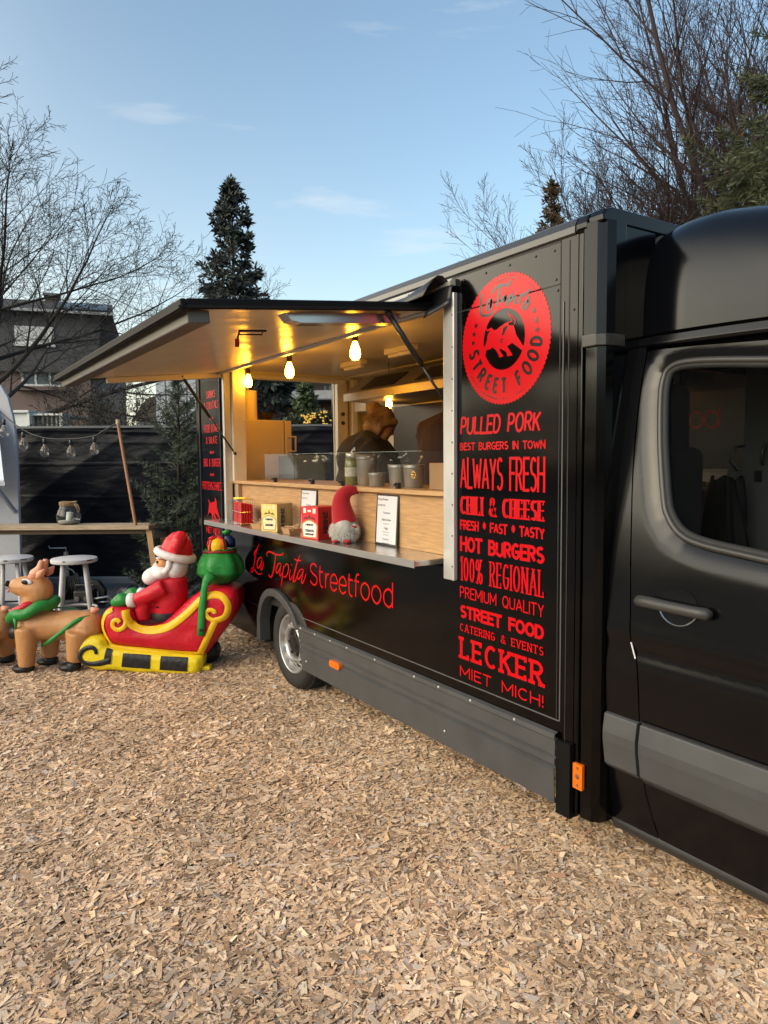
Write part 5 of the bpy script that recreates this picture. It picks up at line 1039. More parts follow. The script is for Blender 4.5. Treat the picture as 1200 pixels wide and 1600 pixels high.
mb = MB(); mb.tube([(-1.755, 3.12, 1.585), (-1.745, 3.085, 1.60), (-1.735, 3.085, 1.66), (-1.745, 3.12, 1.68)], .007, 8); mb.tube([(-1.86, 3.10, 1.56), (-1.87, 3.06, 1.60), (-1.85, 3.06, 1.66), (-1.84, 3.12, 1.67)], .008, 8); mb.build('pull_handle', mat('dim_steel', (.12, .12, .12), .4, metal=.8), dp, smooth=True)
mb = MB(); mb.box((-1.785, 3.108, 1.51), (-1.755, 3.119, 1.56)); mb.build('door_latch', BLACKMETAL, dp)
# black rain jacket hanging inside the cab
def jk_fn(u, v):
    a = u*2*PI; r = .07+.10*v+.012*math.sin(a*5+v*4)+.008*math.sin(a*9-v*7); return (-1.84+r*.9*math.cos(a), 2.98+r*.55*math.sin(a), 1.53-.62*v+.01*math.sin(a*4))
mb = MB(); mb.grid(jk_fn, 48, 22, closeu=True); V_, F_ = fill2d([jk_fn(k/48, 0)[:2] for k in range(48)]); mb.add([(a, b, 1.53) for a, b in V_], F_)
o_ = mb.build('hanging_jacket', mat('shiny_black_cloth', (.003, .0035, .005), .45, spec=.12, bump=.3, bscale=14), smooth=True); tag(o_, 'shiny black jacket hanging behind the cab window', 'jacket')

# ------------------------------------------------------------------ helpers for placing things seen across the yard
CAM = Vector((0, 0, CAMZ)); VR = math.atan2(Rv.y, Rv.x)               # heading of the picture plane
def at(x, y, D):
    """world point at depth D metres along the view"""
    return CAM + (F + Rv*((x-600)/1129.4) - Uv*((y-800)/1129.4))*D
def on_ground(x, D, z=0.0):
    p = at(x, 800, D); return Vector((p.x, p.y, z))

# ------------------------------------------------------------------ inflatable sleigh
KP = .00490
def nyl(name, c, **k): return mat(name, c, .42, spec=.35, var=.08, vscale=6, bump=.4, bscale=26, bdist=.012, sheen=.0, **k)
N_RED = nyl('nylon_red', (.50, .008, .022)); N_YEL = nyl('nylon_yellow', (.76, .45, .012)); N_YEL2 = nyl('nylon_lemon', (.72, .56, .015)); N_GRN = nyl('nylon_green', (.015, .20, .035)); N_WHT = nyl('nylon_white', (.66, .62, .64)); N_BLK = nyl('nylon_black', (.012, .012, .013)); N_TAN = nyl('nylon_tan', (.46, .225, .090)); N_SKIN = nyl('nylon_skin', (.68, .32, .14)); N_PINK = nyl('nylon_pale_pink', (.62, .30, .19))
def pillow(name, outline, T, r, m, parent, y0=0.0, base=.55, step=.03, origin=(0, 0)):
    V_, F_ = fill2d(outline, (), step); d = edge_dist(V_, [outline]); w = T*(base+(1-base)*np.sqrt(1-(1-np.minimum(d/r, 1))**2))
    w = w*np.array([1+.03*noise.noise(Vector((a*14, b*14, 3))) for a, b in V_])
    mb = MB(); mb.add([(a, y0-q, b) for (a, b), q in zip(V_, w)], F_); mb.add([(a, y0+q, b) for (a, b), q in zip(V_, w)], [tuple(reversed(f)) for f in F_])
    n = len(outline); e = T*base
    mb.add([(a, y0-e, b) for a, b in outline]+[(a, y0-e*.4, b) for a, b in outline]+[(a, y0+e*.4, b) for a, b in outline]+[(a, y0+e, b) for a, b in outline], [(k*n+i, k*n+(i+1) % n, (k+1)*n+(i+1) % n, (k+1)*n+i) for k in range(3) for i in range(n)])
    o = mb.build(name, m, parent, smooth=True, local=True, auto=70)
    def wf(a, b):
        dd = edge_dist([(a, b)], [outline])[0]; return T*(base+(1-base)*math.sqrt(1-(1-min(dd/r, 1))**2))
    return o, wf
def stroke_poly(path, w):
    P = [Vector(p) for p in path]; L = []; R_ = []
    for i in range(len(P)):
        t = (P[min(i+1, len(P)-1)]-P[max(i-1, 0)]).normalized(); n_ = Vector((-t.y, t.x)); ww = w if not isinstance(w, (list, tuple)) else w[i]
        L.append(P[i]+n_*ww/2); R_.append(P[i]-n_*ww/2)
    return [tuple(p) for p in L+R_[::-1]]
def decal(name, polys, wf, m, parent, y0=0.0, lift=.006, step=.03):
    mb = MB()
    for j, P_ in enumerate(polys):
        V_, F_ = fill2d(P_, (), step); mb.add([(a, y0-wf(a, b)-lift-j*.0008, b) for a, b in V_], F_)
    return mb.build(name, m, parent, smooth=True, local=True)
def strokes(name, paths, wf, m, parent, y0=0.0, lift=.006):
    mb = MB()
    for j, (path, w) in enumerate(paths):
        P = [Vector(p) for p in path]; n = len(P); vs = []
        for i in range(n):
            t = (P[min(i+1, n-1)]-P[max(i-1, 0)]).normalized(); q = Vector((-t.y, t.x)); ww = w if not isinstance(w, (list, tuple)) else float(np.interp(i/(n-1), np.linspace(0, 1, len(w)), w))
            for s_ in (-.5, -.17, .17, .5): p = P[i]+q*ww*s_; vs.append((p.x, y0-wf(p.x, p.y)-lift-j*.0006-(.007 if abs(s_) < .3 else 0), p.y))
        mb.add(vs, [(4*i+k, 4*i+k+1, 4*i+k+5, 4*i+k+4) for i in range(n-1) for k in range(3)])
    return mb.build(name, m, parent, smooth=True, local=True)
SO = on_ground(213, 5.43); SLX = 225
sl = thing('inflatable_sleigh', 'inflatable red and yellow sleigh with white-bearded figure in red and a green sack', 'inflatable decoration', (SO.x, SO.y, 0), VR)
def q1(x, y): return ((110+x/4.2857-225)*KP, (1054-(910+y/4.2857))*KP)     # tracing units of the side view -> metres in the sleigh's own frame
Q1 = lambda L: [q1(*p) for p in L]
body_o = smooth2(Q1([(265, 178), (225, 225), (210, 300), (245, 395), (300, 435), (500, 462), (700, 485), (890, 505), (955, 440), (1060, 300), (1125, 190), (1135, 105), (1095, 58), (1000, 48), (900, 66), (800, 130), (690, 235), (600, 300), (520, 312), (450, 290), (425, 215), (390, 180), (330, 172)]), 4, closed=True)
sb, wf1 = pillow('sleigh_body', body_o, .205, .10, N_RED, sl, y0=.22, base=.62)
rim1 = smooth2(Q1([(300, 186), (250, 222), (228, 305), (262, 395), (312, 440), (500, 462), (700, 482), (872, 492)]), 5)
diag = smooth2(Q1([(876, 498), (930, 390), (990, 265)]), 4)
swo = smooth2(Q1([(985, 262), (1055, 235), (1078, 160), (1035, 98), (960, 92), (890, 128), (800, 215), (690, 295), (590, 325), (500, 322), (430, 292), (398, 245), (385, 190)]), 5)
curlL = smooth2(Q1([(398, 262), (382, 300), (345, 318), (312, 300), (312, 262), (340, 252), (356, 268)]), 5)
curlR = smooth2(Q1([(990, 262), (945, 240), (930, 208), (955, 188), (985, 196), (988, 212)]), 5)
strokes('yellow_trim', [(rim1, 30*KP/4.2857), (diag, 42*KP/4.2857), (swo, [.045, .048, .050, .052, .055, .055, .05, .05]), (curlL, .034), (curlR, .034)], wf1, N_YEL, sb, .22)
run_o = smooth2(Q1([(42, 490), (52, 430), (95, 382), (160, 365), (225, 380), (258, 428), (310, 445), (500, 470), (700, 490), (870, 502), (897, 522), (882, 600), (838, 636), (700, 632), (560, 618), (500, 620), (400, 612), (290, 598), (200, 600), (118, 572), (62, 535)]), 4, closed=True)
ru, wf2 = pillow('runner', run_o, .105, .055, N_YEL2, sl, y0=.105, base=.5)
pillow('runner', run_o, .10, .055, N_YEL2, sl, y0=.40, base=.5)
spir = smooth2(Q1([(195, 478), (190, 448), (160, 432), (112, 448), (85, 490), (100, 530), (150, 545), (220, 540), (285, 520)]), 5)
strokes('black_scroll', [(spir, [.022, .034, .036, .038, .04, .05])], wf2, N_BLK, ru, .105)
decal('black_panel', [Q1([(374, 474), (556, 490), (550, 582), (361, 566)]), Q1([(625, 497), (804, 508), (798, 602), (615, 588)]), Q1([(262, 440), (302, 452), (290, 548), (240, 548)])], wf2, N_BLK, ru, .105)
mb = MB(); mb.box((-.42, .20, .02), (.40, .34, .30)); mb.ball((.44, .30, .10), (.10, .13, .10)); mb.ball((-.28, .28, .28), (.10, .12, .10)); mb.build('black_base', N_BLK, sl, local=True, bevel=.03)
mb = MB(); a0 = q1(855, 622); mb.box((a0[0], .06, .004), (a0[0]+.095, .14, .04)); mb.build('ground_tab', N_YEL2, sl, local=True, bevel=.012, seg=3)
# the seated figure; q2: tracing units of the larger detail view
def q2(x, y, d=.22): return ((170+x/8.571-225)*KP, d, (1054-(820+y/8.571))*KP)
def ball2(mb, x, y, rx, ry, rd, d=.22, rot=0): c = q2(x, y, d); k = KP/8.571; mb.ball((0, 0, 0), (rx*k, rd, ry*k), 22, 14, Matrix.Translation(c) @ Matrix.Rotation(rot, 4, 'Y')); return mb
fg = thing_fig = None
mb = MB(); mb.tube([q2(820, 760), q2(800, 900), q2(770, 1080), q2(730, 1330)], [.095, .125, .135, .12], 18); ball2(mb, 830, 800, 190, 90, .10)
mb.tube([q2(760, 860, .10), q2(560, 960, .085), q2(350, 1040, .10)], [.068, .060, .048], 14); mb.tube([q2(760, 860, .34), q2(560, 960, .355), q2(350, 1040, .34)], [.068, .060, .048], 14)
mb.tube([q2(480, 1060, .12), q2(430, 1180, .13), q2(440, 1330, .14)], [.050, .058, .055], 12)
fig = mb.build('figure', N_RED, sl, smooth=True, local=True, remesh=.014, sm=6)
mb = MB(); mb.lathe([(.138, -.028), (.141, 0), (.136, .028)], 28, Matrix.Translation(q2(735, 1275)), cap=False); mb.build('belt', N_BLK, fig, smooth=True, local=True)
mb = MB(); mb.tube([q2(662, 1130, .083), q2(664, 1132, .080)], .010, 10); mb.build('button', N_BLK, fig, local=True)
for d in (.10, .34):
    mb = MB(); mb.tube([q2(362, 1040, d), q2(340, 1042, d), q2(275, 1040, d), q2(255, 1040, d)], [.045, .056, .056, .045], 16); mb.build('cuff', N_WHT, fig, smooth=True, local=True)
    mb = MB(); mb.tube([q2(262, 1040, d), q2(200, 1030, d), q2(110, 1060, d), q2(30, 1085, d)], [.042, .054, .046, .020], 16); mb.tube([q2(190, 1000, d), q2(150, 985, d-.01), q2(110, 1010, d-.01)], [.03, .028, .018], 12); mb.build('mitten', N_GRN, fig, smooth=True, local=True, remesh=.008, sm=4)
mb = MB(); ball2(mb, 870, 645, 150, 150, .12); ball2(mb, 890, 600, 140, 130, .115); mb.build('head', N_WHT, fig, smooth=True, local=True)
mb = MB(); ball2(mb, 700, 548, 105, 90, .100); ball2(mb, 608, 565, 32, 28, .024); mb.build('face', N_SKIN, fig, smooth=True, local=True)
mb = MB(); ball2(mb, 555, 745, 158, 126, .12, rot=-.25); ball2(mb, 700, 690, 140, 110, .135); ball2(mb, 620, 610, 70, 40, .085); ball2(mb, 590, 600, 38, 48, .06); mb.tube([q2(830, 500, .115), q2(820, 600, .105), q2(740, 690, .12)], .026, 10); mb.tube([q2(830, 500, .325), q2(820, 600, .335), q2(740, 690, .32)], .026, 10)
mb.build('beard', N_WHT, fig, smooth=True, local=True, remesh=.010, sm=4)
mb = MB(); ball2(mb, 655, 530, 15, 22, .008, .126); mb.build('eye', N_BLK, fig, smooth=True, local=True)
mb = MB(); ball2(mb, 680, 478, 50, 14, .03, .14); mb.build('eyebrow', N_WHT, fig, smooth=True, local=True)
mb = MB(); a_ = [q2(640+440*i/20, 395+120*i/20, .22) for i in range(21)]
c0 = q2(855, 450); ex = Vector(q2(1080, 515))-Vector(q2(855, 450)); mb.tube([Vector(c0)+ex*math.cos(a)*1.02+Vector((0, .135, 0))*math.sin(a) for a in np.linspace(0, 2*PI, 30, endpoint=False)], .032, 12, closed=True); mb.build('hat_trim', N_WHT, fig, smooth=True, local=True)
mb = MB(); mb.tube([q2(870, 440), q2(885, 370), q2(910, 280), q2(945, 190), q2(970, 140)], [.125, .122, .108, .072, .02], 22); mb.tube([q2(985, 170, .17), q2(960, 260, .10), q2(930, 350, .09), q2(925, 440, .095)], [.05, .05, .036, .012], 14); hat = mb.build('hat', N_RED, fig, smooth=True, local=True, remesh=.010, sm=5)
# green sack on the back of the sleigh, with parcels
def q3(x, y, d=.24): return ((290+x/9.41-225)*KP, d, (1054-(830+y/9.41))*KP)
mb = MB(); cc = q3(480, 640); n_ = 40
def sackf(u, v):
    a = u*2*PI; prof = np.interp(v, [0, .12, .35, .6, .8, .92, 1.0], [.04, .115, .180, .176, .150, .118, .122]); rr = prof*(1+.045*math.cos(a*7)*math.sin(v*PI)+.02*math.sin(a*11+v*6)*v)
    return (cc[0]+rr*math.cos(a), cc[1]+rr*.92*math.sin(a), cc[2]-.125+.295*v)
mb.grid(sackf, 70, 26, closeu=True); sack = mb.build('sack', N_GRN, sl, smooth=True, local=True)
top = cc[2]-.125+.295
mb = MB(); mb.tube([(cc[0]+.123*math.cos(a), cc[1]+.113*math.sin(a), top-.022+.004*math.sin(3*a)) for a in np.linspace(0, 2*PI, 30, endpoint=False)], .011, 8, closed=True); mb.build('sack_cord', nyl('nylon_dark_red', (.20, .012, .015)), sack, smooth=True, local=True)
mb = MB(); mb.tube([q3(440, 640, .05), q3(355, 760, .045), q3(330, 900, .006), q3(300, 1150, .0), q3(280, 1420, -.005), q3(272, 1540, -.005)], [.05, .03, .026, .027, .028, .028], 10); st_ = mb.build('sack_tie', N_GRN, sack, smooth=True, local=True)
for v in st_.data.vertices: v.co.y = (v.co.y-.0)*.55
mb = MB(); a = q3(295, 1450, -.022); mb.box((a[0]-.014, a[1]-.004, a[2]-.012), (a[0]+.018, a[1]+.002, a[2]+.010)); mb.build('tie_patch', N_BLK, sack, local=True)
gx = q3(455, 330, .20)
mb = MB(); mb.lathe([(.03, -.04), (.070, -.03), (.073, .04), (.060, .078), (.015, .098)], 20, Matrix.Translation(gx)); gift = mb.build('parcel', N_YEL, sack, smooth=True, local=True)
mb = MB()
for k in range(4): an = -2.2+k*PI/2; mb.tube([(gx[0]+r_*math.cos(an), gx[1]+r_*math.sin(an), gx[2]+z_) for r_, z_ in ((.070, -.03), (.075, 0), (.075, .04), (.062, .078), (.0, .104))], .010, 6)
mb.tube([q3(455, 170, .2), q3(400, 130, .16), q3(350, 160, .18), q3(400, 180, .2), q3(455, 172, .2), q3(500, 130, .2), q3(520, 165, .2), q3(470, 180, .2)], .012, 8); mb.tube([q3(350, 190, .17), q3(320, 260, .16)], [.012, .004], 6); mb.tube([q3(445, 150, .2), q3(435, 60, .2)], .006, 6)
mb.build('ribbon', N_RED, gift, smooth=True, local=True)
mb = MB(); mb.tube([q3(600, 300, .28), q3(610, 200, .28), q3(575, 120, .27)], [.05, .045, .02], 10); mb.build('parcel', nyl('nylon_dark_blue', (.012, .02, .09)), sack, smooth=True, local=True)
mb = MB(); mb.tube([q3(560, 125, .26), q3(540, 90, .26), q3(600, 60, .26), q3(650, 70, .27)], [.008, .022, .02, .006], 10); mb.build('leaf_bow', N_GRN, sack, smooth=True, local=True)

# ------------------------------------------------------------------ inflatable reindeer
KD = .00505
DO = on_ground(69, 5.46)
def reindeer(loc, lab):
    dr = thing('inflatable_reindeer', lab, 'inflatable decoration', loc, VR, 'inflatable reindeer pulling the sleigh')
    def P(x, y, d=.13): return ((x/7.5-78)*KD, d, (1053-(870+y/7.5))*KD)
    mb = MB()
    mb.tube([P(300, 820), P(420, 850), P(620, 860), P(800, 850), P(960, 870)], [.128, .125, .115, .115, .115], 18); mb.ball(P(300, 810), (.125, .12, .13)); mb.ball(P(950, 870), (.125, .125, .125))
    mb.tube([P(300, 740), P(290, 640), P(330, 540)], [.095, .075, .085], 16); mb.ball(P(400, 445), (.108, .100, .118)); mb.tube([P(380, 420), P(250, 400), P(140, 395), P(70, 390)], [.100, .088, .070, .042], 16)
    for d, x, y0, yb in ((.035, 300, 840, 1310), (.225, 440, 900, 1270)): mb.tube([P(x, y0, d), P(x-5, (y0+yb)/2, d), P(x-15, yb, d)], [.085, .075, .058], 14)
    for d, x, y0, yb in ((.035, 900, 900, 1250), (.225, 990, 930, 1290)): mb.tube([P(x, y0, d), P(x-30, (y0+yb)/2, d), P(x-65, yb, d)], [.098, .080, .058], 14)
    body = mb.build('body', N_TAN, dr, smooth=True, local=True, remesh=.012, sm=6)
    for d, x, y in ((.035, 265, 1370), (.225, 410, 1325), (.035, 800, 1310), (.225, 940, 1330)):
        mb = MB(); c = P(x, y, d); mb.ball((c[0]-.012, c[1], max(.034, c[2])), (.086, .062, .036), 16, 10); mb.ball((c[0]+.015, c[1], max(.05, c[2]+.015)), (.058, .056, .036), 14, 8); mb.build('hoof', N_BLK, dr, smooth=True, local=True)
    for d in (.10, .17):
        mb = MB(); mb.tube([P(330, 300, d), P(380, 250, d), P(440, 180, d), P(466, 90, d)], [.028, .045, .030, .020], 12); mb.tube([P(380, 260, d), P(330, 235, d)], [.03, .012], 10); mb.build('antler', N_PINK, dr, smooth=True, local=True, remesh=.008, sm=3)
    for d in (.05, .21):
        mb = MB(); mb.tube([P(435, 290, d), P(475, 240, d), P(535, 180, d-.01)], [.014, .032, .006], 10); mb.build('ear', N_PINK, dr, smooth=True, local=True)
    mb = MB(); mb.tube([P(1000, 690), P(1050, 680), P(1085, 668)], [.030, .022, .006], 10); mb.build('tail', N_PINK, dr, smooth=True, local=True)
    for sg, d in ((-1, .042), (1, .218)):
        mb = MB(); c = P(325, 322, d); mb.ball((0, 0, 0), (.041, .010, .021), 16, 8, Matrix.Translation(c) @ Matrix.Rotation(.25, 4, 'Y')); e = mb.build('eye', N_WHT, dr, smooth=True, local=True)
        mb = MB(); c = P(305, 328, d+sg*.008); mb.ball((0, 0, 0), (.027, .007, .018), 14, 8, Matrix.Translation(c) @ Matrix.Rotation(.2, 4, 'Y')); mb.build('pupil', N_BLK, e, smooth=True, local=True)
    mb = MB(); mb.ball(P(35, 365), (.020, .03, .024), 14, 8); mb.build('nose', N_BLK, dr, smooth=True, local=True)
    mb = MB(); mb.tube([P(35, 415, .098), P(75, 405, .076), P(100, 385, .066)], .0035, 6); mb.build('mouth', mat('seam_brown', (.09, .03, .012), .6), dr, local=True)
    mb = MB(); mb.tube([P(45, 440, .12), P(70, 452, .09), P(95, 440, .074)], .006, 6); mb.build('lip', mat('lip_red', (.5, .06, .03), .5), dr, local=True)
    cc_ = Vector(P(322, 668)); ax = Vector(P(560, 590))-Vector(P(80, 755)); mb = MB(); mb.tube([cc_+ax*.5*math.cos(a)+Vector((0, .135, 0))*math.sin(a)+Vector((0, 0, .012*math.sin(5*a))) for a in np.linspace(0, 2*PI, 30, endpoint=False)], .042, 12, closed=True)
    mb.tube([P(215, 720, -.01), P(225, 800, -.02), P(215, 870, -.015)], [.02, .012, .004], 8); mb.build('green_collar', N_GRN, dr, smooth=True, local=True)
    mb = MB(); cc_ = Vector(P(235, 635)); ax = Vector(P(335, 580))-Vector(P(75, 712)); mb.tube([cc_+ax*.55*math.cos(a)+Vector((0, .09, 0))*math.sin(a) for a in np.linspace(0, 2*PI, 20, endpoint=False)], .030, 10, closed=True); mb.build('red_scarf', N_RED, dr, smooth=True, local=True)
    sp_ = smooth2([P(455, 1070, .05)[:3], P(540, 1030, .008), P(660, 950, .0), P(800, 850, .0), P(900, 770, .012), P(1010, 745, .05)], 4) if False else [P(455, 1070, .05), P(540, 1025, .012), P(600, 985, .006), P(660, 940, .008), P(740, 880, .010), P(800, 830, .010), P(860, 785, .010), P(930, 752, .03), P(1010, 745, .07)]
    mb = MB(); 
    for i, p in enumerate(sp_):
        t = (Vector(sp_[min(i+1, 8)])-Vector(sp_[max(i-1, 0)])).normalized(); up = Vector((-t.z, 0, t.x)).normalized(); w_ = .010 if i < 2 else .016
        mb.v += [tuple(Vector(p)+up*w_), tuple(Vector(p)-up*w_)]
    mb.f += [(2*i, 2*i+1, 2*i+3, 2*i+2) for i in range(8)]; mb.build('harness_strap', N_GRN, dr, smooth=True, local=True, solid=.006)
    mb = MB(); mb.tube([P(540, 655, .16), P(700, 682, .20), P(760, 690, .22)], .006, 6); mb.build('rein', N_GRN, dr, local=True)
    mb = MB(); mb.tube([P(200, 940), P(120, 935), P(60, 930)], [.055, .056, .055], 16); mb.build('link_tube', N_BLK, dr, smooth=True, local=True)
    return dr
reindeer((DO.x, DO.y, 0), 'tan inflatable reindeer with green collar right in front of the sleigh')
D2 = on_ground(-74, 5.54); reindeer((D2.x, D2.y, 0), 'second tan inflatable reindeer, mostly outside the left edge of the photo')

# ------------------------------------------------------------------ stools, bar table, lantern
WPAINT = mat('chipped_white_paint', (.50, .49, .50), .5, var=.12, vscale=5, bump=.1, bscale=60)
CHIP = mat('bare_patch', (.03, .025, .022), .7)
def stool(loc, rz, lab, chips):
    s_ = thing('bar_stool', lab, 'stool', loc, rz, 'white wooden stools at the bar table'); H = .70
    mb = MB(); mb.lathe([(.001, H-.045), (.195, H-.045), (.208, H-.040), (.213, H-.022), (.210, H-.006), (.200, H), (.001, H)], 40, cap=False); seat = mb.build('seat', WPAINT, s_, local=True, smooth=True, auto=35)
    mb = MB()
    for a, da in chips: mb.tube([(.2125*math.cos(a+t*da), .2125*math.sin(a+t*da), H-.012) for t in (0, .5, 1)], .0055, 6)
    mb.build('chipped_edge', CHIP, seat, local=True)
    for k in range(4):
        a = PI/4+k*PI/2; c, s2 = math.cos(a), math.sin(a); mb = MB(); mb.tube([(.135*c, .135*s2, H-.045), (.175*c, .175*s2, H*.45), (.215*c, .215*s2, 0)], [.020, .021, .0175], 14); mb.build('leg', WPAINT, s_, local=True, smooth=True)
    mb = MB(); mb.tube([(.192*math.cos(a), .192*math.sin(a), .205) for a in np.linspace(0, 2*PI, 32, endpoint=False)], .012, 8, closed=True); mb.build('foot_ring', WPAINT, s_, local=True, smooth=True)
p = on_ground(113, 6.93); stool(tuple(p), VR+.35, 'white wooden stool between the reindeer and the sleigh', [(-.95, .25), (-.35, .12), (-2.0, .1)])
p = on_ground(12, 7.02); stool(tuple(p), VR+.15, 'white wooden stool at the left edge behind the reindeer', [(-.8, .3), (-1.5, .15)])
TBW = mat('weathered_plank', (.36, .27, .18), .65, var=.35, vscale=4, stretch=(1.5, 14, 14), bump=.15, bscale=30)
tb = on_ground(230, 7.55); tt = thing('bar_table', 'long weathered wooden bar table with trestle legs left of the sleigh', 'table', (tb.x, tb.y, 0), VR)
KT = 7.55/1129.4; TH = .965
mb = MB(); plate(mb, [(-2.3, -.09), (.05, -.12), (.16, .18), (-2.3, .20)], lambda u, v, t: (u, v, t), TH-.045, TH); mb.build('table_top', TBW, tt, local=True, bevel=.004)
mb = MB(); mb.bar((-2.2, .02, TH-.075), (.06, .02, TH-.075), .03, .05); mb.build('top_rail', mat('rail_dark_wood', (.16, .11, .07), .7), tt, local=True)
LEGW = mat('trestle_wood', (.33, .19, .085), .6, var=.2, vscale=5, stretch=(6, 6, 1))
for a, b in (((.035, -.06, TH-.05), (.17, -.16, .0)), ((.10, .16, TH-.05), (.16, .24, .0)), ((-1.9, -.06, TH-.05), (-2.0, -.16, 0)), ((-1.85, .16, TH-.05), (-1.9, .24, 0))):
    mb = MB(); mb.bar(a, b, .060, .035, up=(0, 1, 0)); mb.build('leg', LEGW, tt, local=True, bevel=.004)
mb = MB(); mb.bar((.07, -.06, TH-.10), (.13, .17, TH-.10), .028, .095); mb.bar((.09, -.10, .45), (.13, .19, .45), .025, .06); mb.build('cross_brace', mat('brace_wood', (.20, .17, .14), .7, var=.2), tt, local=True, bevel=.003)
lp = on_ground(107, 7.60, TH+.001); ln = thing('lantern_jar', 'round glass jar with a white candle and rope collar on the bar table', 'lantern', tuple(lp), VR)
mb = MB(); mb.lathe([(.085, 0), (.105, .012), (.122, .055), (.120, .10), (.100, .16), (.075, .205), (.072, .225), (.080, .235)], 32, cap=False); mb.lathe([(.001, .004), (.085, .004)], 32, cap=False); mb.build('jar_glass', glass('jar_glass', (.88, .92, .92), .01, 1.45, .03), ln, local=True, smooth=True)
mb = MB(); mb.lathe([(.001, .006), (.095, .010), (.108, .040), (.001, .048)], 28, cap=False); mb.build('sand', mat('grey_sand', (.30, .28, .25), .9, bump=.3, bscale=90), ln, local=True, smooth=True)
mb = MB(); mb.lathe([(.001, .04), (.034, .04), (.034, .125), (.028, .128), (.001, .122)], 20, Matrix.Rotation(.12, 4, 'Y')); mb.tube([(.015, 0, .12), (.018, 0, .14)], .002, 5); mb.build('candle', mat('wax_white', (.62, .60, .55), .45, sss=.2), ln, local=True, smooth=True, auto=50)
mb = MB()
for z_, r_ in ((.205, .079), (.218, .082), (.231, .083)): mb.tube([(r_*math.cos(a), r_*math.sin(a), z_+.003*math.sin(a*3)) for a in np.linspace(0, 2*PI, 28, endpoint=False)], .009, 7, closed=True)
mb.tube([(.075, -.03, .225), (.12, -.04, .20), (.135, -.045, .15), (.12, -.05, .13)], .008, 7); mb.tube([(.07, -.04, .225), (.105, -.06, .19), (.128, -.05, .145)], .007, 7); mb.build('rope', mat('jute_rope', (.26, .17, .09), .9, bump=.6, bscale=120), ln, local=True, smooth=True)

# leaning pole and the string of unlit bulbs
a = at(212, 818, 7.45); a.z = TH+.001; b = at(184, 660, 7.60)
pl = thing('wooden_pole', 'thin brown wooden pole leaning up from the bar table', 'pole', tuple(a)); mb = MB(); mb.tube([a, a.lerp(b, .5)+Vector((0, 0, .0)), b], [.0185, .0175, .016], 12); mb.build('pole', mat('pole_wood', (.25, .11, .05), .55, var=.25, vscale=6, stretch=(8, 8, 1)), pl)
mb = MB(); mb.tube([b+Vector((0, 0, -.02)), b+Vector((0, 0, .03))], .02, 8); mb.build('tape_end', mat('twine', (.42, .34, .22), .9), pl)
sl_ = thing('string_lights', 'black cable of unlit clear bulbs strung from the pole to the white stall', 'string lights', tuple(b))
cp_ = [b, at(160, 674, 7.62), at(147, 681, 7.62), at(110, 686, 7.66), at(69, 684, 7.70), at(37, 672, 7.75), at(8, 650, 7.80), at(-25, 618, 7.85)]
mb = MB(); mb.tube(smooth2(cp_, 6), .0065, 8); cbl = mb.build('cable', BLACKMETAL, sl_, smooth=True)
mb = MB(); mb.tube([b, at(150, 686, 7.66), at(120, 705, 7.75), at(80, 688, 7.8)], .003, 6); mb.build('loose_wire', BLACKMETAL, cbl)
BG = glass('clear_bulb', (.92, .93, .93), .01, 1.5, .04)
for x, y, D_ in ((147, 683, 7.62), (110, 688, 7.66), (69, 686, 7.70), (36, 676, 7.75), (6, 656, 7.80)):
    c = at(x, y, D_); M = Matrix.Translation(c)
    mb = MB(); mb.lathe([(.012, .005), (.017, -.005), (.017, -.05), (.013, -.055)], 14, M); h_ = mb.build('bulb_holder', BLACKMETAL, sl_, smooth=True, auto=40)
    mb = MB(); mb.lathe([(.013, -.055), (.020, -.075), (.038, -.10), (.048, -.132), (.042, -.165), (.022, -.185), (.001, -.190)], 20, M, cap=False); mb.build('bulb_glass', BG, h_, smooth=True)
    mb = MB(); mb.tube([c+Vector((0, 0, -.055)), c+Vector((0, 0, -.10))], .006, 6); mb.tube([c+Vector((-.012, 0, -.10)), c+Vector((-.016, 0, -.145)), c+Vector((0, 0, -.12)), c+Vector((.016, 0, -.145)), c+Vector((.012, 0, -.10))], .0018, 5); mb.build('filament', mat('unlit_filament', (.45, .25, .08), .3, metal=.7), h_)

# ------------------------------------------------------------------ white stall at the left edge
STG = mat('stall_grey_board', (.36, .37, .42), .6, var=.08, vscale=4); STW = mat('stall_white_roof', (.62, .68, .72), .55, var=.10, vscale=5, bump=.1, bscale=50)
s0 = on_ground(-20, 8.4); stl = thing('market_stall', 'white wooden stall with arched end board at the left edge', 'stall', (s0.x, s0.y, 0), VR); KS = 8.4/1129.4
def ps(x, y): q = at(x, y, 8.4); return ((x+20)*KS, q.z)
archb = [(ps(-90, 900)[0], 0.0), (ps(28, 900)[0], 0.0), ps(30, 760), ps(30, 690), ps(27, 655), ps(20, 622), ps(10, 604), ps(-5, 596), ps(-25, 592), ps(-60, 600), ps(-90, 640)]
mb = MB(); plate(mb, archb, lambda u, v, t: (u, t, v), 0, .05); mb.build('end_board', STG, stl, local=True, bevel=.006)
mb = MB(); mb.box((ps(-90, 0)[0], .05, 0), (ps(-74, 0)[0], 1.4, ps(0, 700)[1])); mb.build('stall_body', STG, stl, local=True)
zt_, zb_ = ps(0, 640)[1], ps(0, 752)[1]; xa_, xb_, xc_ = ps(-90, 0)[0], ps(3, 0)[0], ps(46, 0)[0]
tri = [(xa_, 0), (xb_, 0), (xc_, 1), (xa_, 1)]; fnr = lambda u, v, t: (u*(1-.0*v), -.02-.50*v-t*.35, zt_+(zb_-zt_)*v+t*.9)
mb = MB(); plate(mb, tri, fnr, 0, .03); rf = mb.build('roof_panel', STW, stl, local=True, bevel=.003)
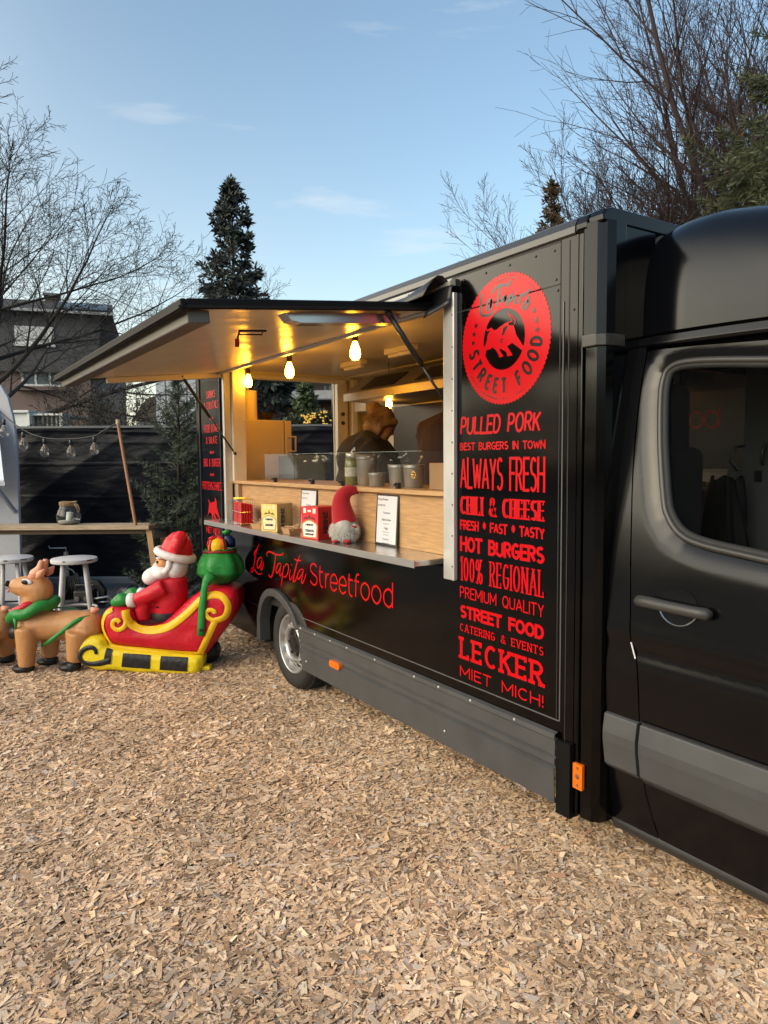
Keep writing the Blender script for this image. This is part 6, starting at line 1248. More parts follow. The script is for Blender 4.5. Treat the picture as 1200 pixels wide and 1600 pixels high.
mb = MB(); mb.box((xa_, -.535, zb_-.035), (xc_+.01, -.50, zb_+.012)); mb.build('roof_batten', STG, rf, local=True)
mb = MB(); mb.bar((ps(22, 0)[0], -.40, zb_-.02), (ps(26, 0)[0], -.02, zb_-.36), .03, .04); mb.build('bracket', STG, stl, local=True)
mb = MB()
for x, y in ((12, 700), (20, 716), (6, 722), (28, 730), (-8, 700)): q = ps(x, y); v_ = (q[1]-zt_)/(zb_-zt_); mb.ball((q[0], -.02-.5*v_-.012, q[1]+.028), (.006, .006, .006), 8, 5)
mb.build('nail', DARKPL, rf, local=True)

# ------------------------------------------------------------------ tarpaulin fence across the back of the yard
FD = 10.05; f0 = on_ground(300, FD); KF = FD/1129.4
fe = thing('tarp_fence', 'long fence covered in black plastic sheeting behind the yard', 'fence', (f0.x, f0.y, 0), VR)
FTOP = at(150, 669, FD).z
def tarp(u, v):
    x = (-420+u*960)*KF; z = FTOP*(1-v); y = 0.0
    for zc, dp, sg in ((FTOP-.05, .022, .020), (FTOP-.21, .008, .016), (FTOP-.50, .016, .009), (FTOP-.94, .012, .009)):
        zz = zc+.020*math.sin(x*.9+zc*5)+.02*noise.noise(Vector((x*.8, zc, 7))); y -= dp*math.exp(-((z-zz)/sg)**2)
    w_ = noise.noise(Vector((x*1.3-z*1.9, z*.7, 2))); y += .030*abs(w_)**.7-.02                      # slanting creases
    y += .020*noise.noise(Vector((x*3.1+z*2, z*2.4, 4)))+.07*noise.noise(Vector((x*.45, z*.8, 11)))
    return (x, y, z)
mb = MB(); mb.grid(tarp, 420, 110); mb.build('black_tarp', mat('black_tarp', (.0040, .0050, .0085), .42, spec=.15, var=.2, vscale=2, bump=.5, bscale=3.2, bdist=.05, stretch=(1, 1, 2.2)), fe, local=True, smooth=True, solid=.003)
mb = MB(); mb.bar((-420*KF, -.03, FTOP+.012), (540*KF, -.03, FTOP+.012), .035, .03); mb.build('top_rail', mat('galvanised_dark', (.10, .11, .12), .45, metal=.5), fe, local=True)
for k in range(9):
    mb = MB(); x = -400*KF+k*115*KF; mb.tube([(x, .10, 0), (x, .10, FTOP)], .021, 10); mb.build('post', ALUM, fe, local=True, smooth=True)
# pale kerb in front of the fence
mb = MB(); M = Matrix.Translation(f0) @ Matrix.Rotation(VR, 4, 'Z'); mb.box((-4.2, -.36, -.03), (5.0, -.22, .055), M); mb.box((-4.2, -.219, -.03), (5.0, .4, .02), M); tag(mb.build('kerb', mat('kerb_concrete', (.20, .20, .20), .8, var=.2, vscale=6), bevel=.008), kind='structure')

# ------------------------------------------------------------------ clutter on the asphalt behind the stools
def blk(name): return mat(name, (.011, .011, .012), .5, var=.3, vscale=9, bump=.2, bscale=30)
jw = thing('jockey_wheel', 'grey trailer jockey stand with a crank handle behind the stools', 'trailer stand', tuple(on_ground(103, 8.9)))
P_ = lambda x, y, D=8.9: at(x, y, D)
GALV = mat('galvanised', (.30, .31, .31), .4, metal=.7, var=.2)
mb = MB(); p0 = P_(103, 862); mb.tube([(p0.x, p0.y, .10), (p0.x, p0.y, p0.z)], .030, 12); mb.build('tube', GALV, jw, smooth=True, auto=40)
mb = MB(); mb.tube([P_(103, 862), P_(103, 856), P_(78, 857), P_(76, 853)], .010, 8); mb.build('crank', GALV, jw, smooth=True)
mb = MB(); mb.lathe([(.10, -.03), (.11, -.02), (.11, .02), (.10, .03)], 24, Matrix.Translation((p0.x, p0.y, .11)) @ Matrix.Rotation(PI/2, 4, 'X') @ Matrix.Rotation(.5, 4, 'Y')); mb.build('wheel', RUBBER, jw)
cd = thing('cable_drum', 'black cable drum with looped cable behind the right stool', 'cable drum', tuple(on_ground(92, 8.2))); c0_ = on_ground(92, 8.2)
for dz in (0, .16):
    mb = MB(); mb.lathe([(.05, -.012), (.17, -.012), (.17, .012), (.05, .012)], 28, Matrix.Translation((c0_.x, c0_.y+dz, .175)) @ Matrix.Rotation(PI/2, 4, 'X')); mb.build('flange', blk('drum_black'), cd, bevel=.004)
mb = MB()
for k in range(7): mb.tube([(c0_.x+(.13+.004*(k % 2))*math.cos(a), c0_.y+.02+.02*k, .175+.13*math.sin(a)) for a in np.linspace(0, 2*PI, 24, endpoint=False)], .010, 6, closed=True)
mb.tube(smooth2([(c0_.x+.13, c0_.y+.05, .2), (c0_.x+.25, c0_.y-.1, .05), (c0_.x+.1, c0_.y-.35, .012), (c0_.x-.25, c0_.y-.3, .012), (c0_.x-.4, c0_.y+.1, .012)], 6), .010, 6)
mb.tube([(c0_.x+.02+.12*math.cos(a), c0_.y+.08+.04*math.cos(a), .35+.05*math.sin(a)) for a in np.linspace(0, PI, 12)], .010, 6); mb.build('cable', blk('cable_black'), cd, smooth=True)
gx_ = on_ground(128, 8.0); bxx = thing('power_box', 'black rubber power distribution box between the stool legs', 'power box', tuple(gx_), VR)
mb = MB(); mb.box((-.10, -.08, 0), (.10, .10, .20)); mb.build('case', blk('box_black'), bxx, local=True, bevel=.02, seg=3)
mb = MB(); mb.tube([(-.10, 0, .2), (-.10, 0, .25), (.10, 0, .25), (.10, 0, .2)], .010, 8); mb.build('carry_handle', BLACKMETAL, bxx, local=True)
mb = MB(); 
for x in (-.05, .05): mb.lathe([(.028, 0), (.028, .02), (.02, .022)], 14, Matrix.Translation((x, -.081, .11)) @ Matrix.Rotation(PI/2, 4, 'X'))
mb.build('socket', mat('socket_grey', (.08, .08, .09), .5), bxx, local=True)
gx_ = on_ground(146, 8.0); wg = thing('tow_hitch', 'black trailer hitch with steel bars lying behind the stool', 'trailer hitch', tuple(gx_), VR)
mb = MB(); mb.tube([(-.14, .0, .09), (.0, -.02, .10), (.13, .0, .12), (.16, .01, .085)], .012, 8); mb.tube([(-.14, .05, .04), (.02, .03, .05), (.14, .01, .06)], .010, 8); mb.build('bar', mat('bright_steel', (.55, .56, .56), .3, metal=.85), wg, local=True, smooth=True)
mb = MB(); plate(mb, [(-.02, .0), (.06, .0), (.07, .18), (.0, .28), (-.09, .30), (-.07, .24), (.0, .16)], lambda u, v, t: (u, t, v), .06, .14); mb.build('housing', blk('hitch_black'), wg, local=True, bevel=.015)
mb = MB(); mb.ball((.17, .01, .085), (.03, .03, .03)); mb.build('ball_cup', BLACKMETAL, wg, local=True, smooth=True)
# crumpled black bag
bg0 = on_ground(208, 8.3); mb = MB()
def bagf(u, v):
    a = u*2*PI; r = np.interp(v, [0, .15, .5, .8, 1], [.23, .255, .235, .15, .01]); d = 1+.16*noise.noise(Vector((math.cos(a)*2.4, math.sin(a)*2.4, v*3)))+.05*math.sin(a*9+v*8)
    return (bg0.x+Rv.x*r*d*math.cos(a)-Rv.y*.7*r*d*math.sin(a), bg0.y+Rv.y*r*d*math.cos(a)+Rv.x*.7*r*d*math.sin(a), .205*v*d+.002)
mb.grid(bagf, 60, 24, closeu=True); o_ = mb.build('black_bag', mat('bag_plastic', (.010, .010, .011), .3, bump=.5, bscale=18), smooth=True); tag(o_, 'crumpled black plastic bag on the asphalt behind the sleigh', 'bag')

# ------------------------------------------------------------------ trees
BARK = mat('grey_bark', (.020, .017, .015), .9, var=.3, vscale=5); BARK2 = mat('purple_brown_bark', (.034, .021, .022), .9, var=.3, vscale=5)
def orth(d):
    a = d.cross(Vector((0, 0, 1)))
    if a.length < .05: a = d.cross(Vector((1, 0, 0)))
    return a.normalized()
class Tree:
    def __init__(s, seed): s.r = random.Random(seed); s.seg = {}
    def limb(s, p, d, L, r, lev, spec):
        R_ = s.r; S_ = spec[lev]; n = S_['n']; step = L/n; pts = [p.copy()]; rad = [r]; dirs = [d.copy()]
        for i in range(n):
            j = Vector((R_.gauss(0, 1), R_.gauss(0, 1), R_.gauss(0, 1)))*S_['wob']; d = (d+j+Vector((0, 0, S_['up']))).normalized(); p = p+d*step
            pts.append(p.copy()); rad.append(max(r*(1-(i+1)/n*S_.get('tap', .8)), spec['rmin'])); dirs.append(d.copy())
        s.seg.setdefault(min(lev, 2), []).append((pts, rad, lev))
        if lev+1 in spec:
            k = S_['kids']; a0 = R_.uniform(0, 2*PI)
            for c in range(k):
                t = S_['t0']+(1-S_['t0'])*((c+R_.uniform(.1, .9))/k); f = t*n; i = min(int(f), n-1); q = pts[i].lerp(pts[i+1], f-i); dd = dirs[i+1]
                a = a0+c*2.4+R_.uniform(-.4, .4); o = orth(dd); o = Matrix.Rotation(a, 3, dd) @ o; an = math.radians(R_.gauss(S_['ang'], S_['ang']*.22))
                nd = (dd*math.cos(an)+o*math.sin(an)).normalized(); l = L*S_['len']*(1.15-.75*t)*R_.uniform(.7, 1.25)
                s.limb(q, nd, l, max(rad[i]*S_['rk'], spec['rmin']), lev+1, spec)
    def mesh(s, key):
        mb = MB()
        for pts, rad, lev in s.seg.get(key, []):
            mb.tube(pts, rad, 10 if lev == 0 else 7 if lev == 1 else 4 if lev == 2 else 3, cap=False)
        return mb
def bare_tree(name, label, base, seed, spec, d0, L, r, m, group=None):
    t = Tree(seed); root = thing(name, label, 'tree', tuple(base), group=group); t.limb(Vector(base), Vector(d0).normalized(), L, r, 0, spec)
    for key, nm in ((0, 'trunk'), (1, 'limbs'), (2, 'twigs')): t.mesh(key).build_fast(nm, m, root)
    return root
LT = {'rmin': .0042, 0: dict(n=6, wob=.05, up=.05, kids=15, t0=.38, ang=52, len=1.50, rk=.5, tap=.75), 1: dict(n=12, wob=.045, up=.024, kids=12, t0=.16, ang=36, len=.52, rk=.5, tap=.9), 2: dict(n=8, wob=.06, up=.02, kids=10, t0=.12, ang=36, len=.50, rk=.55, tap=.9), 3: dict(n=5, wob=.07, up=.0, kids=6, t0=.12, ang=40, len=.52, rk=.6, tap=.85), 4: dict(n=3, wob=.13, up=-.02, kids=0, t0=.1, ang=40, len=.5, rk=.7, tap=.8)}
bare_tree('bare_tree', 'large leafless tree with fine grey twigs spreading over the houses at left', on_ground(-18, 16.5), 13, LT, (.06, -.02, 1), 5.5, .20, BARK)
RT = {'rmin': .0042, 0: dict(n=5, wob=.04, up=.05, kids=17, t0=.26, ang=36, len=1.35, rk=.5, tap=.7), 1: dict(n=11, wob=.05, up=.038, kids=15, t0=.18, ang=27, len=.48, rk=.52, tap=.9), 2: dict(n=7, wob=.06, up=.03, kids=9, t0=.12, ang=28, len=.50, rk=.6, tap=.9), 3: dict(n=4, wob=.08, up=.02, kids=5, t0=.12, ang=32, len=.52, rk=.65, tap=.85), 4: dict(n=3, wob=.10, up=.01, kids=0, t0=.1, ang=40, len=.5, rk=.7, tap=.8)}
gT = 'leafless brown trees behind the truck'
bare_tree('bare_tree', 'tallest leafless brown tree behind the cab at the right', on_ground(1215, 17), 21, RT, (-.02, -.05, 1), 8.6, .26, BARK2, gT)
bare_tree('bare_tree', 'leafless brown tree right of the small brown conifer behind the truck', on_ground(1075, 19), 8, RT, (-.05, -.06, 1), 6.2, .19, BARK2, gT)
bare_tree('bare_tree', 'smallest leafless tree rising just over the truck roof', on_ground(880, 22), 33, RT, (-.03, -.03, 1), 4.3, .12, BARK2, gT)

bare_tree('bare_tree', 'slender leafless tree between the small brown conifer and the tall trees', on_ground(1020, 18.5), 51, RT, (-.12, -.08, 1), 5.6, .15, BARK2, gT)
bare_tree('bare_tree', 'low leafless tree spreading over the roof edge left of the small brown conifer', on_ground(915, 23), 64, RT, (-.08, -.05, 1), 2.75, .09, BARK2, gT)

NEED = mat('dark_spruce_needles', (.012, .019, .017), .7, island=(.028, .038, .034)); NEED2 = mat('olive_spruce_needles', (.022, .032, .012), .65, island=(.062, .070, .028)); NEED3 = mat('fir_needles', (.022, .036, .024), .55, island=(.060, .080, .050)); NEED4 = mat('brown_conifer_needles', (.045, .034, .014), .7, island=(.085, .055, .024)); NEED5 = mat('thuja_green', (.030, .050, .018), .7, island=(.06, .085, .03))
def conifer(name, label, base, H, R_, m, seed, z0=.0, whorl=.30, per=9, rise=-.05, clump=.16, dens=1.0, prof=None, rag=.25, needles=False, group=None, bark=BARK, lean=(0, 0)):
    rn = random.Random(seed); root = thing(name, label, 'tree', tuple(base), group=group); B = Vector(base)
    axis = lambda z: B+Vector((lean[0]*z/H, lean[1]*z/H, z))
    tr = MB(); tr.tube([axis(0), axis(H*.5), axis(H*.98)], [max(.03, H*.014), H*.009, .006], 8); tr.build_fast('trunk', bark, root)
    lf = MB(); bm_ = MB(); z = z0
    prof = prof or (lambda t: (1-t)**.9)
    def clumpf(p, d, s_):
        # a tuft: elongated little blades fanning around the twig direction
        k = 5 if not needles else 12
        for j in range(k):
            o = orth(d); o = Matrix.Rotation(rn.uniform(0, 2*PI), 3, d) @ o
            dd = (d*rn.uniform(.35, 1.0)+o*rn.uniform(.35, .95)+Vector((0, 0, rn.uniform(-.25, .15)))).normalized(); l = s_*rn.uniform(.6, 1.25); w = (o.cross(dd)).normalized()*l*(.16 if not needles else .055)
            q = p+d*rn.uniform(-.5, .5)*s_; lf.add([q-w*.5, q+dd*l*.5-w, q+dd*l, q+dd*l*.5+w], [(0, 1, 2, 3)])
    while z < H*.985:
        t = (z-z0)/(H-z0); L0 = R_*prof(t)
        for k in range(max(3, int(per*(1-.4*t)))):
            a = rn.uniform(0, 2*PI); L = L0*rn.uniform(1-rag, 1+rag)*(1.35 if rn.random() < .07 else 1); zz = z+rn.uniform(-.5, .5)*whorl; p = axis(max(z0*.5, zz)); d = Vector((math.cos(a), math.sin(a), rise+.9*t*t)).normalized(); n = max(2, int(L/(clump*.75)/1.0)); pts = [p]
            for i in range(n):
                d = (d+Vector((rn.gauss(0, .05), rn.gauss(0, .05), rn.gauss(0, .05)+(-.03 if i < n*.5 else .05)))).normalized(); p = p+d*(L/n); pts.append(p)
                if i/n > .12 or L < .3:
                    side_ = d.cross(Vector((0, 0, 1))).normalized(); sl_ = L*.34*(1-i/n)+clump*.3
                    for sg in (-1, 1):
                        if rn.random() > .95*dens: continue
                        m_ = max(1, int(sl_/(clump*.8)))
                        for u in range(m_): td = (side_*sg*.8+d*.55+Vector((0, 0, rn.uniform(-.25, .1)))).normalized(); clumpf(p+td*sl_*(u+.5)/m_, td, clump)
                    clumpf(p, d, clump)
            clumpf(p, d, clump)
            bm_.tube([pts[0], pts[len(pts)//2], pts[-1]], [.006+.006*L, .004+.003*L, .002], 3, cap=False)
        z += whorl*rn.uniform(.7, 1.3)
    clumpf(axis(H), Vector((0, 0, 1)), clump*1.2)
    bm_.build_fast('branches', bark, root); lf.build_fast('crown', m, root); return root
D_ = 26; p = on_ground(373, D_); conifer('spruce_tree', 'tall dark spruce standing alone behind the raised hatch', tuple(p), at(373, 298, D_).z, 1.66, NEED, 3, z0=1.5, whorl=.22, per=16, rise=-.08, clump=.23, rag=.34, prof=lambda t: (1-t)**.66*(.86+.14*math.sin(t*23)))
D_ = 12.5; p = on_ground(1275, D_); conifer('spruce_tree', 'olive green spruce with pointed twigs behind the cab at the right edge', tuple(p), 10.9, 2.8, NEED2, 9, z0=3.0, whorl=.22, per=12, rise=.10, clump=.15, rag=.25, dens=.9, needles=True, prof=lambda t: (1-t)**.95)
D_ = 19; p = on_ground(857, D_); conifer('conifer_tree', 'small brown conifer peeping over the truck roof', tuple(p), at(857, 297, D_).z, .85, NEED4, 4, z0=3.5, whorl=.22, per=8, rise=.05, clump=.16, rag=.3)
D_ = 8.05; p = on_ground(276, D_); conifer('fir_tree', 'young green fir tree close behind the rear corner of the truck', tuple(p), at(283, 592, D_).z, .56, NEED3, 12, z0=.12, whorl=.085, per=6, rise=.38, clump=.060, rag=.35, dens=.95, needles=True, prof=lambda t: (.25+.75*(1-t)**.7)*(1-t**6), lean=(.03, .05))
D_ = 15; p = on_ground(398, D_); conifer('dark_conifer', 'dense blackish conifer seen through the truck beside the paper roll', tuple(p), at(398, 545, D_).z, 1.0, NEED, 14, z0=.3, whorl=.20, per=14, clump=.20, rag=.2, prof=lambda t: .3+.7*(1-t)**.5)
D_ = 12.5; p = on_ground(480, D_); conifer('small_conifer', 'small pointed green conifer seen through the rear opening of the truck', tuple(p), at(484, 585, D_).z, .55, NEED5, 15, z0=.5, whorl=.12, per=12, clump=.10, rag=.2, rise=.3)

def shrub(name, label, pts_, m, n, leaf, seed, stems=None, stemm=BARK, group=None, cat='shrub'):
    """pts_: list of (centre, radius) masses filled with leaf blades"""
    rn = random.Random(seed); c0 = pts_[0][0]; root = thing(name, label, cat, (c0.x, c0.y, 0), group=group); mb = MB()
    for c, r in pts_:
        for k in range(n):
            d = Vector((rn.gauss(0, 1), rn.gauss(0, 1), rn.gauss(0, 1))); d = d.normalized()*rn.random()**.45; q = c+Vector((d.x*r[0], d.y*r[1], d.z*r[2])); a = Vector((rn.gauss(0, 1), rn.gauss(0, 1), rn.gauss(0, 1))).normalized(); b = orth(a)
            l = leaf*rn.uniform(.6, 1.3); mb.add([q-a*l*.5, q+b*l*.22, q+a*l*.5, q-b*l*.22], [(0, 1, 2, 3)])
    mb.build_fast('foliage', m, root); st = MB()
    for c, r in pts_:
        for k in range(stems or 6):
            x, y = rn.uniform(-.7, .7)*r[0], rn.uniform(-.7, .7)*r[1]; st.tube([Vector((c0.x+x*.4, c0.y+y*.4, 0)), c+Vector((x*.8, y*.8, 0)), c+Vector((x*rn.uniform(.6, 1.7), y*1.3, r[2]*rn.uniform(.6, 1.15)))], [.006, .004, .0012], 4, cap=False)
    st.build_fast('stems', stemm, root); return root
LEAF = mat('shrub_leaf', (.030, .040, .016), .6, island=(.07, .08, .035)); LEAFB = mat('winter_shrub_leaf', (.05, .042, .028), .7, island=(.10, .08, .05))
shrub('flowering_shrub', 'shrub with yellow flowers above the fence, seen through the truck', [(at(497, 652, 11.2), (.30, .3, .14)), (at(530, 655, 11.2), (.28, .3, .12)), (at(465, 660, 11.2), (.25, .3, .10))], LEAF, 900, .06, 3)
fl = MB(); rn_ = random.Random(2)
for (x, y, k) in ((478, 655, 22), (486, 650, 16), (505, 648, 9), (512, 660, 8), (530, 655, 5)):
    for i in range(k): c = at(x+rn_.uniform(-7, 7), y+rn_.uniform(-6, 6), 10.8); fl.ball(c, (.018, .018, .014), 7, 5)
fo_ = [o for o in bpy.data.objects if o.name.startswith('flowering_shrub')][0]; fl.build('blossom', mat('yellow_blossom', (.65, .36, .03), .6, island=(.75, .5, .12)), fo_, smooth=True)

# ------------------------------------------------------------------ houses
def vM(D): p = on_ground(600, D); return Matrix.Translation(p) @ Matrix.Rotation(VR, 4, 'Z'), D/1129.4
WHITEF = mat('white_window_frame', (.62, .62, .62), .5); WGL = mat('window_glass', (.10, .12, .13), .06, spec=.8)
SLATE = mat('slate_cladding', (.062, .060, .063), .7, var=.25, vscale=3, bump=.3, bscale=9, stretch=(1, 1, 4)); PINKR = mat('pink_render', (.20, .145, .13), .85, var=.12, vscale=2); GREYR = mat('grey_render', (.12, .135, .15), .85, var=.12, vscale=2); ROOFT = mat('roof_tiles', (.038, .033, .032), .7, var=.3, vscale=6, bump=.4, bscale=14)
def zz(y, D): return CAMZ+(718-y)*D/1129.4*1.003
def house_box(nm, m, par, M, x0, x1, d0, d1, z0, z1): mb = MB(); mb.box((x0, d0, z0), (x1, d1, z1), M); return mb.build(nm, m, par)
def window(par, M, x0, x1, z0, z1, d, bars=1, frame=WHITEF, w=.07, shutter=None):
    mb = MB(); mb.box((x0, d-.06, z0), (x0+w, d+.02, z1), M); mb.box((x1-w, d-.06, z0), (x1, d+.02, z1), M); mb.box((x0+w, d-.06, z1-w), (x1-w, d+.02, z1), M); mb.box((x0-.05, d-.12, z0-.05), (x1+.05, d+.02, z0+w*.6), M)
    for k in range(bars): xx = x0+(x1-x0)*(k+1)/(bars+1); mb.box((xx-w/2, d-.055, z0+w*.6), (xx+w/2, d+.02, z1-w), M)
    f_ = mb.build('window', frame, par)
    mb = MB(); mb.box((x0+w, d-.02, z0+w*.6), (x1-w, d+.0, z1-w), M); mb.build('pane', WGL, f_)
    if shutter is not None: mb = MB(); mb.box((x0+w*.5, d-.05, z1-(z1-z0)*shutter), (x1-w*.5, d-.021, z1-w*.4), M); mb.build('roller_shutter', WHITEF, f_)
    return f_
D_ = 27; M, K = vM(D_); X = lambda x: (x-600)*K
piv = Vector((X(203), 0, 0)); M = M @ Matrix.Translation(piv) @ Matrix.Rotation(math.radians(19.5), 4, 'Z') @ Matrix.Translation(-piv)
p = on_ground(90, D_); ho = thing('house', 'slate clad house with pink lower storey and solar panels behind the bare tree', 'house', tuple(p))
house_box('lower_wall', PINKR, ho, M, X(-60), X(152), .25, 8, 0, zz(585, D_)); house_box('upper_wall', SLATE, ho, M, X(-60), X(168), 0, 8, zz(585, D_)+.003, zz(492, D_)); house_box('side_bay', GREYR, ho, M, X(152.5), X(203), .6, 7, 0, zz(545, D_))
mb = MB(); plate(mb, [(X(152.5), zz(545, D_)), (X(203), zz(545, D_)), (X(186), zz(490, D_)), (X(168.3), zz(490, D_))], lambda u, v, t: tuple(M @ Vector((u, t, v))), .6, 7); mb.build('gable', SLATE, ho)
mb = MB(); plate(mb, [(-.35, zz(497, D_)), (1.6, zz(478, D_)+.25), (7, zz(478, D_)+.3), (7, zz(497, D_))], lambda u, v, t: tuple(M @ Vector((t, u, v))), X(-62), X(187)); rf = mb.build('roof', ROOFT, ho)
mb = MB()
for a, b in ((108, 128), (129.5, 153), (155, 180)):
    q = [(X(a), .0), (X(b), .0), (X(b), 1.2), (X(a), 1.2)]; fr_p = lambda u, v, t: tuple(M @ Vector((u, -.35+v, zz(497, D_)+v*(zz(478, D_)+.25-zz(497, D_))/1.95+.08+t)))
    plate(mb, q, fr_p, 0, .05)
sp_ = mb.build('solar_panels', mat('solar_panel', (.022, .026, .034), .25, spec=.7), rf)
mb = MB(); mb.box((X(88), 1.6, zz(500, D_)), (X(106), 2.4, zz(474, D_)+.35), M); ch = mb.build('chimney', mat('chimney_brick', (.06, .045, .04), .85), rf); mb = MB(); mb.box((X(86), 1.5, zz(474, D_)+.353), (X(108), 2.5, zz(474, D_)+.45), M); mb.build('chimney_cap', GREYR, ch)
mb = MB(); mb.box((X(-60), -.42, zz(497, D_)-.06), (X(188), -.352, zz(497, D_)+.03), M); mb.build('gutter', WHITEF if False else mat('gutter_zinc', (.35, .36, .37), .5), rf)
window(ho, M, X(52), X(104), zz(546, D_), zz(519, D_), 0, 0, shutter=.92); window(ho, M, X(57), X(115), zz(604, D_), zz(577, D_), .25, 2); window(ho, M, X(-8), X(24), zz(606, D_), zz(572, D_), .25, 1)
house_box('balcony_band', mat('balcony_brown', (.13, .09, .08), .8), ho, M, X(50), X(118), -.1, .24, zz(612, D_), zz(606, D_))
D_ = 21; M, K = vM(D_); p = on_ground(285, D_); ho = thing('white_building', 'white clad building between the bare tree and the truck', 'building', tuple(p))
house_box('wall', mat('white_cladding', (.60, .64, .68), .6, var=.05, vscale=2), ho, M, X(249), X(345), 0, 8, 0, zz(560, D_))
mb = MB(); 
for x in (264, 280, 297, 314): mb.box((X(x)-.012, -.012, .1), (X(x)+.012, -.001, zz(562, D_)), M)
mb.build('cladding_joint', GREYR, ho)
mb = MB(); mb.box((X(247), -.2, zz(560, D_)+.003), (X(347), 8.2, zz(553, D_)), M); mb.build('roof', ROOFT, ho)
D_ = 48; M, K = vM(D_); p = on_ground(230, D_); ho = thing('far_house', 'dark far roof against the yellow sky between the buildings', 'house', tuple(p))
house_box('wall', GREYR, ho, M, X(222), X(262), 0, 6, 0, zz(650, D_)); mb = MB(); plate(mb, [(X(212), zz(655, D_)), (X(228), zz(632, D_)), (X(236), zz(622, D_)), (X(268), zz(612, D_)), (X(268), zz(655, D_))], lambda u, v, t: tuple(M @ Vector((u, t, v))), -.2, 6.2); mb.build('roof', mat('far_roof', (.05, .04, .032), .8), ho)
# white site container behind the fence
D_ = 14.5; M, K = vM(D_); p = on_ground(65, D_); co = thing('site_container', 'white corrugated site container behind the tarp fence', 'container', tuple(p))
house_box('end_wall', mat('container_white', (.55, .57, .56), .55, var=.1), co, M, X(20), X(50), 0, 1.8, 0, zz(642, D_))
mb = MB(); prof_ = []
for k in range(27): xx = X(54)+(X(100)-X(54))*k/26; prof_.append((xx, .06 if k % 4 in (1, 2) else .0))
mb.add([tuple(M @ Vector((a, b+.15, z_))) for z_ in (0, zz(646, D_)) for a, b in prof_], [(i, i+1, i+28, i+27) for i in range(26)]); mb.build('corrugated_side', mat('container_grey', (.20, .21, .21), .6, var=.15), co, solid=.01)
mb = MB(); mb.box((X(50), -.05, 0), (X(54), .3, zz(640, D_)), M); mb.box((X(100), -.05, 0), (X(105), .3, zz(643, D_)), M); mb.box((X(20), -.08, zz(642, D_)+.003), (X(54), 1.8, zz(638, D_)), M); mb.box((X(54.2), .05, zz(646, D_)+.003), (X(99.8), 1.8, zz(643, D_)), M); mb.build('corner_frame', MATS['container_white'], co)
# brick house seen through the truck
D_ = 24; M, K = vM(D_); p = on_ground(500, D_); ho = thing('brick_house', 'brick house with a pale balcony seen through the truck', 'house', tuple(p))
BRK = mat('brown_brick', (.13, .062, .048), .85, var=.25, vscale=9, bump=.2, bscale=40); house_box('lower_wall', BRK, ho, M, X(380), X(760), 0, 8, 0, zz(629, D_)); house_box('upper_wall', mat('taupe_render', (.17, .135, .115), .85, var=.1), ho, M, X(380), X(760), .12, 8, zz(629, D_)+.003, zz(560, D_))
mb = MB(); mb.box((X(440), -.9, zz(627, D_)), (X(560), .0, zz(615, D_)), M); mb.build('balcony', mat('balcony_pale', (.42, .42, .42), .6, var=.15, vscale=4), ho); mb = MB(); mb.box((X(435), -.92, zz(629, D_)), (X(565), .0, zz(627, D_)-.003), M); mb.build('balcony_slab', GREYR, ho)
mb = MB(); mb.box((X(440), -.7, zz(591, D_)), (X(532), .1, zz(587, D_)), M); mb.build('awning_box', WHITEF, ho)
window(ho, M, X(505), X(523), zz(614, D_), zz(600, D_), .12, 1, frame=mat('dark_window_frame', (.08, .07, .07), .5)); window(ho, M, X(452), X(470), zz(614, D_), zz(600, D_), .12, 1, frame=MATS['dark_window_frame'])
mb = MB(); plate(mb, [(-.6, zz(560, D_)), (4, zz(470, D_)), (8.6, zz(560, D_))], lambda u, v, t: tuple(M @ Vector((t, u, v))), X(375), X(640)); mb.build('roof', ROOFT, ho)
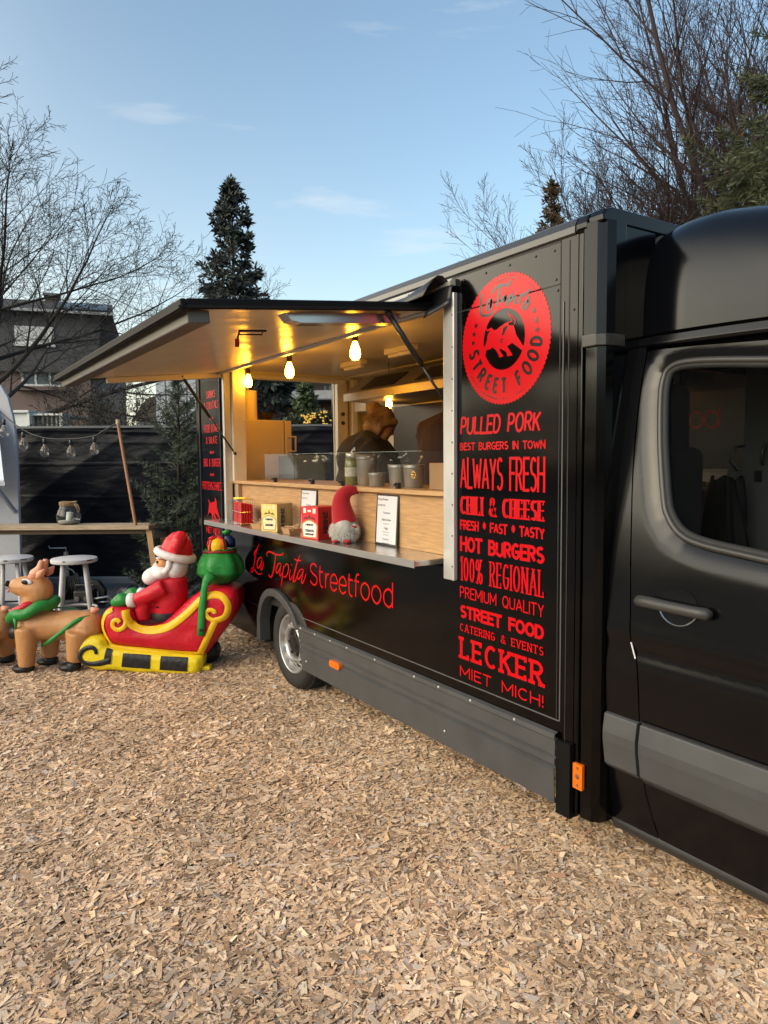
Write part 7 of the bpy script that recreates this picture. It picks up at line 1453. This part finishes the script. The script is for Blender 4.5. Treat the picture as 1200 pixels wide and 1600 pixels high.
# winter shrubs along the fence: many thin branching stems with a few dry leaves left
ST = {'rmin': .0028, 0: dict(n=6, wob=.06, up=.03, kids=8, t0=.22, ang=30, len=.55, rk=.55, tap=.9), 1: dict(n=5, wob=.09, up=.02, kids=6, t0=.15, ang=36, len=.5, rk=.6, tap=.9), 2: dict(n=4, wob=.11, up=.0, kids=4, t0=.15, ang=40, len=.5, rk=.65, tap=.9), 3: dict(n=2, wob=.12, up=.0, kids=0, t0=.1, ang=40, len=.5, rk=.7, tap=.8)}
for k, (x, y, D_, wd_, n, lab) in enumerate(((172, 596, 13.0, .75, 8, 'bushy winter shrub rising behind the fence beside the grey house wall'), (126, 608, 13.6, .6, 6, 'thin dark shrub between the container and the grey house wall'), (220, 628, 12.6, .6, 6, 'low brown shrub behind the fence under the yellow gap of sky'), (246, 606, 12.8, .35, 4, 'narrow twiggy shrub beside the white building'))):
    rn = random.Random(40+k); b0 = on_ground(x, D_); H_ = at(x, y, D_).z; root = thing('winter_shrub', lab, 'shrub', tuple(b0), group='winter shrubs behind the fence'); t = Tree(70+k); lf = MB()
    for i in range(n): d = Vector((rn.uniform(-.28, .28), rn.uniform(-.28, .28), 1)).normalized(); t.limb(b0+Vector((rn.uniform(-.3, .3)*wd_, rn.uniform(-.3, .3)*wd_, 0)), d, H_*rn.uniform(.75, 1.02), .016, 0, ST)
    for key in (1, 2):
        for pts, rad, lev in t.seg.get(key, []):
            for q in pts[1:]:
                if rn.random() < .55: a = Vector((rn.gauss(0, 1), rn.gauss(0, 1), rn.gauss(0, 1))).normalized(); b = orth(a); l = rn.uniform(.03, .065); lf.add([q, q+a*l*.5+b*l*.22, q+a*l, q+a*l*.5-b*l*.22], [(0, 1, 2, 3)])
    mm = MB()
    for key in (0, 1, 2): q = t.mesh(key); mm.add(q.v, q.f)
    mm.build_fast('stems', BARK, root); lf.build_fast('foliage', LEAFB, root)
# shaded trees and hedge on the camera's side of the yard: outside the picture but mirrored in the paint
wd = MB(); rn_ = random.Random(77)
for k in range(150):
    a = math.radians(183+150*k/150+rn_.uniform(-.6, .6)); r = 36+rn_.uniform(0, 7); h = 5.6+1.6*math.sin(k*.21)+1.2*math.sin(k*.57+1)+rn_.uniform(-.9, .9); c = Vector((r*math.cos(a), r*math.sin(a), 0)); tn = Vector((-math.sin(a), math.cos(a), 0))
    wd.tube([c, c+Vector((0, 0, h*.9))], [.2, .04], 5, cap=False)
    for j in range(150):
        t = rn_.random()**.8; w = 1.9*(1-t*.75)*rn_.uniform(.3, 1.1); an = rn_.uniform(0, 2*PI); q = c+Vector((w*math.cos(an), w*math.sin(an), h*t)); e = Vector((rn_.gauss(0, 1), rn_.gauss(0, 1), rn_.gauss(0, .7))).normalized(); b = orth(e); l = rn_.uniform(.5, 1.0)
        wd.add([q-e*l*.5, q+b*l*.35, q+e*l*.5, q-b*l*.35], [(0, 1, 2, 3)])
tag(wd.build_fast('distant_woodland', mat('woodland_dark', (.022, .024, .016), .9, island=(.035, .034, .02))), kind='stuff')
